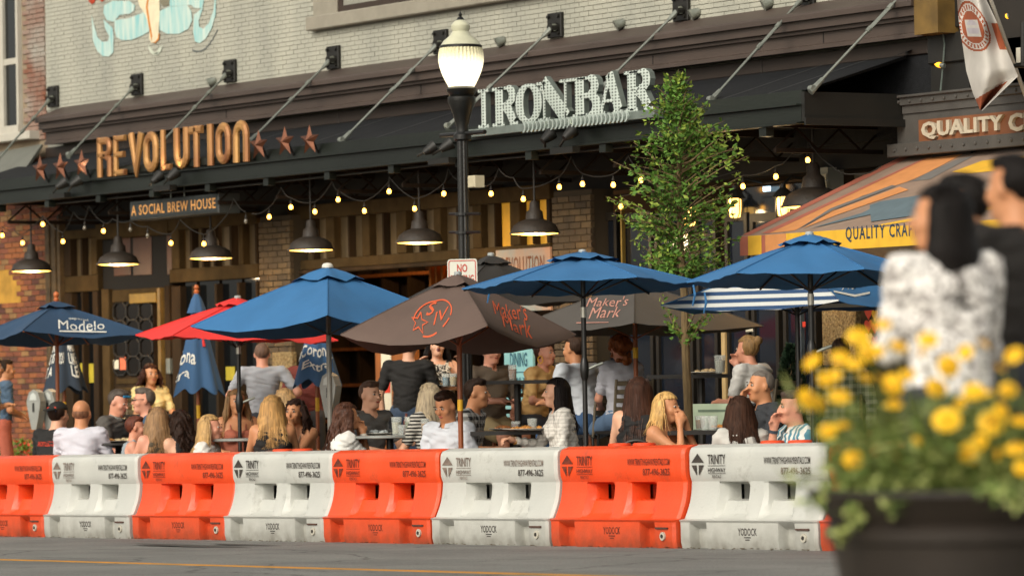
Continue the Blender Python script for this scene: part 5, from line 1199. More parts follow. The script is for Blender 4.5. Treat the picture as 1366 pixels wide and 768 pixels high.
# brown
UE = parasol('brown parasol with orange SIV star print on a teak pole', (611, 372), 21.15, 1.08, 4, -14, .50, [m_brn], m_wood, .024, sag=.13, tilt=-.06, vent=.24)
k1 = 1
sc2 = lambda p: (577+(p[0]-582)*.88, 417+(p[1]-426)*.82)
ptext(UE, k1, 'S', sc2((572, 426)), sc2((586, 421)), sc2((575, 412)), m_oprint, .01, .2); ptext(UE, k1, 'IV', sc2((583, 434)), sc2((604, 426)), sc2((586, 421)), m_oprint, .0, .1)
for t0, t1, n_ in ((-.35, 3.0, 26), (-.5, -1.0, 8), (-1.35, -2.1, 8)):
    pshape(UE, k1, [sc2((582+29*math.cos(a), 426-(18*math.sin(a))-(29*math.cos(a))*.32)) for a in np.linspace(t0, t1, n_)], m_oprint, 'print', 1.5)
stp = [sc2((562+13*(1 if i % 2 == 0 else .42)*math.sin(i*math.pi/5+.2), 434-11*(1 if i % 2 == 0 else .42)*math.cos(i*math.pi/5+.2)-(13*(1 if i % 2 == 0 else .42)*math.sin(i*math.pi/5+.2))*.1)) for i in range(11)]
pshape(UE, k1, stp, m_oprint, 'print', 1.4)
ptext(UE, 0, "Maker's", (660, 415), (704, 423), (655, 402), m_oprint, .0, .1); ptext(UE, 0, 'Mark', (672, 427), (710, 435), (667, 415), m_oprint, .0, .1)
# blue centre
UD = parasol('blue parasol on a black crank pole in the centre, above the woman in white', (777, 343), 21.3, 1.05, 6, 5, .25, [m_blue], m_bpole, .022, sag=.015, finial='knob', vent=.3, bow=1.2, tilt=-.05)
# blue right
UG = parasol('blue parasol on a black crank pole at the right, nearest the planter', (1080, 320), 21.3, 1.0, 6, 9, .31, [m_blue], m_bpole, .022, sag=.02, vent=.26, tilt=-.05)
# charcoal behind the centre
UF = parasol("charcoal parasol with salmon lettering behind the centre blue one", (846, 378), 23.5, 1.2, 4, 2, .42, [m_gryc], m_wood, .022, sag=.04, tilt=-.03)
ptext(UF, 1, "Maker's", (782, 411), (837, 409), (785, 400), mat('salmon_ink', '#b98474', .8, .1), .0, .15); ptext(UF, 1, 'Mark', (785, 424), (826, 421), (789, 412), mat('salmon_ink', '#b98474', .8, .1), .0, .15)
pshape(UF, 1, [(769, 429), (812, 427), (812, 427.7), (769, 429.8)], mat('salmon_ink', '#b98474', .8, .1))
UF2 = parasol('dark parasol mostly hidden behind the brown one', (655, 346), 23.7, 1.0, 4, 20, .42, [m_dgr], m_wood, .02, sag=.04)
# striped / blue
m_strp = pattern_mat('navy_white_stripe', 'stripes', '#26456b', '#c6c8c4', .068, .8, 'Z')
UH = parasol('parasol with navy and white striped and plain blue panels behind the right blue one', (1062, 350), 23.0, 1.22, 4, -13, .36, [m_blue, m_strp], m_bpole, .02, sag=.06)
ptext(UH, 0, 'Modelo', (1122, 386), (1168, 380), (1132, 374), m_white, .0, .15)
pshape(UH, 0, [(1112, 388), (1140, 391), (1160, 387), (1160, 388.5), (1140, 393), (1112, 390)], m_white)
# crank boxes and clips on the black poles
for U, px, py, dirn in ((UB, 313, 537, 1), (UD, 786, 492, 1), (UG, 1082, 470, 1)):
    c = at(px, py, U.A.y); c.x, c.y = U.A.x, U.A.y
    ck = obj('crank_housing', MB().lathe([(.022, -.10), (.034, -.06), (.04, 0), (.034, .06), (.022, .10)], 12, c), m_bpole, U.t, True)
    h0 = c+RGT*.03; obj('crank_handle', MB().tube([h0, h0+RGT*.07+Vector((0, 0, .03)), h0+RGT*.13+Vector((0, 0, .05))], [.012, .014, .012], 8), m_galv, ck)
    cc = Vector((U.A.x, U.A.y, U.A.z-.52)); obj('pole_clip', MB().tube([cc, cc+Vector((0, 0, .09))], .026, 10), mat('silver_clip', '#b5b3a8', .3, .1, 9, metal=.5), U.t, True)
for U, pr_ in ((UE, (622, 540)), (UF, (862, 470))):
    c = at(pr_[0], pr_[1], U.A.y); obj('pole_band', MB().tube([(U.A.x, U.A.y, c.z-.05), (U.A.x, U.A.y, c.z+.05)], .0255, 10), mat('yellow_tag', '#d8a823', .6), U.t)
# loose ties on the blue canopies
for U, px, py in ((UD, 651, 386), (UG, 925, 388), (UG, 940, 398)):
    a = at(px, py-8, U.A.y-.3); obj('tie_strap', MB().tube([a, a+Vector((.02, 0, -.08)), a+Vector((-.015, 0, -.17))], [.008, .011, .006], 5), m_blue, U.t)
# ---------------------------------------------------------------- closed parasols
def closed(label, top, bot, D, rb, m, texts, n=7, ph=0., capy=.18):
    T = at(*top, D); B = at(*bot, D); Hh = T.z-B.z; g0 = gz(T.x, D)
    t = thing('closed_parasol', (T.x, T.y, g0), label, 'parasol', 'closed parasols')
    def surf(a, v, off=0.):
        r = (.035+(rb-.035)*v**1.1)*(1+.09*math.cos(n*a+ph)*(.3+v)+.05*math.sin(3*a+1))+off
        return Vector((T.x, T.y, T.z-.05-(Hh-.05)*v-.035*v*v*math.cos(n*a+ph)-.02*v*v*math.sin(2*a+ph*3))) + RGT*(r*math.cos(a)) + TOW*(r*math.sin(a)*.85)
    NA, NV = 84, 14; mb = MB()
    for j in range(NV):
        for i in range(NA): mb.v.append(tuple(surf(2*math.pi*i/NA, j/(NV-1))))
    mb.f += [(j*NA+i, (j+1)*NA+i, (j+1)*NA+(i+1) % NA, j*NA+(i+1) % NA) for j in range(NV-1) for i in range(NA)]
    cl = obj('folded_canopy', mb, m, t, True, 60)
    cm = MB()
    for j, (r, z) in enumerate(((.02, .0), (.055, -.06), (.085, -.15), (.105, -.215))):
        for i in range(28): a = 2*math.pi*i/28; rr = r*(1+.10*math.cos(7*a)*(j/3)); cm.v.append(tuple(T+RGT*rr*math.cos(a)+TOW*rr*math.sin(a)+Vector((0, 0, z))))
    cm.f += [(j*28+i, (j+1)*28+i, (j+1)*28+(i+1) % 28, j*28+(i+1) % 28) for j in range(3) for i in range(28)]
    obj('top_flounce', cm, m, t, True, 60)
    obj('finial', MB().lathe([(.022, -.01), (.03, .02), (.018, .04), (.03, .06), (.018, .09), (0, .095)], 12, T), mat('copper_finial', '#b5612f', .5, .1), t, True)
    obj('pole', MB().tube([(T.x, T.y, T.z), (T.x, T.y, g0)], .02, 10), m_wood, t, True)
    obj('pole_band', MB().tube([(T.x, T.y, B.z-.28), (T.x, T.y, B.z-.14)], .0215, 10), mat('yellow_tag', '#d8a823', .6), t)
    for s_, a0, a1, v0, v1, mm, bd in texts: text_on('lettering', s_, lambda u, w: tuple(surf(R_(a0+(a1-a0)*u), v0+(v1-v0)*w, .012)), mm, cl, bold=bd)
    return t, surf, cl
m_cor = fabric('corona_blue_canvas', '#34587e'); m_gold2 = mat('yellow_print', '#d9a82e', .85)
ct, cs, ccl = closed('closed blue parasol with white lettering in front of the timber bay', (262, 391), (262, 523), 23.3, .26, m_cor, [('Corona', 215, 92, .70, .54, m_white, .015), ('Extra', 205, 108, .86, .76, m_white, .015)], ph=.6)
obj('crown_print', MB().add([cs(R_(a), v, .014) for a, v in ((128, .44), (118, .44), (114, .34), (120, .385), (124, .33), (128, .385), (133, .34))], [tuple(range(7))]), m_gold2, ccl)
obj('red_tie', MB().tube([cs(R_(62), .30, .02), cs(R_(60), .42, .02), cs(R_(58), .52, .015)], [.012, .012, .018], 5), m_red, ct)
ct, cs, ccl = closed('closed blue parasol with white lettering behind the grey pole', (421, 400), (417, 512), 23.2, .24, m_cor, [('Corona', 150, 30, .66, .50, m_white, .015), ('Extra', 130, 45, .82, .72, m_white, .015), ('Corona', 245, 165, .70, .54, m_white, .015)], ph=2.2)
obj('crown_print', MB().add([cs(R_(a), v, .014) for a, v in ((100, .40), (80, .40), (76, .30), (85, .35), (90, .29), (95, .35), (104, .30))], [tuple(range(7))]), m_gold2, ccl)
ct, cs, ccl = closed('closed dark navy parasol with bold white lettering by the brick wall', (84, 420), (84, 520), 23.6, .25, fabric('ink_navy_canvas', '#1f2c3a'), [('SCENE', 170, 128, .46, .30, m_white, .02), ('THIS IS', 172, 126, .62, .48, m_white, .02), ('NOT A', 176, 128, .80, .66, m_white, .02), ('MAKES', 62, 18, .46, .30, m_white, .02), ('LIKE', 62, 24, .64, .48, m_white, .02), ('LET', 58, 22, .82, .66, m_white, .02), ('YOU', 105, 84, .62, .46, m_white, .02)], ph=1.0)
# ================================================================ people: smooth-blended bodies meshed from distance fields
class Field:
    def __init__(s, lo, hi, h):
        s.lo = np.array(lo, float); s.h = h; n = np.ceil((np.array(hi)-s.lo)/h).astype(int)+1; s.n = n
        s.F = np.full(n, 1.0, np.float32)
        s.ax = [s.lo[i]+h*np.arange(n[i]) for i in range(3)]
    def _sub(s, lo, hi):
        a = np.clip(((np.array(lo)-s.lo)/s.h).astype(int), 0, s.n-1); b = np.clip(((np.array(hi)-s.lo)/s.h).astype(int)+2, 1, s.n)
        if np.any(b <= a): return None
        sl = tuple(slice(a[i], b[i]) for i in range(3)); return sl, np.meshgrid(*[s.ax[i][sl[i]] for i in range(3)], indexing='ij')
    def _mix(s, sl, d, k):
        A = s.F[sl]; hh = np.maximum(k-np.abs(A-d), 0)/k if k > 0 else 0
        s.F[sl] = np.minimum(A, d)-(hh*hh*k*.25 if k > 0 else 0)
    def cap(s, a, b, ra, rb, k=.02):
        a = np.array(a, float); b = np.array(b, float); m = max(ra, rb)+k+2*s.h
        q = s._sub(np.minimum(a, b)-m, np.maximum(a, b)+m)
        if q is None: return s
        sl, (X, Y, Z) = q; ab = b-a; L2 = max(1e-9, ab@ab)
        t = np.clip(((X-a[0])*ab[0]+(Y-a[1])*ab[1]+(Z-a[2])*ab[2])/L2, 0, 1)
        d = np.sqrt((X-a[0]-ab[0]*t)**2+(Y-a[1]-ab[1]*t)**2+(Z-a[2]-ab[2]*t)**2)-(ra+(rb-ra)*t)
        s._mix(sl, d, k); return s
    def ell(s, c, r, M=None, k=.02, sub=False, clip=None):
        c = np.array(c, float); r = np.array(r, float); m = r.max()+k+2*s.h; q = s._sub(c-m, c+m)
        if q is None: return s
        sl, (X, Y, Z) = q; P = np.stack([X-c[0], Y-c[1], Z-c[2]], -1)
        if M is not None: P = P @ M
        k0 = np.sqrt(((P/r)**2).sum(-1)); k1 = np.sqrt(((P/(r*r))**2).sum(-1))+1e-9; d = k0*(k0-1)/k1
        if clip is not None: d = np.maximum(d, clip(P))
        if sub: s.F[sl] = np.maximum(s.F[sl], -d)
        else: s._mix(sl, d, k)
        return s
    def clip(s, fn):
        X, Y, Z = np.meshgrid(*s.ax, indexing='ij'); s.F = np.maximum(s.F, fn(X, Y, Z)); return s
    def warp(s, fn):
        X, Y, Z = np.meshgrid(*s.ax, indexing='ij'); s.F = s.F+fn(X, Y, Z); return s
    def mesh(s, name, m):
        F = s.F; F[0] = F[-1] = 1; F[:, 0] = F[:, -1] = 1; F[:, :, 0] = F[:, :, -1] = 1
        I = F < 0; n = F.shape; c = np.zeros([v-1 for v in n], np.int8)
        for dx in (0, 1):
            for dy in (0, 1):
                for dz in (0, 1): c += I[dx:n[0]-1+dx, dy:n[1]-1+dy, dz:n[2]-1+dz]
        act = (c > 0) & (c < 8); idx = -np.ones(c.shape, np.int64); ijk = np.argwhere(act); idx[act] = np.arange(len(ijk))
        if len(ijk) == 0: return None
        acc = np.zeros((len(ijk), 3)); cnt = np.zeros(len(ijk))
        offs = [(0,0,0),(1,0,0),(0,1,0),(1,1,0),(0,0,1),(1,0,1),(0,1,1),(1,1,1)]
        val = [F[ijk[:, 0]+o[0], ijk[:, 1]+o[1], ijk[:, 2]+o[2]] for o in offs]
        for a, b in ((0,1),(2,3),(4,5),(6,7),(0,2),(1,3),(4,6),(5,7),(0,4),(1,5),(2,6),(3,7)):
            va, vb = val[a], val[b]; cr = (va < 0) != (vb < 0); t = np.where(cr, va/np.where(cr, va-vb, 1), 0)
            oa, ob = np.array(offs[a]), np.array(offs[b]); acc += np.where(cr[:, None], oa+(ob-oa)*t[:, None], 0); cnt += cr
        V = s.lo+s.h*(ijk+acc/np.maximum(cnt, 1)[:, None])
        Q = []
        for ax in range(3):
            sl0 = [slice(None)]*3; sl1 = [slice(None)]*3; sl0[ax] = slice(0, -1); sl1[ax] = slice(1, None)
            A, B = I[tuple(sl0)], I[tuple(sl1)]; e = np.argwhere(A != B); o1, o2 = [(1, 2), (2, 0), (0, 1)][ax]
            ok = np.ones(len(e), bool)
            for o in (o1, o2): ok &= (e[:, o] > 0) & (e[:, o] < n[o]-1)
            e = e[ok]; flip = A[tuple(e.T)]
            def g(d1, d2): q = e.copy(); q[:, o1] -= d1; q[:, o2] -= d2; return idx[tuple(q.T)]
            q = np.stack([g(1, 1), g(0, 1), g(0, 0), g(1, 0)], 1); q[~flip] = q[~flip][:, ::-1]; Q.append(q)
        Q = np.concatenate(Q); Q = Q[(Q >= 0).all(1)]
        me = bpy.data.meshes.new(name); me.vertices.add(len(V)); me.vertices.foreach_set('co', V.astype(np.float32).ravel())
        me.loops.add(Q.size); me.loops.foreach_set('vertex_index', Q.astype(np.int32).ravel()); me.polygons.add(len(Q))
        me.polygons.foreach_set('loop_start', np.arange(0, Q.size, 4, dtype=np.int32))
        me.update(calc_edges=True); me.polygons.foreach_set('use_smooth', np.ones(len(Q), bool))
        if m: me.materials.append(m)
        return me
def rx(a): c, s_ = math.cos(a), math.sin(a); return np.array([[1, 0, 0], [0, c, -s_], [0, s_, c]])
def rz(a): c, s_ = math.cos(a), math.sin(a); return np.array([[c, -s_, 0], [s_, c, 0], [0, 0, 1]])
def ry(a): c, s_ = math.cos(a), math.sin(a); return np.array([[c, 0, s_], [0, 1, 0], [-s_, 0, c]])
def ik(S_, T, l1, l2, pole):
    S_, T, pole = np.array(S_, float), np.array(T, float), np.array(pole, float); d = T-S_; L = np.linalg.norm(d); Lm = (l1+l2)*.995
    if L > Lm: T = S_+d/L*Lm; d = T-S_; L = Lm
    u = d/max(L, 1e-6); a = (l1*l1-l2*l2+L*L)/(2*L); h = math.sqrt(max(0, l1*l1-a*a)); p = pole-u*(pole@u); p = p/max(1e-6, np.linalg.norm(p))
    return S_+u*a+p*h, T
SKIN = {'light': ('#cf9a7c', '#dcab8e'), 'pink': ('#cf8e70', '#dda088'), 'tan': ('#ba7f58', '#c98f68')}
def skinm(k): return mat('skin_'+k, SKIN[k][0], .5, 0, hex2=SKIN[k][1], scale=7, bump=.05, bscale=60, spec=.35)
def hairm(h): return mat('hair_'+h[1:], h, .6, .45, 16, .45, 26, stretch=(3.2, 3.2, .28), spec=.4 if sum(lin(h)) > .08 else .15)
m_eyew = mat('eye_white', '#b9b0a4', .3, 0); m_eyed = mat('eye_dark', '#1c130d', .25, 0); m_brow = mat('brow_hair', '#2c1c12', .8, 0); m_lip = mat('lip', '#a3493c', .5, .1)
NP = [0]
def person(label, head, D, face, skin='light', hair='short', hcol='#3b2a1c', top='tee', tcol='#666666', tmat=None, bottom='shorts', bcol='#3a3d44', lean=.10, yaw=0., pitch=.0, arms=('table', 'table'), stand=False, fem=False, scale=1.0, hl=.35, group='diners on the patio', pants='long', seat=None, h=.0125, legs=None, shoulders=None, extra=None, roll=0., hatm=None):
    """head = picture position of the crown of the head; face = direction faced: 0 to camera, 90 right, 180 away, 270 left"""
    NP[0] += 1; sc = scale*(.95 if fem else 1.0)*(1.0 if stand else (1.14 if D < 22.6 else 1.08)); P0 = at(head[0], head[1], D)
    fv = TOW*math.cos(R_(face))+RGT*math.sin(R_(face)); rot = math.atan2(-fv.x, fv.y)      # local +Y = facing
    g0 = gz(P0.x, D); tot = (P0.z-g0)/sc
    TL, NK = .50, .150; HT = .118
    spine = np.array([0, math.sin(lean), math.cos(lean)])
    # hip height from crown position
    up = TL*math.cos(lean)+NK+HT-.0
    hip = tot-up
    if stand: hip = max(.80, min(1.02, hip))
    hipP = np.array([0, 0, hip]); neck = hipP+spine*TL; Hc = neck+np.array([0, .028+.04*math.sin(lean), NK]);
    # keep crown over base point: shift body so that head is above P0
    sh = np.array([-Hc[0], -Hc[1], 0]); hipP = hipP+sh; neck = neck+sh; Hc = Hc+sh
    Hc = Hc + (rz(-R_(yaw)) @ np.array([0, -.0, 0])); HR = rz(-R_(yaw)) @ ry(R_(roll)) @ rx(-R_(pitch))
    hd = lambda x, y, z: Hc+HR @ np.array([x, y, z])
    sw = (.158 if fem else .185)*(shoulders or 1); hw = .15 if fem else .14
    L = spine; shl = hipP+spine*.455; Sr, Sl = shl+np.array([sw, 0, 0]), shl+np.array([-sw, 0, 0])
    ua, fa = .285, .25
    def target(nm, sd):
        if not isinstance(nm, str): return np.array([nm[0]*sd, nm[1], nm[2]])+np.array([hipP[0], hipP[1], hipP[2]])
        z = hipP[2]; o = hipP*np.array([1, 1, 0])
        return o+{'table': np.array([.14*sd, .40, z+.17]), 'lap': np.array([.10*sd, .27, z+.10]), 'down': np.array([(sw+.06)*sd, .05, z-.06]), 'side': np.array([(sw+.08)*sd, .02, z+.02]),
                  'face': np.array([.045*sd, Hc[1]-hipP[1]+.135, Hc[2]-.13]), 'chin': np.array([.03*sd, Hc[1]-hipP[1]+.13, Hc[2]-.15]), 'up': np.array([.22*sd, .26, z+.46]), 'drink': np.array([.12*sd, .42, z+.26]), 'fold': np.array([-.10*sd, .22, z+.22]), 'hip': np.array([.20*sd, -.02, z+.04])}[nm]
    bones = {}
    for nm, S_, sd, an in (('r', Sr, 1, arms[0]), ('l', Sl, -1, arms[1])):
        T = target(an, sd); E_, T = ik(S_, T, ua, fa, (sd*.55, -.35, -.9)); bones[nm] = (S_, E_, T, an, sd)
    lg = {}
    for nm, sd in (('r', 1), ('l', -1)):
        Hj = hipP+np.array([.085*sd, 0, -.02])
        if stand: F_ = np.array([hipP[0]+.10*sd, hipP[1]+(.04 if sd > 0 else -.06), .07]); pole = (0, 1, 0)
        else: F_ = np.array([hipP[0]+.12*sd, hipP[1]+.46, max(.07, hipP[2]-.55)]); pole = (0, .5, 1)
        K, F_ = ik(Hj, F_, .43, .43, pole); lg[nm] = (Hj, K, F_)
    allp = np.array([hipP, neck, Hc+.14, Hc-.14]+[p for b in bones.values() for p in b[:3]]+[p for l in lg.values() for p in l]); lo, hi = allp.min(0)-.24, allp.max(0)+.24; lo[2] = -.03
    # ------------- body
    f = Field(lo, hi, h)
    def torso(f, e=0., k=.05):
        f.ell(hipP+spine*.02, (hw+.02+e, .115+e, .125+e), rx(-lean).T if False else None, k); f.cap(hipP+spine*.08, hipP+spine*.22, .115+e, (.10 if fem else .118)+e, k)
        for sx in (-1, 1):
            f.cap(hipP+spine*.16+np.array([.045*sx, 0, 0]), hipP+spine*.37+np.array([.07*sx, 0, 0]), .085+e, .10+e, k)
            f.cap(hipP+spine*.43, shl+np.array([sx*(sw-.02), 0, 0]), .075+e, .058+e, k)
            if fem: f.ell(hipP+spine*.33+np.array([.065*sx, .095, 0]), (.058+e, .055+e, .055+e), None, .03)
    def arm(f, nm, e=0., frac=1., fr2=1.):
        S_, E_, T, _, sd = bones[nm]; th = .86 if fem else 1.0
        B = S_+(E_-S_)*min(1, frac*2) if frac < .5 else E_
        f.cap(S_, B, .052*th+e, (.052-.012*min(1, frac*2))*th+e, .03)
        if frac > .5: f.cap(E_, E_+(T-E_)*(frac-.5)*2, .040*th+e, (.040-.014*(frac-.5)*2)*th+e, .02)
    def leg(f, nm, e=0., frac=1.):
        Hj, K, F_ = lg[nm]
        if frac < .5: f.cap(Hj, Hj+(K-Hj)*frac*2, .085+e, .085-.025*frac*2+e*1.3, .05); return
        f.cap(Hj, K, .085+e, .058+e, .05); f.cap(K, K+(F_-K)*(frac-.5)*2, .056+e, .056-.02*(frac-.5)*2+e, .03)
    torso(f); arm(f, 'r'); arm(f, 'l'); leg(f, 'r'); leg(f, 'l')
    f.cap(neck-spine*.03, Hc+HR @ np.array([0, -.015, -.05]), .056 if fem else .062, .050 if fem else .056, .03)
    f.ell(hd(0, -.014, .030), (.073, .092, .084), HR, .02); f.ell(hd(0, .022, -.03), (.058, .068, .085), HR, .03); f.ell(hd(0, .058, -.092), (.033, .028, .024), HR, .03)
    f.cap(hd(0, .088, .012), hd(0, .108, -.028), .008, .013, .014)
    for sx in (-1, 1):
        f.ell(hd(.075*sx, -.008, -.008), (.013, .02, .031), HR, .008); f.ell(hd(.031*sx, .104, .006), (.021, .016, .012), HR, 0, True); f.ell(hd(.04*sx, .062, -.028), (.026, .022, .024), HR, .02)
    f.ell(hd(0, .083, -.058), (.022, .012, .011), HR, .012)
    tips = {}
    for nm, (S_, E_, T, an, sd) in bones.items():
        d = T-E_; d = d/np.linalg.norm(d); upv = np.array([0, 0, 1.]); lat = np.cross(d, upv); lat = lat/max(1e-6, np.linalg.norm(lat)); nrm_ = np.cross(lat, d)
        curl = {'face': .9, 'chin': 1.0, 'drink': 1.3, 'up': .6, 'lap': .5}.get(an if isinstance(an, str) else 'x', .55)
        pc = T+d*.05; f.cap(T-d*.01, T+d*.03, .025, .03, .015)
        for q in (-1, 0, 1): f.cap(T+d*.02+lat*.022*q, T+d*.082+lat*.026*q, .014, .012, .012)
        for qi, (q, ln) in enumerate(((-1.5, .058), (-.5, .07), (.5, .066), (1.5, .05))):
            b0 = T+d*.085+lat*.0175*q; b1 = b0+(d*math.cos(curl*.5)-nrm_*math.sin(curl*.5))*ln*.55; b2 = b1+(d*math.cos(curl*1.3)-nrm_*math.sin(curl*1.3))*ln*.55
            f.cap(b0, b1, .0092, .0085, .006); f.cap(b1, b2, .0085, .0075, .004)
        b0 = T+d*.02+lat*.028*(-sd)*-1; b1 = b0+(d*.6-lat*sd*-.5-nrm_*.35)*.045; f.cap(b0, b1, .011, .010, .01); f.cap(b1, b1+(d*.9-nrm_*.3)*.032, .010, .008, .005); tips[nm] = T+d*.10
    for nm, (Hj, K, F_) in lg.items(): f.cap(F_, F_+np.array([0, .16, -.035]), .035, .03, .02)
    sk_ = skinm(skin)
    body = obj('person', f.mesh('body', sk_), label=label, cat='person', group=group)
    body.location = (P0.x, P0.y, g0); body.rotation_euler = (0, 0, rot); body.scale = (sc, sc, sc)
    add = lambda nm, me: obj(nm, me, parent=body) if me is not None else None
    # ------------- eyes, brows, mouth
    for sx in (-1, 1):
        q = HR
        def blob(nm, c, r, m, pa=body):
            mb = MB(); mb.lathe([(0, -1), (.6, -.8), (1, 0), (.6, .8), (0, 1)], 10); mb.v = [tuple(hd(*c)+q @ np.array([v[0]*r[0], v[1]*r[1], v[2]*r[2]])) for v in mb.v]; return obj(nm, mb, m, pa, True)
        e_ = blob('eye', (.031*sx, .082, .006), (.0135, .010, .0085), m_eyew); blob('iris', (.031*sx, .0895, .006), (.0065, .005, .0075), m_eyed, e_); blob('eyebrow', (.032*sx, .092, .028), (.019, .006, .0042), m_brow)
    blob('mouth', (0, .0925, -.058), (.023, .006, .0075 if extra != 'laugh' else .02), m_lip if extra != 'laugh' else mat('open_mouth', '#5a1c17', .5))
    # ------------- clothes
    cs_ = h*1.05
    tm = tmat or mat('cloth_'+tcol[1:]+top, tcol, .85, .10, 5, .5, 9)
    sleeve = {'tee': .36, 'polo': .36, 'long': .93, 'tank': 0, 'strap': 0}[top]
    if top != 'strap' or True:
        g = Field(lo, hi, cs_); torso(g, .012)
        if sleeve:
            arm(g, 'r', .013, sleeve); arm(g, 'l', .013, sleeve)
        nrad = {'tee': .072, 'polo': .064, 'long': .064, 'tank': .10, 'strap': .115}[top]
        g.ell(neck+np.array([0, .02, .035]), (nrad, nrad+.012, .085), None, 0, True)
        if top in ('tank', 'strap'):
            for sx in (-1, 1): g.ell(shl+np.array([sx*(sw+.01), 0, .0]), (.062 if top == 'tank' else .105, .14, .13 if top == 'tank' else .16), None, 0, True)
        hem = hipP+spine*(-.06)
        g.clip(lambda X, Y, Z: -((Z-hem[2])*spine[2]+(Y-hem[1])*spine[1]))
        if top == 'strap': tz = (hipP+spine*.40); g.clip(lambda X, Y, Z: ((Z-tz[2])*spine[2]+(Y-tz[1])*spine[1]))
        ph_ = NP[0]*1.7
        g.warp(lambda X, Y, Z: .007*np.sin(26*X+9*np.sin(17*Z+ph_)+ph_)*np.sin(33*Z+7*np.sin(14*Y)+5*X)+.003*np.sin(60*Z+30*X+ph_))
        me = g.mesh('shirt', tm); so_ = add('shirt', me)
        if top in ('strap',):
            for sx in (-1, 1): obj('strap', MB().tube([hipP+spine*.38+np.array([.07*sx, .125, 0]), shl+np.array([.08*sx, .02, .062]), hipP+spine*.38+np.array([.07*sx, -.10, 0])], .007, 5), tm, so_)
        if top == 'polo':
            col_ = MB(); c0 = neck+np.array([0, .005, .0]); n_ = 18
            for j, (r_, z_) in enumerate(((.068, .028), (.086, .0), (.088, -.008))):
                for i in range(n_+1): a = R_(110+ (320*i/n_)); col_.v.append((c0[0]+r_*math.cos(a), c0[1]+r_*math.sin(a)*1.05, c0[2]+z_-(.02*math.sin(a) if math.sin(a) > 0 else 0)))
            col_.f += [(j*(n_+1)+i, j*(n_+1)+i+1, (j+1)*(n_+1)+i+1, (j+1)*(n_+1)+i) for j in range(2) for i in range(n_)]
            obj('collar', col_, tm, so_, True)
    g = Field(lo, (hi[0], hi[1], min(hi[2], hipP[2]+.22)), cs_*1.25); g.ell(hipP+spine*.0, (hw+.034, .13, .13), None, .04)
    fr_ = .40 if pants == 'shorts' else .97
    leg(g, 'r', .018, fr_); leg(g, 'l', .018, fr_); wz = hipP+spine*.08; g.clip(lambda X, Y, Z: (Z-wz[2])*spine[2]+(Y-wz[1])*spine[1])
    add('trousers', g.mesh('trousers', mat('cloth_'+bcol[1:], bcol, .85, .12, 6, .4, 12)))
    for nm, (Hj, K, F_) in lg.items():
        g = Field(F_-.12, F_+np.array([.1, .26, .1]), .014); g.cap(F_+np.array([0, -.02, -.035]), F_+np.array([0, .16, -.045]), .042, .036, .02); g.clip(lambda X, Y, Z: -(Z-F_[2]+.075)); add('shoe', g.mesh('shoe', mat('shoe_dark', '#3a332d', .6, .1)))
    # ------------- hair
    hm = hairm(hcol); HH = h*.95
    hlo, hhi = Hc-.22, Hc+.24
    if hair in ('long', 'wavy'): hlo = hlo-np.array([.06, .14, hl]); hhi = hhi+np.array([.06, .06, 0])
    g = Field(hlo, hhi, HH)
    e = {'short': .007, 'buzz': .003, 'bald': .002}.get(hair, .012)
    def front(P):  # open the face, leave the crown, sides and nape
        x, y, z = P[..., 0], P[..., 1], P[..., 2]
        lim = .040-.035*(np.abs(x) > .058)
        faced = np.minimum(y-lim, .038-z) if hair != 'bald' else np.minimum(y+.02, .2-z)
        nape = np.minimum(-.045-z, .03+y) if hair in ('short', 'buzz', 'bald', 'cap') else -1+0*z
        top_ = z-.02 if hair == 'bald' else -1+0*z
        return np.maximum(np.maximum(faced, nape), top_)
    if hair == 'bald': g.ell(hd(0, -.018, .0), (.077, .091, .062), HR, 0, clip=lambda P: np.maximum(P[..., 1]-.01, P[..., 2]-.022))
    elif hair != 'none': g.ell(hd(0, -.016, .028), (.077+e, .094+e, .087+e), HR, 0, clip=front)
    if hair == 'short':
        g.ell(hd(.0, .03, .098), (.060, .050, .020), HR, .03); g.warp(lambda X, Y, Z: .0035*np.sin(X*95+5*np.sin(Y*60))*np.sin(Z*80+Y*70))
    rr = random.Random(NP[0]*11)
    strands = []
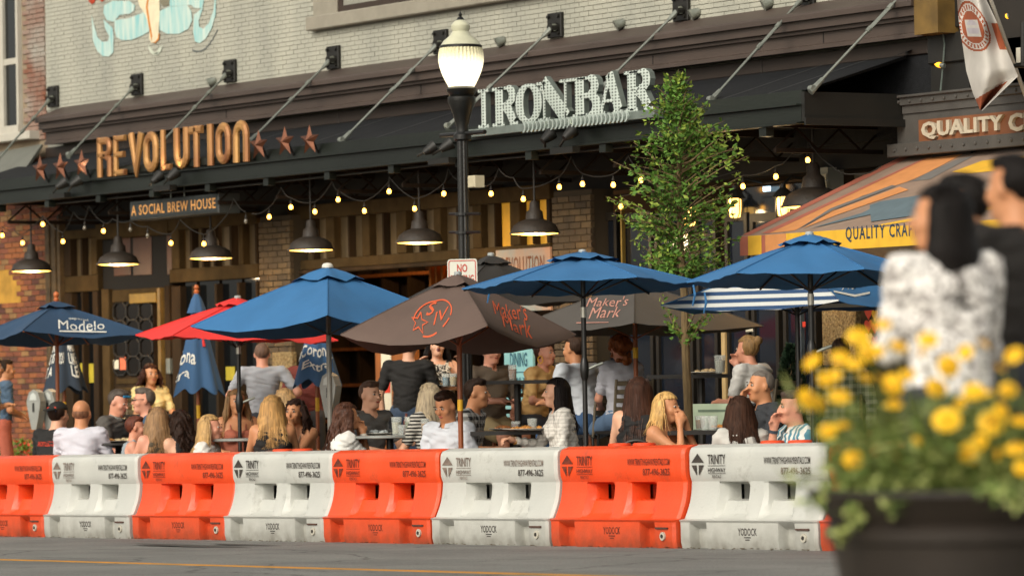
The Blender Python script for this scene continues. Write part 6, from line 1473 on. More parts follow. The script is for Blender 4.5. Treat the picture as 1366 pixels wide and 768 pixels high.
    if hair in ('long', 'wavy'):
        back = HR @ np.array([0, -1., 0]); side = HR @ np.array([1., 0, 0]); bd = np.array([0, -1., 0])
        for i in range(17):
            a = -1.75+3.5*i/16; st0 = hd(.078*math.sin(a), -.012-.080*math.cos(a), .03); dz = hl*(.82+.3*rr.random())*(1-.18*abs(a)/1.75)
            mid_ = st0+np.array([0, 0, -dz*.45])+(side*math.sin(a)*.025+back*math.cos(a)*.018); end = np.array([mid_[0], mid_[1], st0[2]-dz])+(side*math.sin(a)*(.015+.03*rr.random())+back*(.03*math.cos(a)))
            if hair == 'wavy': mid_ = mid_+np.array([rr.gauss(0, .015), rr.gauss(0, .015), 0]); end = end+np.array([rr.gauss(0, .03), rr.gauss(0, .03), 0])
            lim_ = hipP+spine*min(.43, max(.0, (end[2]-hipP[2])/max(.2, spine[2])))
            if abs(a) < 1.3: end[1] = min(end[1], lim_[1]-.105) if face is not None and not stand else end[1]
            g.cap(st0, mid_, .024, .025, .022); g.cap(mid_, end, .025, .009, .022)
            out_ = side*math.sin(a)+back*math.cos(a)
            for _ in range(14):
                j1, j2 = rr.gauss(0, .016), rr.gauss(0, .024); tv = side*math.cos(a)-back*math.sin(a); tp_ = hd(.05*math.sin(a)+rr.gauss(0, .012), -.012-.055*math.cos(a), .105); w_ = (.012 if hair == 'wavy' else .004)
                pth = [tp_, st0+out_*.021+tv*j1*.6]
                for u_ in (.25, .5, .75, 1.0): q2 = (st0+(mid_-st0)*u_*2) if u_ <= .5 else (mid_+(end-mid_)*(u_*2-1)); pth.append(q2+out_*(.025-.010*u_)+tv*(j1+(j2-j1)*u_+w_*math.sin(u_*14+j1*90))+np.array([0, 0, -.03*u_*rr.random()]))
                strands.append(pth)
        g.warp(lambda X, Y, Z: .0018*np.sin(np.arctan2(Y-Hc[1], X-Hc[0])*26+2*np.sin(Z*18))*(np.abs(Z-Hc[2]-.1) > .0))
        if hair == 'wavy': g.warp(lambda X, Y, Z: .007*np.sin(Z*70+6*np.sin(X*30)+np.cos(Y*40)))
    elif hair == 'curly':
        for i in range(150):
            a, b = rr.uniform(0, 6.283), rr.uniform(-.9, 1.4); c_ = np.array([math.cos(a)*math.cos(b)*.095, math.sin(a)*math.cos(b)*.105-.025, math.sin(b)*.10+.01])
            if c_[1] > .045 and c_[2] < .06: continue
            if c_[2] < -.02: c_[2] -= rr.uniform(0, .12)
            g.ell(hd(*c_), [rr.uniform(.016, .026)]*3, None, .006)
    elif hair == 'bun':
        g.ell(hd(0, -.12, .075), (.042, .038, .042), HR, .01); g.warp(lambda X, Y, Z: .003*np.sin(X*160))
    elif hair == 'tail':
        g.cap(hd(0, -.10, .05), hd(0, -.13, -.14), .03, .012, .02)
    if hair != 'none':
        me = g.mesh('hair', hm); ho = add('hair', me)
        if strands:
            for q_, hx_ in ((0, 1.35), (1, .62)):
                mb = MB()
                for pth in strands[q_::2]: mb.tube(pth, [.003]*(len(pth)-2)+[.0022, .0008], 4, False)
                cc_ = [min(1, v*hx_) for v in lin(hcol)]
                obj('hair_strands', mb, mat('strand_%s_%d' % (hcol[1:], q_), cc_, .55, .2, 20, spec=.4 if sum(cc_) > .08 else .15), ho, True)
    if hair == 'cap' or hatm:
        g = Field(Hc-.22, Hc+.24, .011); g.ell(hd(0, -.012, .045), (.087, .106, .082), HR, 0, clip=lambda P: -.0-P[..., 2]); 
        br = HR @ np.array([0, 1., 0]); g.ell(hd(0, .13 if hatm != 'back' else -.13, .048), (.07, .075, .011), HR, .01); add('cap', g.mesh('cap', mat('cap_black', '#171614', .8, .1)))
    body['_hd'] = [float(v) for v in Hc]
    P_ = Parasol(); P_.o = body; P_.hd = hd; P_.tips = tips; P_.neck = neck; P_.M = Matrix.Translation(body.location) @ Matrix.Rotation(rot, 4, 'Z') @ Matrix.Scale(sc, 4); P_.sh = (Sr, Sl); P_.hip = hipP; P_.spine = spine; P_.HR = HR; P_.bones = bones
    del body['_hd']
    return P_
FR, MR = 21.25, 21.95
stripe_bw = pattern_mat('black_white_stripe_tee', 'stripes', '#23211f', '#b3afa6', .03, .85, 'Z'); plaid_bw = pattern_mat('black_white_plaid', 'plaid', '#1c1c1e', '#bcbab4', .06)
check_w = pattern_mat('white_fine_check', 'checks', '#dedad2', '#b5b1a9', .03); bw_print = pattern_mat('black_white_print', 'blotch', '#1a1816', '#c9c3b6', .035); stripe_tb = pattern_mat('teal_white_stripe_shirt', 'stripes', '#4f8496', '#d8d8d2', .06, .85, 'X')
plaid_gr = pattern_mat('green_plaid', 'plaid', '#3c4434', '#7d7f6c', .07); fg_print = pattern_mat('grey_white_print', 'blotch2', '#98928e', '#e6e2dd', .042)
people = {}
def add_p(k, *a, **kw): people[k] = person(*a, **kw)
add_p('edge1', 'standing man in grey green tee cut off by the left frame edge', (-8, 470), 23.0, 100, 'tan', 'short', '#3b2a1c', 'tee', '#8a8a74', arms=('fold', 'fold'), stand=True, pants='shorts', bcol='#a89f86')
add_p('edge2', 'standing man in blue tee behind the man at the left edge', (8, 474), 23.6, 110, 'tan', 'short', '#2c1f15', 'tee', '#4a6076', arms=((.0, .24, .12), (.04, .25, .1)), stand=True, pants='shorts', bcol='#b4604a')
P = person('man in black cap with rainbow patch and black tee, seen from behind', (78, 536), FR, 148, 'light', 'cap', '#2a1c14', 'tee', '#1b1a19', lean=.25, arms=('table', 'table'), hatm='back')
people['cap'] = P
add_p('bald', 'balding man in pale lavender shirt seen from behind', (109, 533), FR-.05, 165, 'tan', 'bald', '#7a5238', 'long', '#c6c6cf', lean=.15, scale=1.03)
add_p('grey', 'man in dark grey polo with sunglasses on his head leaning forward', (158, 519), MR+.1, 62, 'pink', 'short', '#4a4038', 'polo', '#57534e', lean=.22, pitch=18, arms=('table', 'lap'))
add_p('glass', 'man in glasses and blue tee facing left', (191, 517), MR+.25, 285, 'pink', 'short', '#5b5148', 'tee', '#38566e', lean=.15, arms=('table', 'table'))
add_p('yellow', 'dark haired woman in yellow top sitting by the door', (201, 485), 24.1, 25, 'tan', 'wavy', '#3a1f14', 'tee', '#dcc486', fem=True, hl=.2, lean=.05)
add_p('girl', 'auburn haired girl half hidden behind the woman in olive', (181, 555), FR+.35, 95, 'pink', 'short', '#5a2a18', 'tank', '#8f9aa0', fem=True, lean=.1, scale=.92)
add_p('olive', 'woman with long light brown hair and olive sleeveless top from behind', (209, 543), FR-.05, 205, 'pink', 'long', '#8a6a48', 'tank', '#4f4535', fem=True, hl=.34, lean=.12, arms=('table', 'table'))
add_p('dark', 'woman with dark wavy hair in black top from behind', (239, 547), FR+.15, 215, 'light', 'wavy', '#2a1c15', 'tank', '#1d1a1a', fem=True, hl=.34, lean=.2)
add_p('blwh', 'blonde woman in white top looking right beside the red parasol pole', (281, 553), FR, 75, 'pink', 'long', '#b08c58', 'tee', '#dcd9d2', fem=True, hl=.3, lean=.1)
add_p('bikini', 'woman with long light brown hair and pink strap top facing the camera', (316, 519), MR+.1, 12, 'tan', 'long', '#8a6a45', 'strap', '#a8604a', fem=True, hl=.36, lean=.12)
add_p('blback', 'woman with long blonde hair and black tank top from behind', (363, 527), FR-.05, 182, 'tan', 'long', '#b48a52', 'tank', '#1e1c1b', fem=True, hl=.36, lean=.1)
add_p('brun', 'brunette woman in pale top facing left, fingers at her chin', (393, 532), FR+.5, 335, 'tan', 'wavy', '#2b1a13', 'strap', '#b59a80', fem=True, hl=.3, lean=.12, arms=('table', 'chin'))
add_p('blond2', 'blonde woman behind the brunette, mostly hidden', (381, 518), MR+.3, 150, 'light', 'long', '#b39163', 'tank', '#8f8578', fem=True, hl=.25)
add_p('gtee', 'standing man in light grey tee seen from behind', (349, 449), 23.0, 186, 'pink', 'buzz', '#6a5040', 'tee', '#a3a5aa', arms=((.22, .12, .16), (.2, .14, .14)), stand=True, shoulders=1.12)
add_p('maroon', 'standing person in maroon tee behind the closed parasol', (412, 452), 23.7, 165, 'tan', 'short', '#2c1f15', 'tee', '#6b2c22', arms=('fold', 'down'), stand=True, bcol='#4a4a4c')
add_p('brwhite', 'woman with long brown hair and white tee resting her chin on her hands', (463, 537), FR, 112, 'tan', 'wavy', '#4a2b1b', 'tee', '#dddbd5', fem=True, hl=.38, lean=.22, arms=('chin', 'chin'))
add_p('raglan', 'young man in grey raglan tee looking right across the table', (494, 508), MR, 42, 'light', 'short', '#4f3626', 'tee', '#5b5a58', lean=.08, arms=('table', 'drink'))
add_p('waiter', 'standing man in black shirt seen from behind at the entrance', (545, 437), 23.3, 168, 'light', 'short', '#2c2018', 'tee', '#1c1a18', arms=((.16, .3, .22), 'down'), stand=True, shoulders=1.1, bcol='#39485c')
add_p('laugh', 'laughing woman in black and white print dress with raised hands', (583, 446), 24.0, 8, 'light', 'long', '#191412', 'tank', '#1a1816', bw_print, fem=True, hl=.26, pitch=-14, arms=('up', 'up'), extra='laugh', lean=0.)
add_p('greyblonde', 'woman with long ash blonde hair and striped black tee from behind', (571, 511), FR+.55, 222, 'light', 'long', '#9a8a70', 'tee', '#333', stripe_bw, fem=True, hl=.36, lean=.1, arms=('table', 'table'))
add_p('youngman', 'young man in pale shirt looking down in front of the brown parasol pole', (594, 521), FR-.05, 322, 'tan', 'short', '#2a1a12', 'polo', '#cdd2d9', pitch=22, lean=.15, arms=('lap', 'lap'))
add_p('plaid', 'man in black and white plaid shirt behind the lamp post', (636, 505), MR+.15, 75, 'tan', 'short', '#2a1d15', 'tee', '#333', plaid_bw, lean=.3, arms=('table', 'lap'))
add_p('polo2', 'man in taupe and black polo and khaki shorts gesturing at the high table', (655, 452), 23.7, 32, 'pink', 'short', '#77706a', 'polo', '#5b4f42', arms=((.1, .38, .2), 'lap'), pants='shorts', bcol='#8d7b58', lean=.05, shoulders=1.1)
add_p('cream', 'woman in cream tee with yellow earring at the high table', (727, 455), 24.2, 55, 'pink', 'bun', '#4a2a1a', 'tee', '#c09a62', fem=True, lean=.25, arms=('table', 'table'), shoulders=1.15)
add_p('wpolo', 'man in white polo and jeans seen from behind on a slatted chair', (765, 448), 23.5, 232, 'tan', 'short', '#3a2a20', 'polo', '#d2d7dd', lean=.25, arms=('table', 'table'), shoulders=1.3, bcol='#3d5a80')
add_p('whitew', 'woman with long black hair in white checked shirt facing left with a drink', (741, 504), FR+.55, 278, 'light', 'long', '#17110f', 'long', '#b9b4aa', check_w, fem=True, hl=.36, lean=.1, arms=('drink', 'lap'))
add_p('curly', 'woman with curly red hair and grey tee from behind', (826, 446), 23.6, 205, 'pink', 'curly', '#8a4a1e', 'tee', '#b9b9c1', fem=True, lean=.05, bcol='#5b7390', pants='shorts', arms=('lap', 'lap'))
add_p('dkback', 'woman with long dark brown hair in black top from behind, on a black mesh chair', (852, 503), FR-.02, 172, 'light', 'long', '#3a241a', 'tank', '#161515', fem=True, hl=.42, lean=.12)
add_p('peach', 'blonde woman in peach strap top with hands clasped at her mouth', (890, 523), FR+.1, 58, 'tan', 'long', '#c49c5e', 'strap', '#c47a52', fem=True, hl=.26, lean=.15, arms=('face', 'face'))
add_p('bunw', 'woman with blonde bun and white open back top leaning on a high table', (996, 448), 23.5, 232, 'pink', 'bun', '#8a6a40', 'tee', '#dad7d1', fem=True, lean=.32, arms=('chin', 'table'), shoulders=1.2, bcol='#24262a')
add_p('handmouth', 'man with grey cropped hair covering his mouth with one hand', (1014, 493), MR+.1, 292, 'tan', 'buzz', '#6a625a', 'polo', '#2f3236', lean=.15, arms=('face', 'table'))
add_p('brgirl', 'girl with long dark brown hair and grey tee from behind, holding a phone', (986, 528), FR-.03, 192, 'tan', 'long', '#3a251a', 'tee', '#bdbbb4', fem=True, hl=.36, lean=.18, arms=('table', 'drink'))
add_p('strman', 'smiling man in teal striped shirt with hands together', (1056, 521), FR+.25, 288, 'pink', 'short', '#4a3b32', 'polo', '#aaa', stripe_tb, lean=.12, arms=('chin', (.05, .32, .30)))
add_p('plaidg', 'man in green plaid shirt seen from behind beside the pebble column', (1121, 467), 23.6, 175, 'tan', 'buzz', '#4a3426', 'long', '#444', plaid_gr, arms=('down', 'down'), stand=True)
# foreground passers-by, out of focus
add_p('fgwoman', 'out of focus woman with long black hair and white print top in the foreground', (1252, 245), 9.3, 205, 'tan', 'long', '#14100e', 'long', '#aaa', fg_print, fem=True, hl=.40, arms=((.04, .26, .25), (.04, .26, .2)), stand=True, group='passers-by in the foreground', h=.014, bcol='#2b2d33', shoulders=1.12, yaw=-50, lean=.06)
add_p('fgmid', 'out of focus dark haired person between the two foreground passers-by', (1282, 232), 10.4, 262, 'tan', 'short', '#15110f', 'tee', '#35302c', arms=('down', 'down'), stand=True, group='passers-by in the foreground', h=.014)
add_p('fgman', 'out of focus man in black tee at the right edge of the foreground', (1350, 206), 9.9, 215, 'tan', 'short', '#120e0c', 'tee', '#1a1613', arms=((.16, .22, .1), (.1, .26, .12)), stand=True, shoulders=1.15, group='passers-by in the foreground', h=.014, yaw=-10)
# ---------------------------------------------------------------- small worn things
def worn(pk, nm, mb, m, smooth=True): return obj(nm, mb, m, people[pk].o, smooth)
p = people['cap']; c = [p.hd(x, -.105-.012*(1-abs(x)/.05), z) for z in (.03, .045, .06, .075) for x in (-.05, .05)]
for i, hx in enumerate(('#3b6ea8', '#c9a22a', '#c23a28')): worn('cap', 'cap_patch', MB().add(c[2*i:2*i+4], [(0, 1, 3, 2)]), mat('patch_'+hx[1:], hx, .8, 0), False)
def back_text(pk, s, z0, z1, hw, m):
    p = people[pk]
    f_ = lambda u, v: tuple(p.hip+p.spine*(z0+(z1-z0)*v)+np.array([hw*(1-2*u), -.118-.0*u, 0]))
    text_on('shirt_print', s, f_, m, p.o, bold=.03)
back_text('cap', 'REVOLUTION', .36, .41, .10, mat('red_print', '#b93a24', .8))
p = people['grey']; worn('grey', 'sunglasses', MB().tube([p.hd(-.06, .075, .075), p.hd(0, .098, .08), p.hd(.06, .075, .075)], .012, 6), mat('blue_mirror_lens', '#2f86b5', .1, 0, spec=.8))
worn('grey', 'neckband', MB().tube([p.neck+np.array([.07*math.cos(a), .07*math.sin(a)+.01, .02-.03*math.sin(a)]) for a in np.linspace(-.4, 3.5, 14)], .009, 6), m_galv)
p = people['glass']
for sx in (-1, 1): worn('glass', 'spectacles', MB().tube([p.hd(.031*sx+.02*math.cos(a), .104, .006+.015*math.sin(a)) for a in np.linspace(0, 6.283, 12)]+[p.hd(.07*sx, .07, .012), p.hd(.078*sx, .0, .01)], .0025, 4), m_blk)
p = people['cream']; worn('cream', 'hoop_earring', MB().tube([p.hd(.085, .0+.03*math.cos(a), -.06+.035*math.sin(a)) for a in np.linspace(0, 6.283, 14)], .005, 5), mat('yellow_tag', '#d8a823', .6))
p = people['bunw']; worn('bunw', 'back_opening', MB().add([p.hip+p.spine*(.34+.075*math.sin(a))+np.array([.095*math.cos(a), -.132+.02*abs(math.cos(a)), 0]) for a in np.linspace(0, 6.283, 17)[:-1]], [tuple(range(16))]), skinm('pink'), False)
for pk, sd, hx in (('brwhite', 'r', '#c9c3b6'), ('strman', 'r', '#3a444e'), ('handmouth', 'r', '#b8a878'), ('whitew', 'r', '#b8862a'), ('bunw', 'r', '#c79a2a'), ('brun', 'r', '#1a1a1a')):
    p = people[pk]; S_, E_, T, an, s2 = p.bones[sd]; d = (T-E_)/np.linalg.norm(T-E_); a = T-d*.03; worn(pk, 'wristband', MB().tube([a, a+d*.022], .034, 12), mat('band_'+hx[1:], hx, .4, 0))
# seams of the raglan tee: darker sleeves; second colour blocks on the two-tone polo
def sleeves(pk, m, frac=.32, e=.0165):
    p = people[pk]
    for nm in ('r', 'l'):
        S_, E_, T, an, sd = p.bones[nm]; B = S_+(E_-S_)*frac*2; f = Field(np.minimum(S_, B)-.1, np.maximum(S_, B)+.1, .012); f.cap(S_, B, .055+e, .044+e, .01); obj('sleeve', f.mesh('sleeve', m), parent=p.o)
sleeves('raglan', mat('cloth_charcoal_sleeve', '#2a2c31', .85, .1, 5, .4, 9))
# ================================================================ chairs under every seated guest
m_cane = mat('bent_cane', '#5a2f1a', .45, .25, 9); m_weave = pattern_mat('black_white_weave', 'dots', '#1a1815', '#b9b2a2', .022, .6)
m_slat = mat('grey_slat_wood', '#6a5f4c', .6, .25, 9, .15); m_iron2 = mat('dark_chair_iron', '#211d18', .5, .15, 9); m_mesh = pattern_mat('black_chair_mesh', 'dots', '#100f0e', '#2b2a28', .018, .6)
_ch = {}
def chair_parts(kind, sh):
    key = (kind, round(sh, 2))
    if key in _ch: return _ch[key]
    out = []; sh = key[1]
    if kind in ('rattan', 'mesh'):
        fm, wm = (m_cane, m_weave) if kind == 'rattan' else (m_iron2, m_mesh)
        out.append(('seat', MB().lathe([(.0, sh-.03), (.20, sh-.03), (.215, sh-.015), (.2, sh), (0, sh+.004)], 20).mesh('seat', wm, True)))
        arcp = [(.205*math.cos(a), -.17-.03*math.sin(a), sh+.02+.40*math.sin(a)**.6) for a in np.linspace(.02, math.pi-.02, 20)]
        out.append(('back_frame', MB().tube([(.20, -.13, sh-.02)]+arcp+[(-.20, -.13, sh-.02)], .016, 8).mesh('back_frame', fm, True)))
        bk = MB(); n = 14
        for i in range(n):
            a = .1+(math.pi-.2)*i/(n-1); x = .19*math.cos(a)
            for z in (sh+.03, sh+.02+.385*math.sin(a)**.6): bk.v.append((x, -.185+.02*abs(x)/.2, z))
        bk.f += [(2*i, 2*i+2, 2*i+3, 2*i+1) for i in range(n-1)]
        out.append(('backrest', bk.mesh('backrest', wm)))
        for sx in (-1, 1):
            for sy in (-1, 1): out.append(('leg', MB().tube([(.16*sx, .15*sy, sh-.02), (.19*sx, .19*sy, 0)], .014, 7).mesh('leg', fm, True)))
    else:
        out.append(('seat', MB().bbox(-.2, .2, -.2, .2, sh-.03, sh, .008).mesh('seat', m_iron2)))
        for sx in (-1, 1):
            out.append(('back_post', MB().tube([(.19*sx, -.18, sh-.02), (.19*sx, -.21, sh+.25), (.19*sx, -.25, sh+.48)], .014, 6).mesh('back_post', m_slat)))
            for sy in (-1, 1): out.append(('leg', MB().tube([(.18*sx, .17*sy, sh-.02), (.2*sx, .2*sy, 0)], .015, 6).mesh('leg', m_iron2)))
        for k in range(5): out.append(('slat', MB().bbox(-.19, .19, -.205-.011*k, -.19-.011*k, sh+.10+.08*k, sh+.145+.08*k, .004).mesh('slat', m_slat)))
        if sh > .6: out.append(('footrest', MB().tube([(-.19, .19, .28), (.19, .19, .28)], .012, 6).mesh('footrest', m_iron2)))
    _ch[key] = out; return out
def put_chair(kind, loc, rotz, sh, label):
    t = thing({'rattan': 'bistro_chair', 'mesh': 'mesh_chair', 'ladder': 'slatted_chair'}[kind], loc, label, 'chair', {'rattan': 'bistro chairs', 'mesh': 'bistro chairs', 'ladder': 'slatted chairs'}[kind], rotz, world=False)
    for nm, me in chair_parts(kind, sh): obj(nm, me, parent=t)
    return t
who = {'cap': 'man in the black cap', 'bald': 'balding man', 'grey': 'man in dark grey polo', 'glass': 'man in glasses', 'yellow': 'woman in yellow', 'girl': 'auburn haired girl', 'olive': 'woman in olive', 'dark': 'dark haired woman in black', 'blwh': 'blonde woman in white', 'bikini': 'woman in pink straps', 'blback': 'blonde woman in black', 'brun': 'brunette woman', 'blond2': 'hidden blonde woman', 'brwhite': 'brown haired woman in white', 'raglan': 'young man in raglan tee', 'laugh': 'laughing woman', 'greyblonde': 'ash blonde woman in stripes', 'youngman': 'young man in pale shirt', 'plaid': 'man in black and white plaid', 'polo2': 'man in khaki shorts', 'cream': 'woman in cream', 'wpolo': 'man in white polo', 'whitew': 'woman in white checked shirt', 'curly': 'curly haired woman', 'dkback': 'dark brown haired woman in black', 'peach': 'woman in peach', 'bunw': 'woman with the bun', 'handmouth': 'man covering his mouth', 'brgirl': 'girl with the phone', 'strman': 'man in teal stripes'}
for k, w in who.items():
    p = people[k]; b = p.M @ Vector(p.hip); sc_ = p.o.scale.x; sh = max(.35, p.hip[2]*sc_-.115*sc_)
    kind = 'ladder' if k in ('yellow', 'laugh', 'polo2', 'cream', 'wpolo', 'curly', 'bunw') else ('mesh' if k in ('dkback', 'peach', 'brgirl', 'strman', 'handmouth') else 'rattan')
    lab = {'ladder': 'tall slatted chair under the ', 'mesh': 'black mesh chair under the ', 'rattan': 'bent cane bistro chair under the '}[kind]+w
    put_chair(kind, (b.x, b.y, gz(b.x, b.y)), p.o.rotation_euler.z, sh, lab)
c = at(275, 548, 23.4); put_chair('ladder', (c.x, c.y, gz(c.x, c.y)), R_(210), .55, 'empty slatted chair below the closed blue parasol')
# ================================================================ tables
m_tt = mat('black_table_top', '#1d1a17', .4, .15, 6); m_tg = mat('pale_metal_table_top', '#8f918d', .35, .1, 6, metal=.3)
TBL = {}
def table(key, px, py, D, w, d, label, m=m_tt, rnd_=False, rot=0.):
    c = at(px, py, D); g = gz(c.x, D); z = c.z; t = thing('patio_table', (c.x, D, g), label, 'table', 'patio tables')
    M = Matrix.Translation((c.x, D, 0)) @ Matrix.Rotation(rot, 4, 'Z')
    if rnd_: obj('table_top', MB().lathe([(0, z-.03), (w*.97, z-.03), (w, z-.022), (w, z-.004), (w*.98, z), (0, z)], 28, (c.x, D, 0)), m, t, True)
    else: obj('table_top', MB().box(-w, w, -d, d, z-.035, z, M), m, t)
    obj('column', MB().tube([(c.x, D, g+.02), (c.x, D, z-.03)], .035, 10), m_iron2, t, True)
    obj('foot', MB().box(-.28, .28, -.03, .03, g, g+.03, M).box(-.03, .03, -.28, .28, g+.003, g+.034, M), m_iron2, t)
    TBL[key] = (c, z, D); return t
rf = math.atan2(RGT.y, RGT.x)
table('t1', 158, 590, 21.6, .36, .36, 'dark round table with plates between the men at the left', m_tt, True)
table('t2', 330, 584, 21.62, .38, .38, 'pale round table between the woman in pink straps and the blonde', m_tg, True)
table('t3', 520, 580, 21.6, .40, .40, 'pale round table crowded with drinks in front of the young man in raglan tee', m_tg, True)
table('t4', 690, 574, 21.75, .42, .34, 'black table with pizza and a red drink by the woman in white', m_tt, False, rf)
table('t5', 955, 573, 21.8, .42, .34, 'black table with glasses and a menu card behind the peach top woman', m_tt, False, rf)
table('h1', 570, 516, 23.6, .30, .30, 'high timber table with drinks in front of the laughing woman', mat('amber_table', '#7a4a22', .5, .2, 6), False, rf)
table('h2', 690, 507, 23.55, .42, .3, 'high dark table between the man in khaki shorts and the woman in cream', m_tt, False, rf)
table('h3', 935, 499, 23.7, .50, .3, 'high dark table beside the tree in front of the dark doors', m_tt, False, rf)
table('h4', 207, 552, 23.6, .3, .3, 'small dark table in front of the woman in yellow', m_tt, False, rf)
# ---------------------------------------------------------------- glasses, plates and other tableware
m_glass = mat('clear_glass', '#cfd4cf', .08, 0, alpha=.28, spec=.7)
def glass(px, T, off, h_, r_, liq, label):
    c, z, D = TBL[T]; p = at(px, 570, D+off); x, y = p.x, D+off
    t = thing('drinking_glass', (x, y, z), label, 'glass', 'glasses on the tables')
    obj('tumbler', MB().lathe([(r_*.78, z+.001), (r_*.8, z+.004), (r_, z+h_), (r_*.94, z+h_), (r_*.74, z+.012), (0, z+.01)], 16, (x, y, 0)), m_glass, t, True)
    if liq: obj('drink', MB().lathe([(r_*.72, z+.013), (r_*.88, z+h_*.72), (0, z+h_*.72)], 14, (x, y, 0)), mat('drink_'+liq[1:], liq, .1, .2, 20), t, True)
    return x, y, z
def straw(x, y, z, t): pass
glass(529, 't3', -.1, .17, .05, '#b9b49a', 'tall cocktail with ice and straws on the round table')
glass(546, 't3', .05, .17, .048, '#a9b08a', 'second tall cocktail with mint right of the first')
glass(567, 't3', -.05, .15, .042, '#a8742f', 'amber drink at the right of the round table')
glass(536, 't3', -.32, .10, .04, None, 'empty clear tumbler at the front of the round table')
glass(688, 't4', -.1, .085, .045, '#6a1418', 'red drink held by the woman in white')
glass(710, 't4', -.12, .11, .045, None, 'clear water glass right of the red drink')
glass(934, 't5', -.05, .12, .045, '#a8772f', 'amber glass on the table behind the peach top woman')
glass(941, 't5', -.2, .12, .045, None, 'clear glass in front of the tree trunk')
glass(951, 't5', -.2, .12, .045, None, 'clear glass just right of the tree trunk')
glass(596, 'h1', -.1, .13, .042, '#3f7f9a', 'blue drink in front of the laughing woman')
glass(606, 'h1', -.1, .13, .042, '#c9a64a', 'yellow garnished drink in front of the laughing woman')
glass(685, 'h2', -.12, .15, .045, '#8a4a18', 'amber beer at the high table')
glass(962, 'h3', -.1, .17, .055, '#b9b7a6', 'tall frosted glass on the high table by the tree')
def plate(px, T, off, r_, food, label):
    c, z, D = TBL[T]; p = at(px, 575, D+off); x, y = p.x, D+off
    t = thing('plate', (x, y, z), label, 'plate', 'plates on the tables')
    obj('dish', MB().lathe([(0, z+.003), (r_*.6, z+.003), (r_, z+.018), (r_, z+.022), (r_*.58, z+.01), (0, z+.01)], 22, (x, y, 0)), mat('white_china', '#c4c1b6', .3, .04), t, True)
    rr = random.Random(int(px)); f = MB()
    for k in range(16):
        a = rr.uniform(0, 6.28); q = rr.uniform(0, r_*.65); s_ = rr.uniform(.015, .035); f.lathe([(0, 0), (s_, .004), (s_*.8, s_*.7), (0, s_)], 7, (x+q*math.cos(a), y+q*math.sin(a), z+.010+rr.uniform(0, .012)))
    obj('food', f, mat('food_'+food[1:], food, .7, .4, 30, .4), t, True)
plate(148, 't1', -.1, .15, '#b07a3a', 'plate of fried food on the dark round table'); plate(166, 't1', .1, .14, '#c9b58a', 'second plate on the dark round table')
plate(700, 't4', -.16, .2, '#c98a3f', 'large pizza plate on the black table'); plate(672, 't4', .0, .14, '#b5713a', 'smaller plate left of the pizza')
plate(965, 't5', .0, .14, '#c0803a', 'plate with a burger behind the girl with the phone'); plate(585, 'h1', -.05, .12, '#c9a86a', 'plate on the high timber table'); plate(945, 'h3', -.1, .16, '#b9a27a', 'plate on the high table by the tree'); plate(505, 't3', .0, .13, '#9aa0a0', 'plate in front of the young man in raglan tee')
# menu card, napkins, phone
c, z, D = TBL['t5']; p = at(950, 560, D+.2); t = thing('menu_card', (p.x, D+.2, z), 'pale green menu card standing on the table behind the tree trunk', 'menu card')
obj('card', MB().box(p.x-.28, p.x+.28, D+.2, D+.21, z, z+.22), mat('sage_card', '#9aa890', .7, .1), t); obj('print_line', MB().box(p.x-.2, p.x+.2, D+.196, D+.199, z+.15, z+.17), mat('card_ink', '#5b6a5a', .8), t)
c, z, D = TBL['t3']; p = at(550, 560, D+.25); t = thing('napkin_holder', (p.x, D+.25, z), 'stack of white napkins and a phone at the right of the drinks table', 'napkins')
obj('napkins', MB().box(p.x-.03, p.x+.13, D+.2, D+.3, z+.001, z+.16), mat('white_paper', '#cfc9b4'), t); obj('sauce_bottle', MB().lathe([(.03, z), (.03, z+.12), (.012, z+.16), (.012, z+.2), (0, z+.2)], 12, (p.x-.09, D+.24, 0)), mat('sauce_red', '#6a2a1a', .3), t, True)
pp = people['brgirl']; q = pp.M @ Vector(pp.tips['l']); t = thing('mobile_phone', q, 'pale blue mobile phone held by the brown haired girl', 'phone')
Mq = Matrix.Translation(q) @ Matrix.Rotation(.6, 4, 'Z') @ Matrix.Rotation(-.5, 4, 'X'); obj('case', MB().bbox(-.038, .038, -.005, .005, -.02, .13, .003, Mq), mat('phone_blue', '#7fb5c4', .3, .05), t); obj('screen', MB().box(-.034, .034, -.0075, -.0055, -.015, .125, Mq), mat('phone_screen', '#b9d4dd', .2, 0, emit=.15), t)
# hurricane candle jar etc. on the barrier side: clear cups
c, z, D = TBL['t3']
# ================================================================ planter with yellow flowers, out of focus, on the near pavement
YPl = 8.35; KP = 8.35/6.2; pc = at(1300, 649, YPl); gP = gz(pc.x, YPl)+0; rp = random.Random(5); zr = pc.z
pl_ = thing('flower_planter', (pc.x, YPl, gP), 'dark round planter of yellow flowers and trailing green foliage, out of focus in front', 'planter')
m_potd = mat('dark_bronze_pot', '#211a14', .55, .3, 4, .15, 30)
Hh = zr-gP
obj('pot', MB().lathe([(.30, 0), (.35, .04), (.39, Hh*.45), (.43, Hh-.16), (.45, Hh-.15), (.455, Hh-.115), (.435, Hh-.10), (.445, Hh-.085), (.50, Hh-.015), (.50, Hh), (.47, Hh), (.43, Hh-.06), (0, Hh-.06)], 48, (pc.x, YPl, gP)), m_potd, pl_, True)
obj('soil', MB().lathe([(.415, Hh-.05), (0, Hh-.04)], 24, (pc.x, YPl, gP)), mat('potting_soil', '#2a2018', .95, .4, 40, .5), pl_)
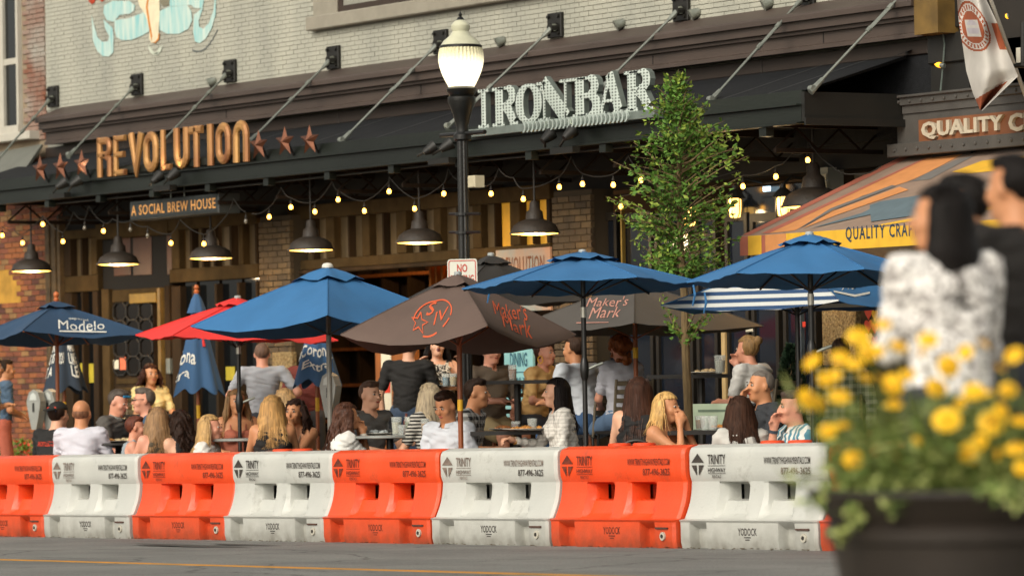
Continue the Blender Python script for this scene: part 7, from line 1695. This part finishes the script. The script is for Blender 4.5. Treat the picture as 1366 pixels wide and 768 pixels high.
def bleaf(mb, p, d, L, w):
    up = Vector((rp.gauss(0, 1), rp.gauss(0, 1), 1)).normalized(); s_ = d.cross(up); s_ = s_.normalized() if s_.length > 1e-3 else Vector((1, 0, 0)); n_ = s_.cross(d); o = len(mb.v)
    mb.v += [tuple(p), tuple(p+d*L*.4+s_*w), tuple(p+d*L-n_*L*.12), tuple(p+d*L*.4-s_*w), tuple(p+d*L*.45+n_*w*.4)]; mb.f += [(o, o+1, o+4), (o+1, o+2, o+4), (o+2, o+3, o+4), (o+3, o, o+4)]
stems, fA, fB = MB(), MB(), MB()
for k in range(500):
    a = rp.uniform(0, 6.283); r0 = .38*math.sqrt(rp.random()); r1 = r0+rp.uniform(.0, .20); top_ = zr+.03+rp.random()**1.7*.27
    p0 = Vector((pc.x+r0*math.cos(a), YPl+r0*math.sin(a), zr-.04)); p1 = Vector((pc.x+r1*math.cos(a)+rp.gauss(0, .03), YPl+r1*math.sin(a)+rp.gauss(0, .03), top_))
    stems.tube([p0, p0.lerp(p1, .5)+Vector((0, 0, .03)), p1], [.003, .0025, .0015], 4, False)
    for q in range(14):
        u = rp.uniform(.12, 1.0); p = p0.lerp(p1, u)+Vector((rp.gauss(0, .012), rp.gauss(0, .012), rp.gauss(0, .01)))
        d = Vector((rp.gauss(0, 1), rp.gauss(0, 1), rp.uniform(-.4, .9))).normalized(); bleaf(fA if rp.random() < .62 else fB, p, d, rp.uniform(.03, .085), rp.uniform(.003, .009))
# strands trailing over the rim
for (path, nl) in (([(1150, 640), (1125, 652), (1100, 662), (1078, 672)], 60), ([(1168, 640), (1150, 660), (1138, 690), (1122, 725)], 90), ([(1200, 645), (1190, 665), (1186, 680)], 30), ([(1345, 645), (1350, 660), (1358, 672)], 40), ([(1320, 645), (1322, 655), (1325, 662)], 25)):
    Y0 = YPl-.42; P = [at(x, y, Y0-.03*i) for i, (x, y) in enumerate(path)]; stems.tube(P, .003, 4, False)
    for q in range(nl):
        i = rp.randrange(len(P)-1); p = P[i].lerp(P[i+1], rp.random())+Vector((rp.gauss(0, .012), rp.gauss(0, .012), rp.gauss(0, .01))); bleaf(fB if rp.random() < .5 else fA, p, Vector((rp.gauss(0, 1), rp.gauss(0, 1), rp.gauss(-.2, .6))).normalized(), rp.uniform(.025, .05), rp.uniform(.007, .013))
tag(obj('stems', stems, mat('green_stem', '#66702a', .7, .2, 8), pl_), kind='stuff')
tag(obj('foliage', fA, mat('planter_leaf', '#556a2a', .6, .4, 5), pl_), kind='stuff'); tag(obj('pale_foliage', fB, mat('planter_leaf_pale', '#98a05c', .6, .35, 5), pl_), kind='stuff')
# flower heads: two whorls of petals round a domed centre
fm_ = MB()
for w_, (n_, L, wd_, zz) in enumerate(((12, .032, .0085, .0), (10, .024, .0075, .005))):
    for k in range(n_):
        a = 2*math.pi*(k+.5*w_)/n_; ca, sa = math.cos(a), math.sin(a); o = len(fm_.v)
        for (r_, s_, z) in ((.005, .3, 0), (L*.5, 1, .004), (L*.9, .9, .002), (L, .3, .0), (L*.9, -.9, .002), (L*.5, -1, .004), (.005, -.3, 0)): fm_.v.append((ca*r_-sa*s_*wd_, sa*r_+ca*s_*wd_, z+zz))
        fm_.f.append(tuple(range(o, o+7)))
petm = fm_.mesh('petals', mat('yellow_petal', '#fbc416', .6, .12, 40)); cenm = MB().lathe([(.010, .003), (.009, .008), (.005, .011), (0, .012)], 10).mesh('flower_centre', mat('flower_centre', '#c9820a', .8, .2, 60), True)
flw = [(1178,433,.8),(1145,449,1.1),(1158,470,1.1),(1122,477,.9),(1140,486,.9),(1084,483,1.1),(1102,506,1),(1120,529,1.2),(1077,533,1.5),(1093,539,.9),(1104,576,1),(1124,567,.9),(1138,613,1.2),(1192,513,1.25),(1199,462,1.1),(1238,453,1.1),(1265,488,1.15),(1249,517,1.3),(1299,522,1.1),(1312,460,.8),(1353,474,1.2),(1334,492,.7),(1263,560,1.45),(1323,564,1.3),(1362,563,1.1),(1294,604,1.3),(1356,599,1.2),(1224,588,.7),(1154,504,.8),(1174,506,.9),(1317,525,.7),(1192,540,.8),(1115,500,.7),(1230,470,.6),(1345,520,1.0),(1336,548,.8),(1308,588,.9),(1364,624,1.0),(1281,538,.8),(1332,606,.8),(1210,500,.8),(1172,468,.7),(1288,470,.8)]
for i, (px, py, s_) in enumerate(flw):
    Yf = YPl+rp.uniform(-.56, -.2); c = at(px, py, Yf); o = obj('flower', petm, parent=pl_, loc=c); s_ = s_*.98*rp.uniform(.85, 1.1); o.scale = (s_, s_*rp.uniform(.8, 1), s_*rp.uniform(.8, 1.6))
    nv = (Vector((-CF.x, -CF.y, .25))+Vector((rp.gauss(0, .6), rp.gauss(0, .6), rp.gauss(.45, .5)))).normalized(); o.rotation_euler = nv.to_track_quat('Z', 'Y').to_euler()
    obj('flower_centre', cenm, parent=o)
    b = Vector((pc.x+(c.x-pc.x)*.55, YPl+(Yf-YPl)*.5, zr)); obj('flower_stalk', MB().tube([b, b.lerp(c, .6)+Vector((0, 0, .01)), c-nv*.003], [.003, .0025, .002], 5), mat('green_stem', '#66702a'), pl_)
# unseen lamps added to brighten the room behind the entrance
for px, lab in ((470, 'behind the entrance opening left of centre'), (620, 'behind the entrance opening near the staircase')):
    c = at(px, 300, DW+1.5); c.z = 3.25
    t = thing('added_interior_lamp', c, f'small warm lamp added out of sight to light the bar interior, {lab}', 'added lamp', 'lamps inside the bar')
    obj('lamp_shade', MB().lathe([(.02, .12), (.10, .0), (.11, .0), (.03, .13), (0, .13)], 16, c), m_pend, t, True); obj('bulb', MB().lathe([(0, -.04), (.035, -.01), (.02, .04), (0, .05)], 10, c), m_bulb, t, True)
    obj('rod', MB().tube([(c.x, c.y, c.z+.12), (c.x, c.y, 3.69)], .008, 6), m_blk, t)
    ld = bpy.data.lights.new('added_interior_light', 'POINT'); ld.energy = 45; ld.color = (1, .62, .3); ld.shadow_soft_size = .08
    lo = bpy.data.objects.new('added_interior_light', ld); link(lo, t); lo.location = (c.x, c.y, c.z-.1)
# back bar shelving seen dimly through the opening
X0, X1 = at(420, 420, DW+3.0).x, at(700, 420, DW+3.0).x
bb = thing('back_bar_shelving', (X0, DW+3.0, zgb), 'dim timber back bar shelving deep inside the entrance', 'shelving')
for k in range(6): obj('shelf', MB().box(X0, X1, DW+2.85, DW+3.15, zgb+.5+.45*k, zgb+.54+.45*k), mat('orange_wood', '#8a4f1e'), bb)
for k in range(9): x_ = X0+(X1-X0)*k/8; obj('upright', MB().box(x_-.03, x_+.03, DW+2.9, DW+3.12, zgb, zgb+2.9), m_tim, bb)
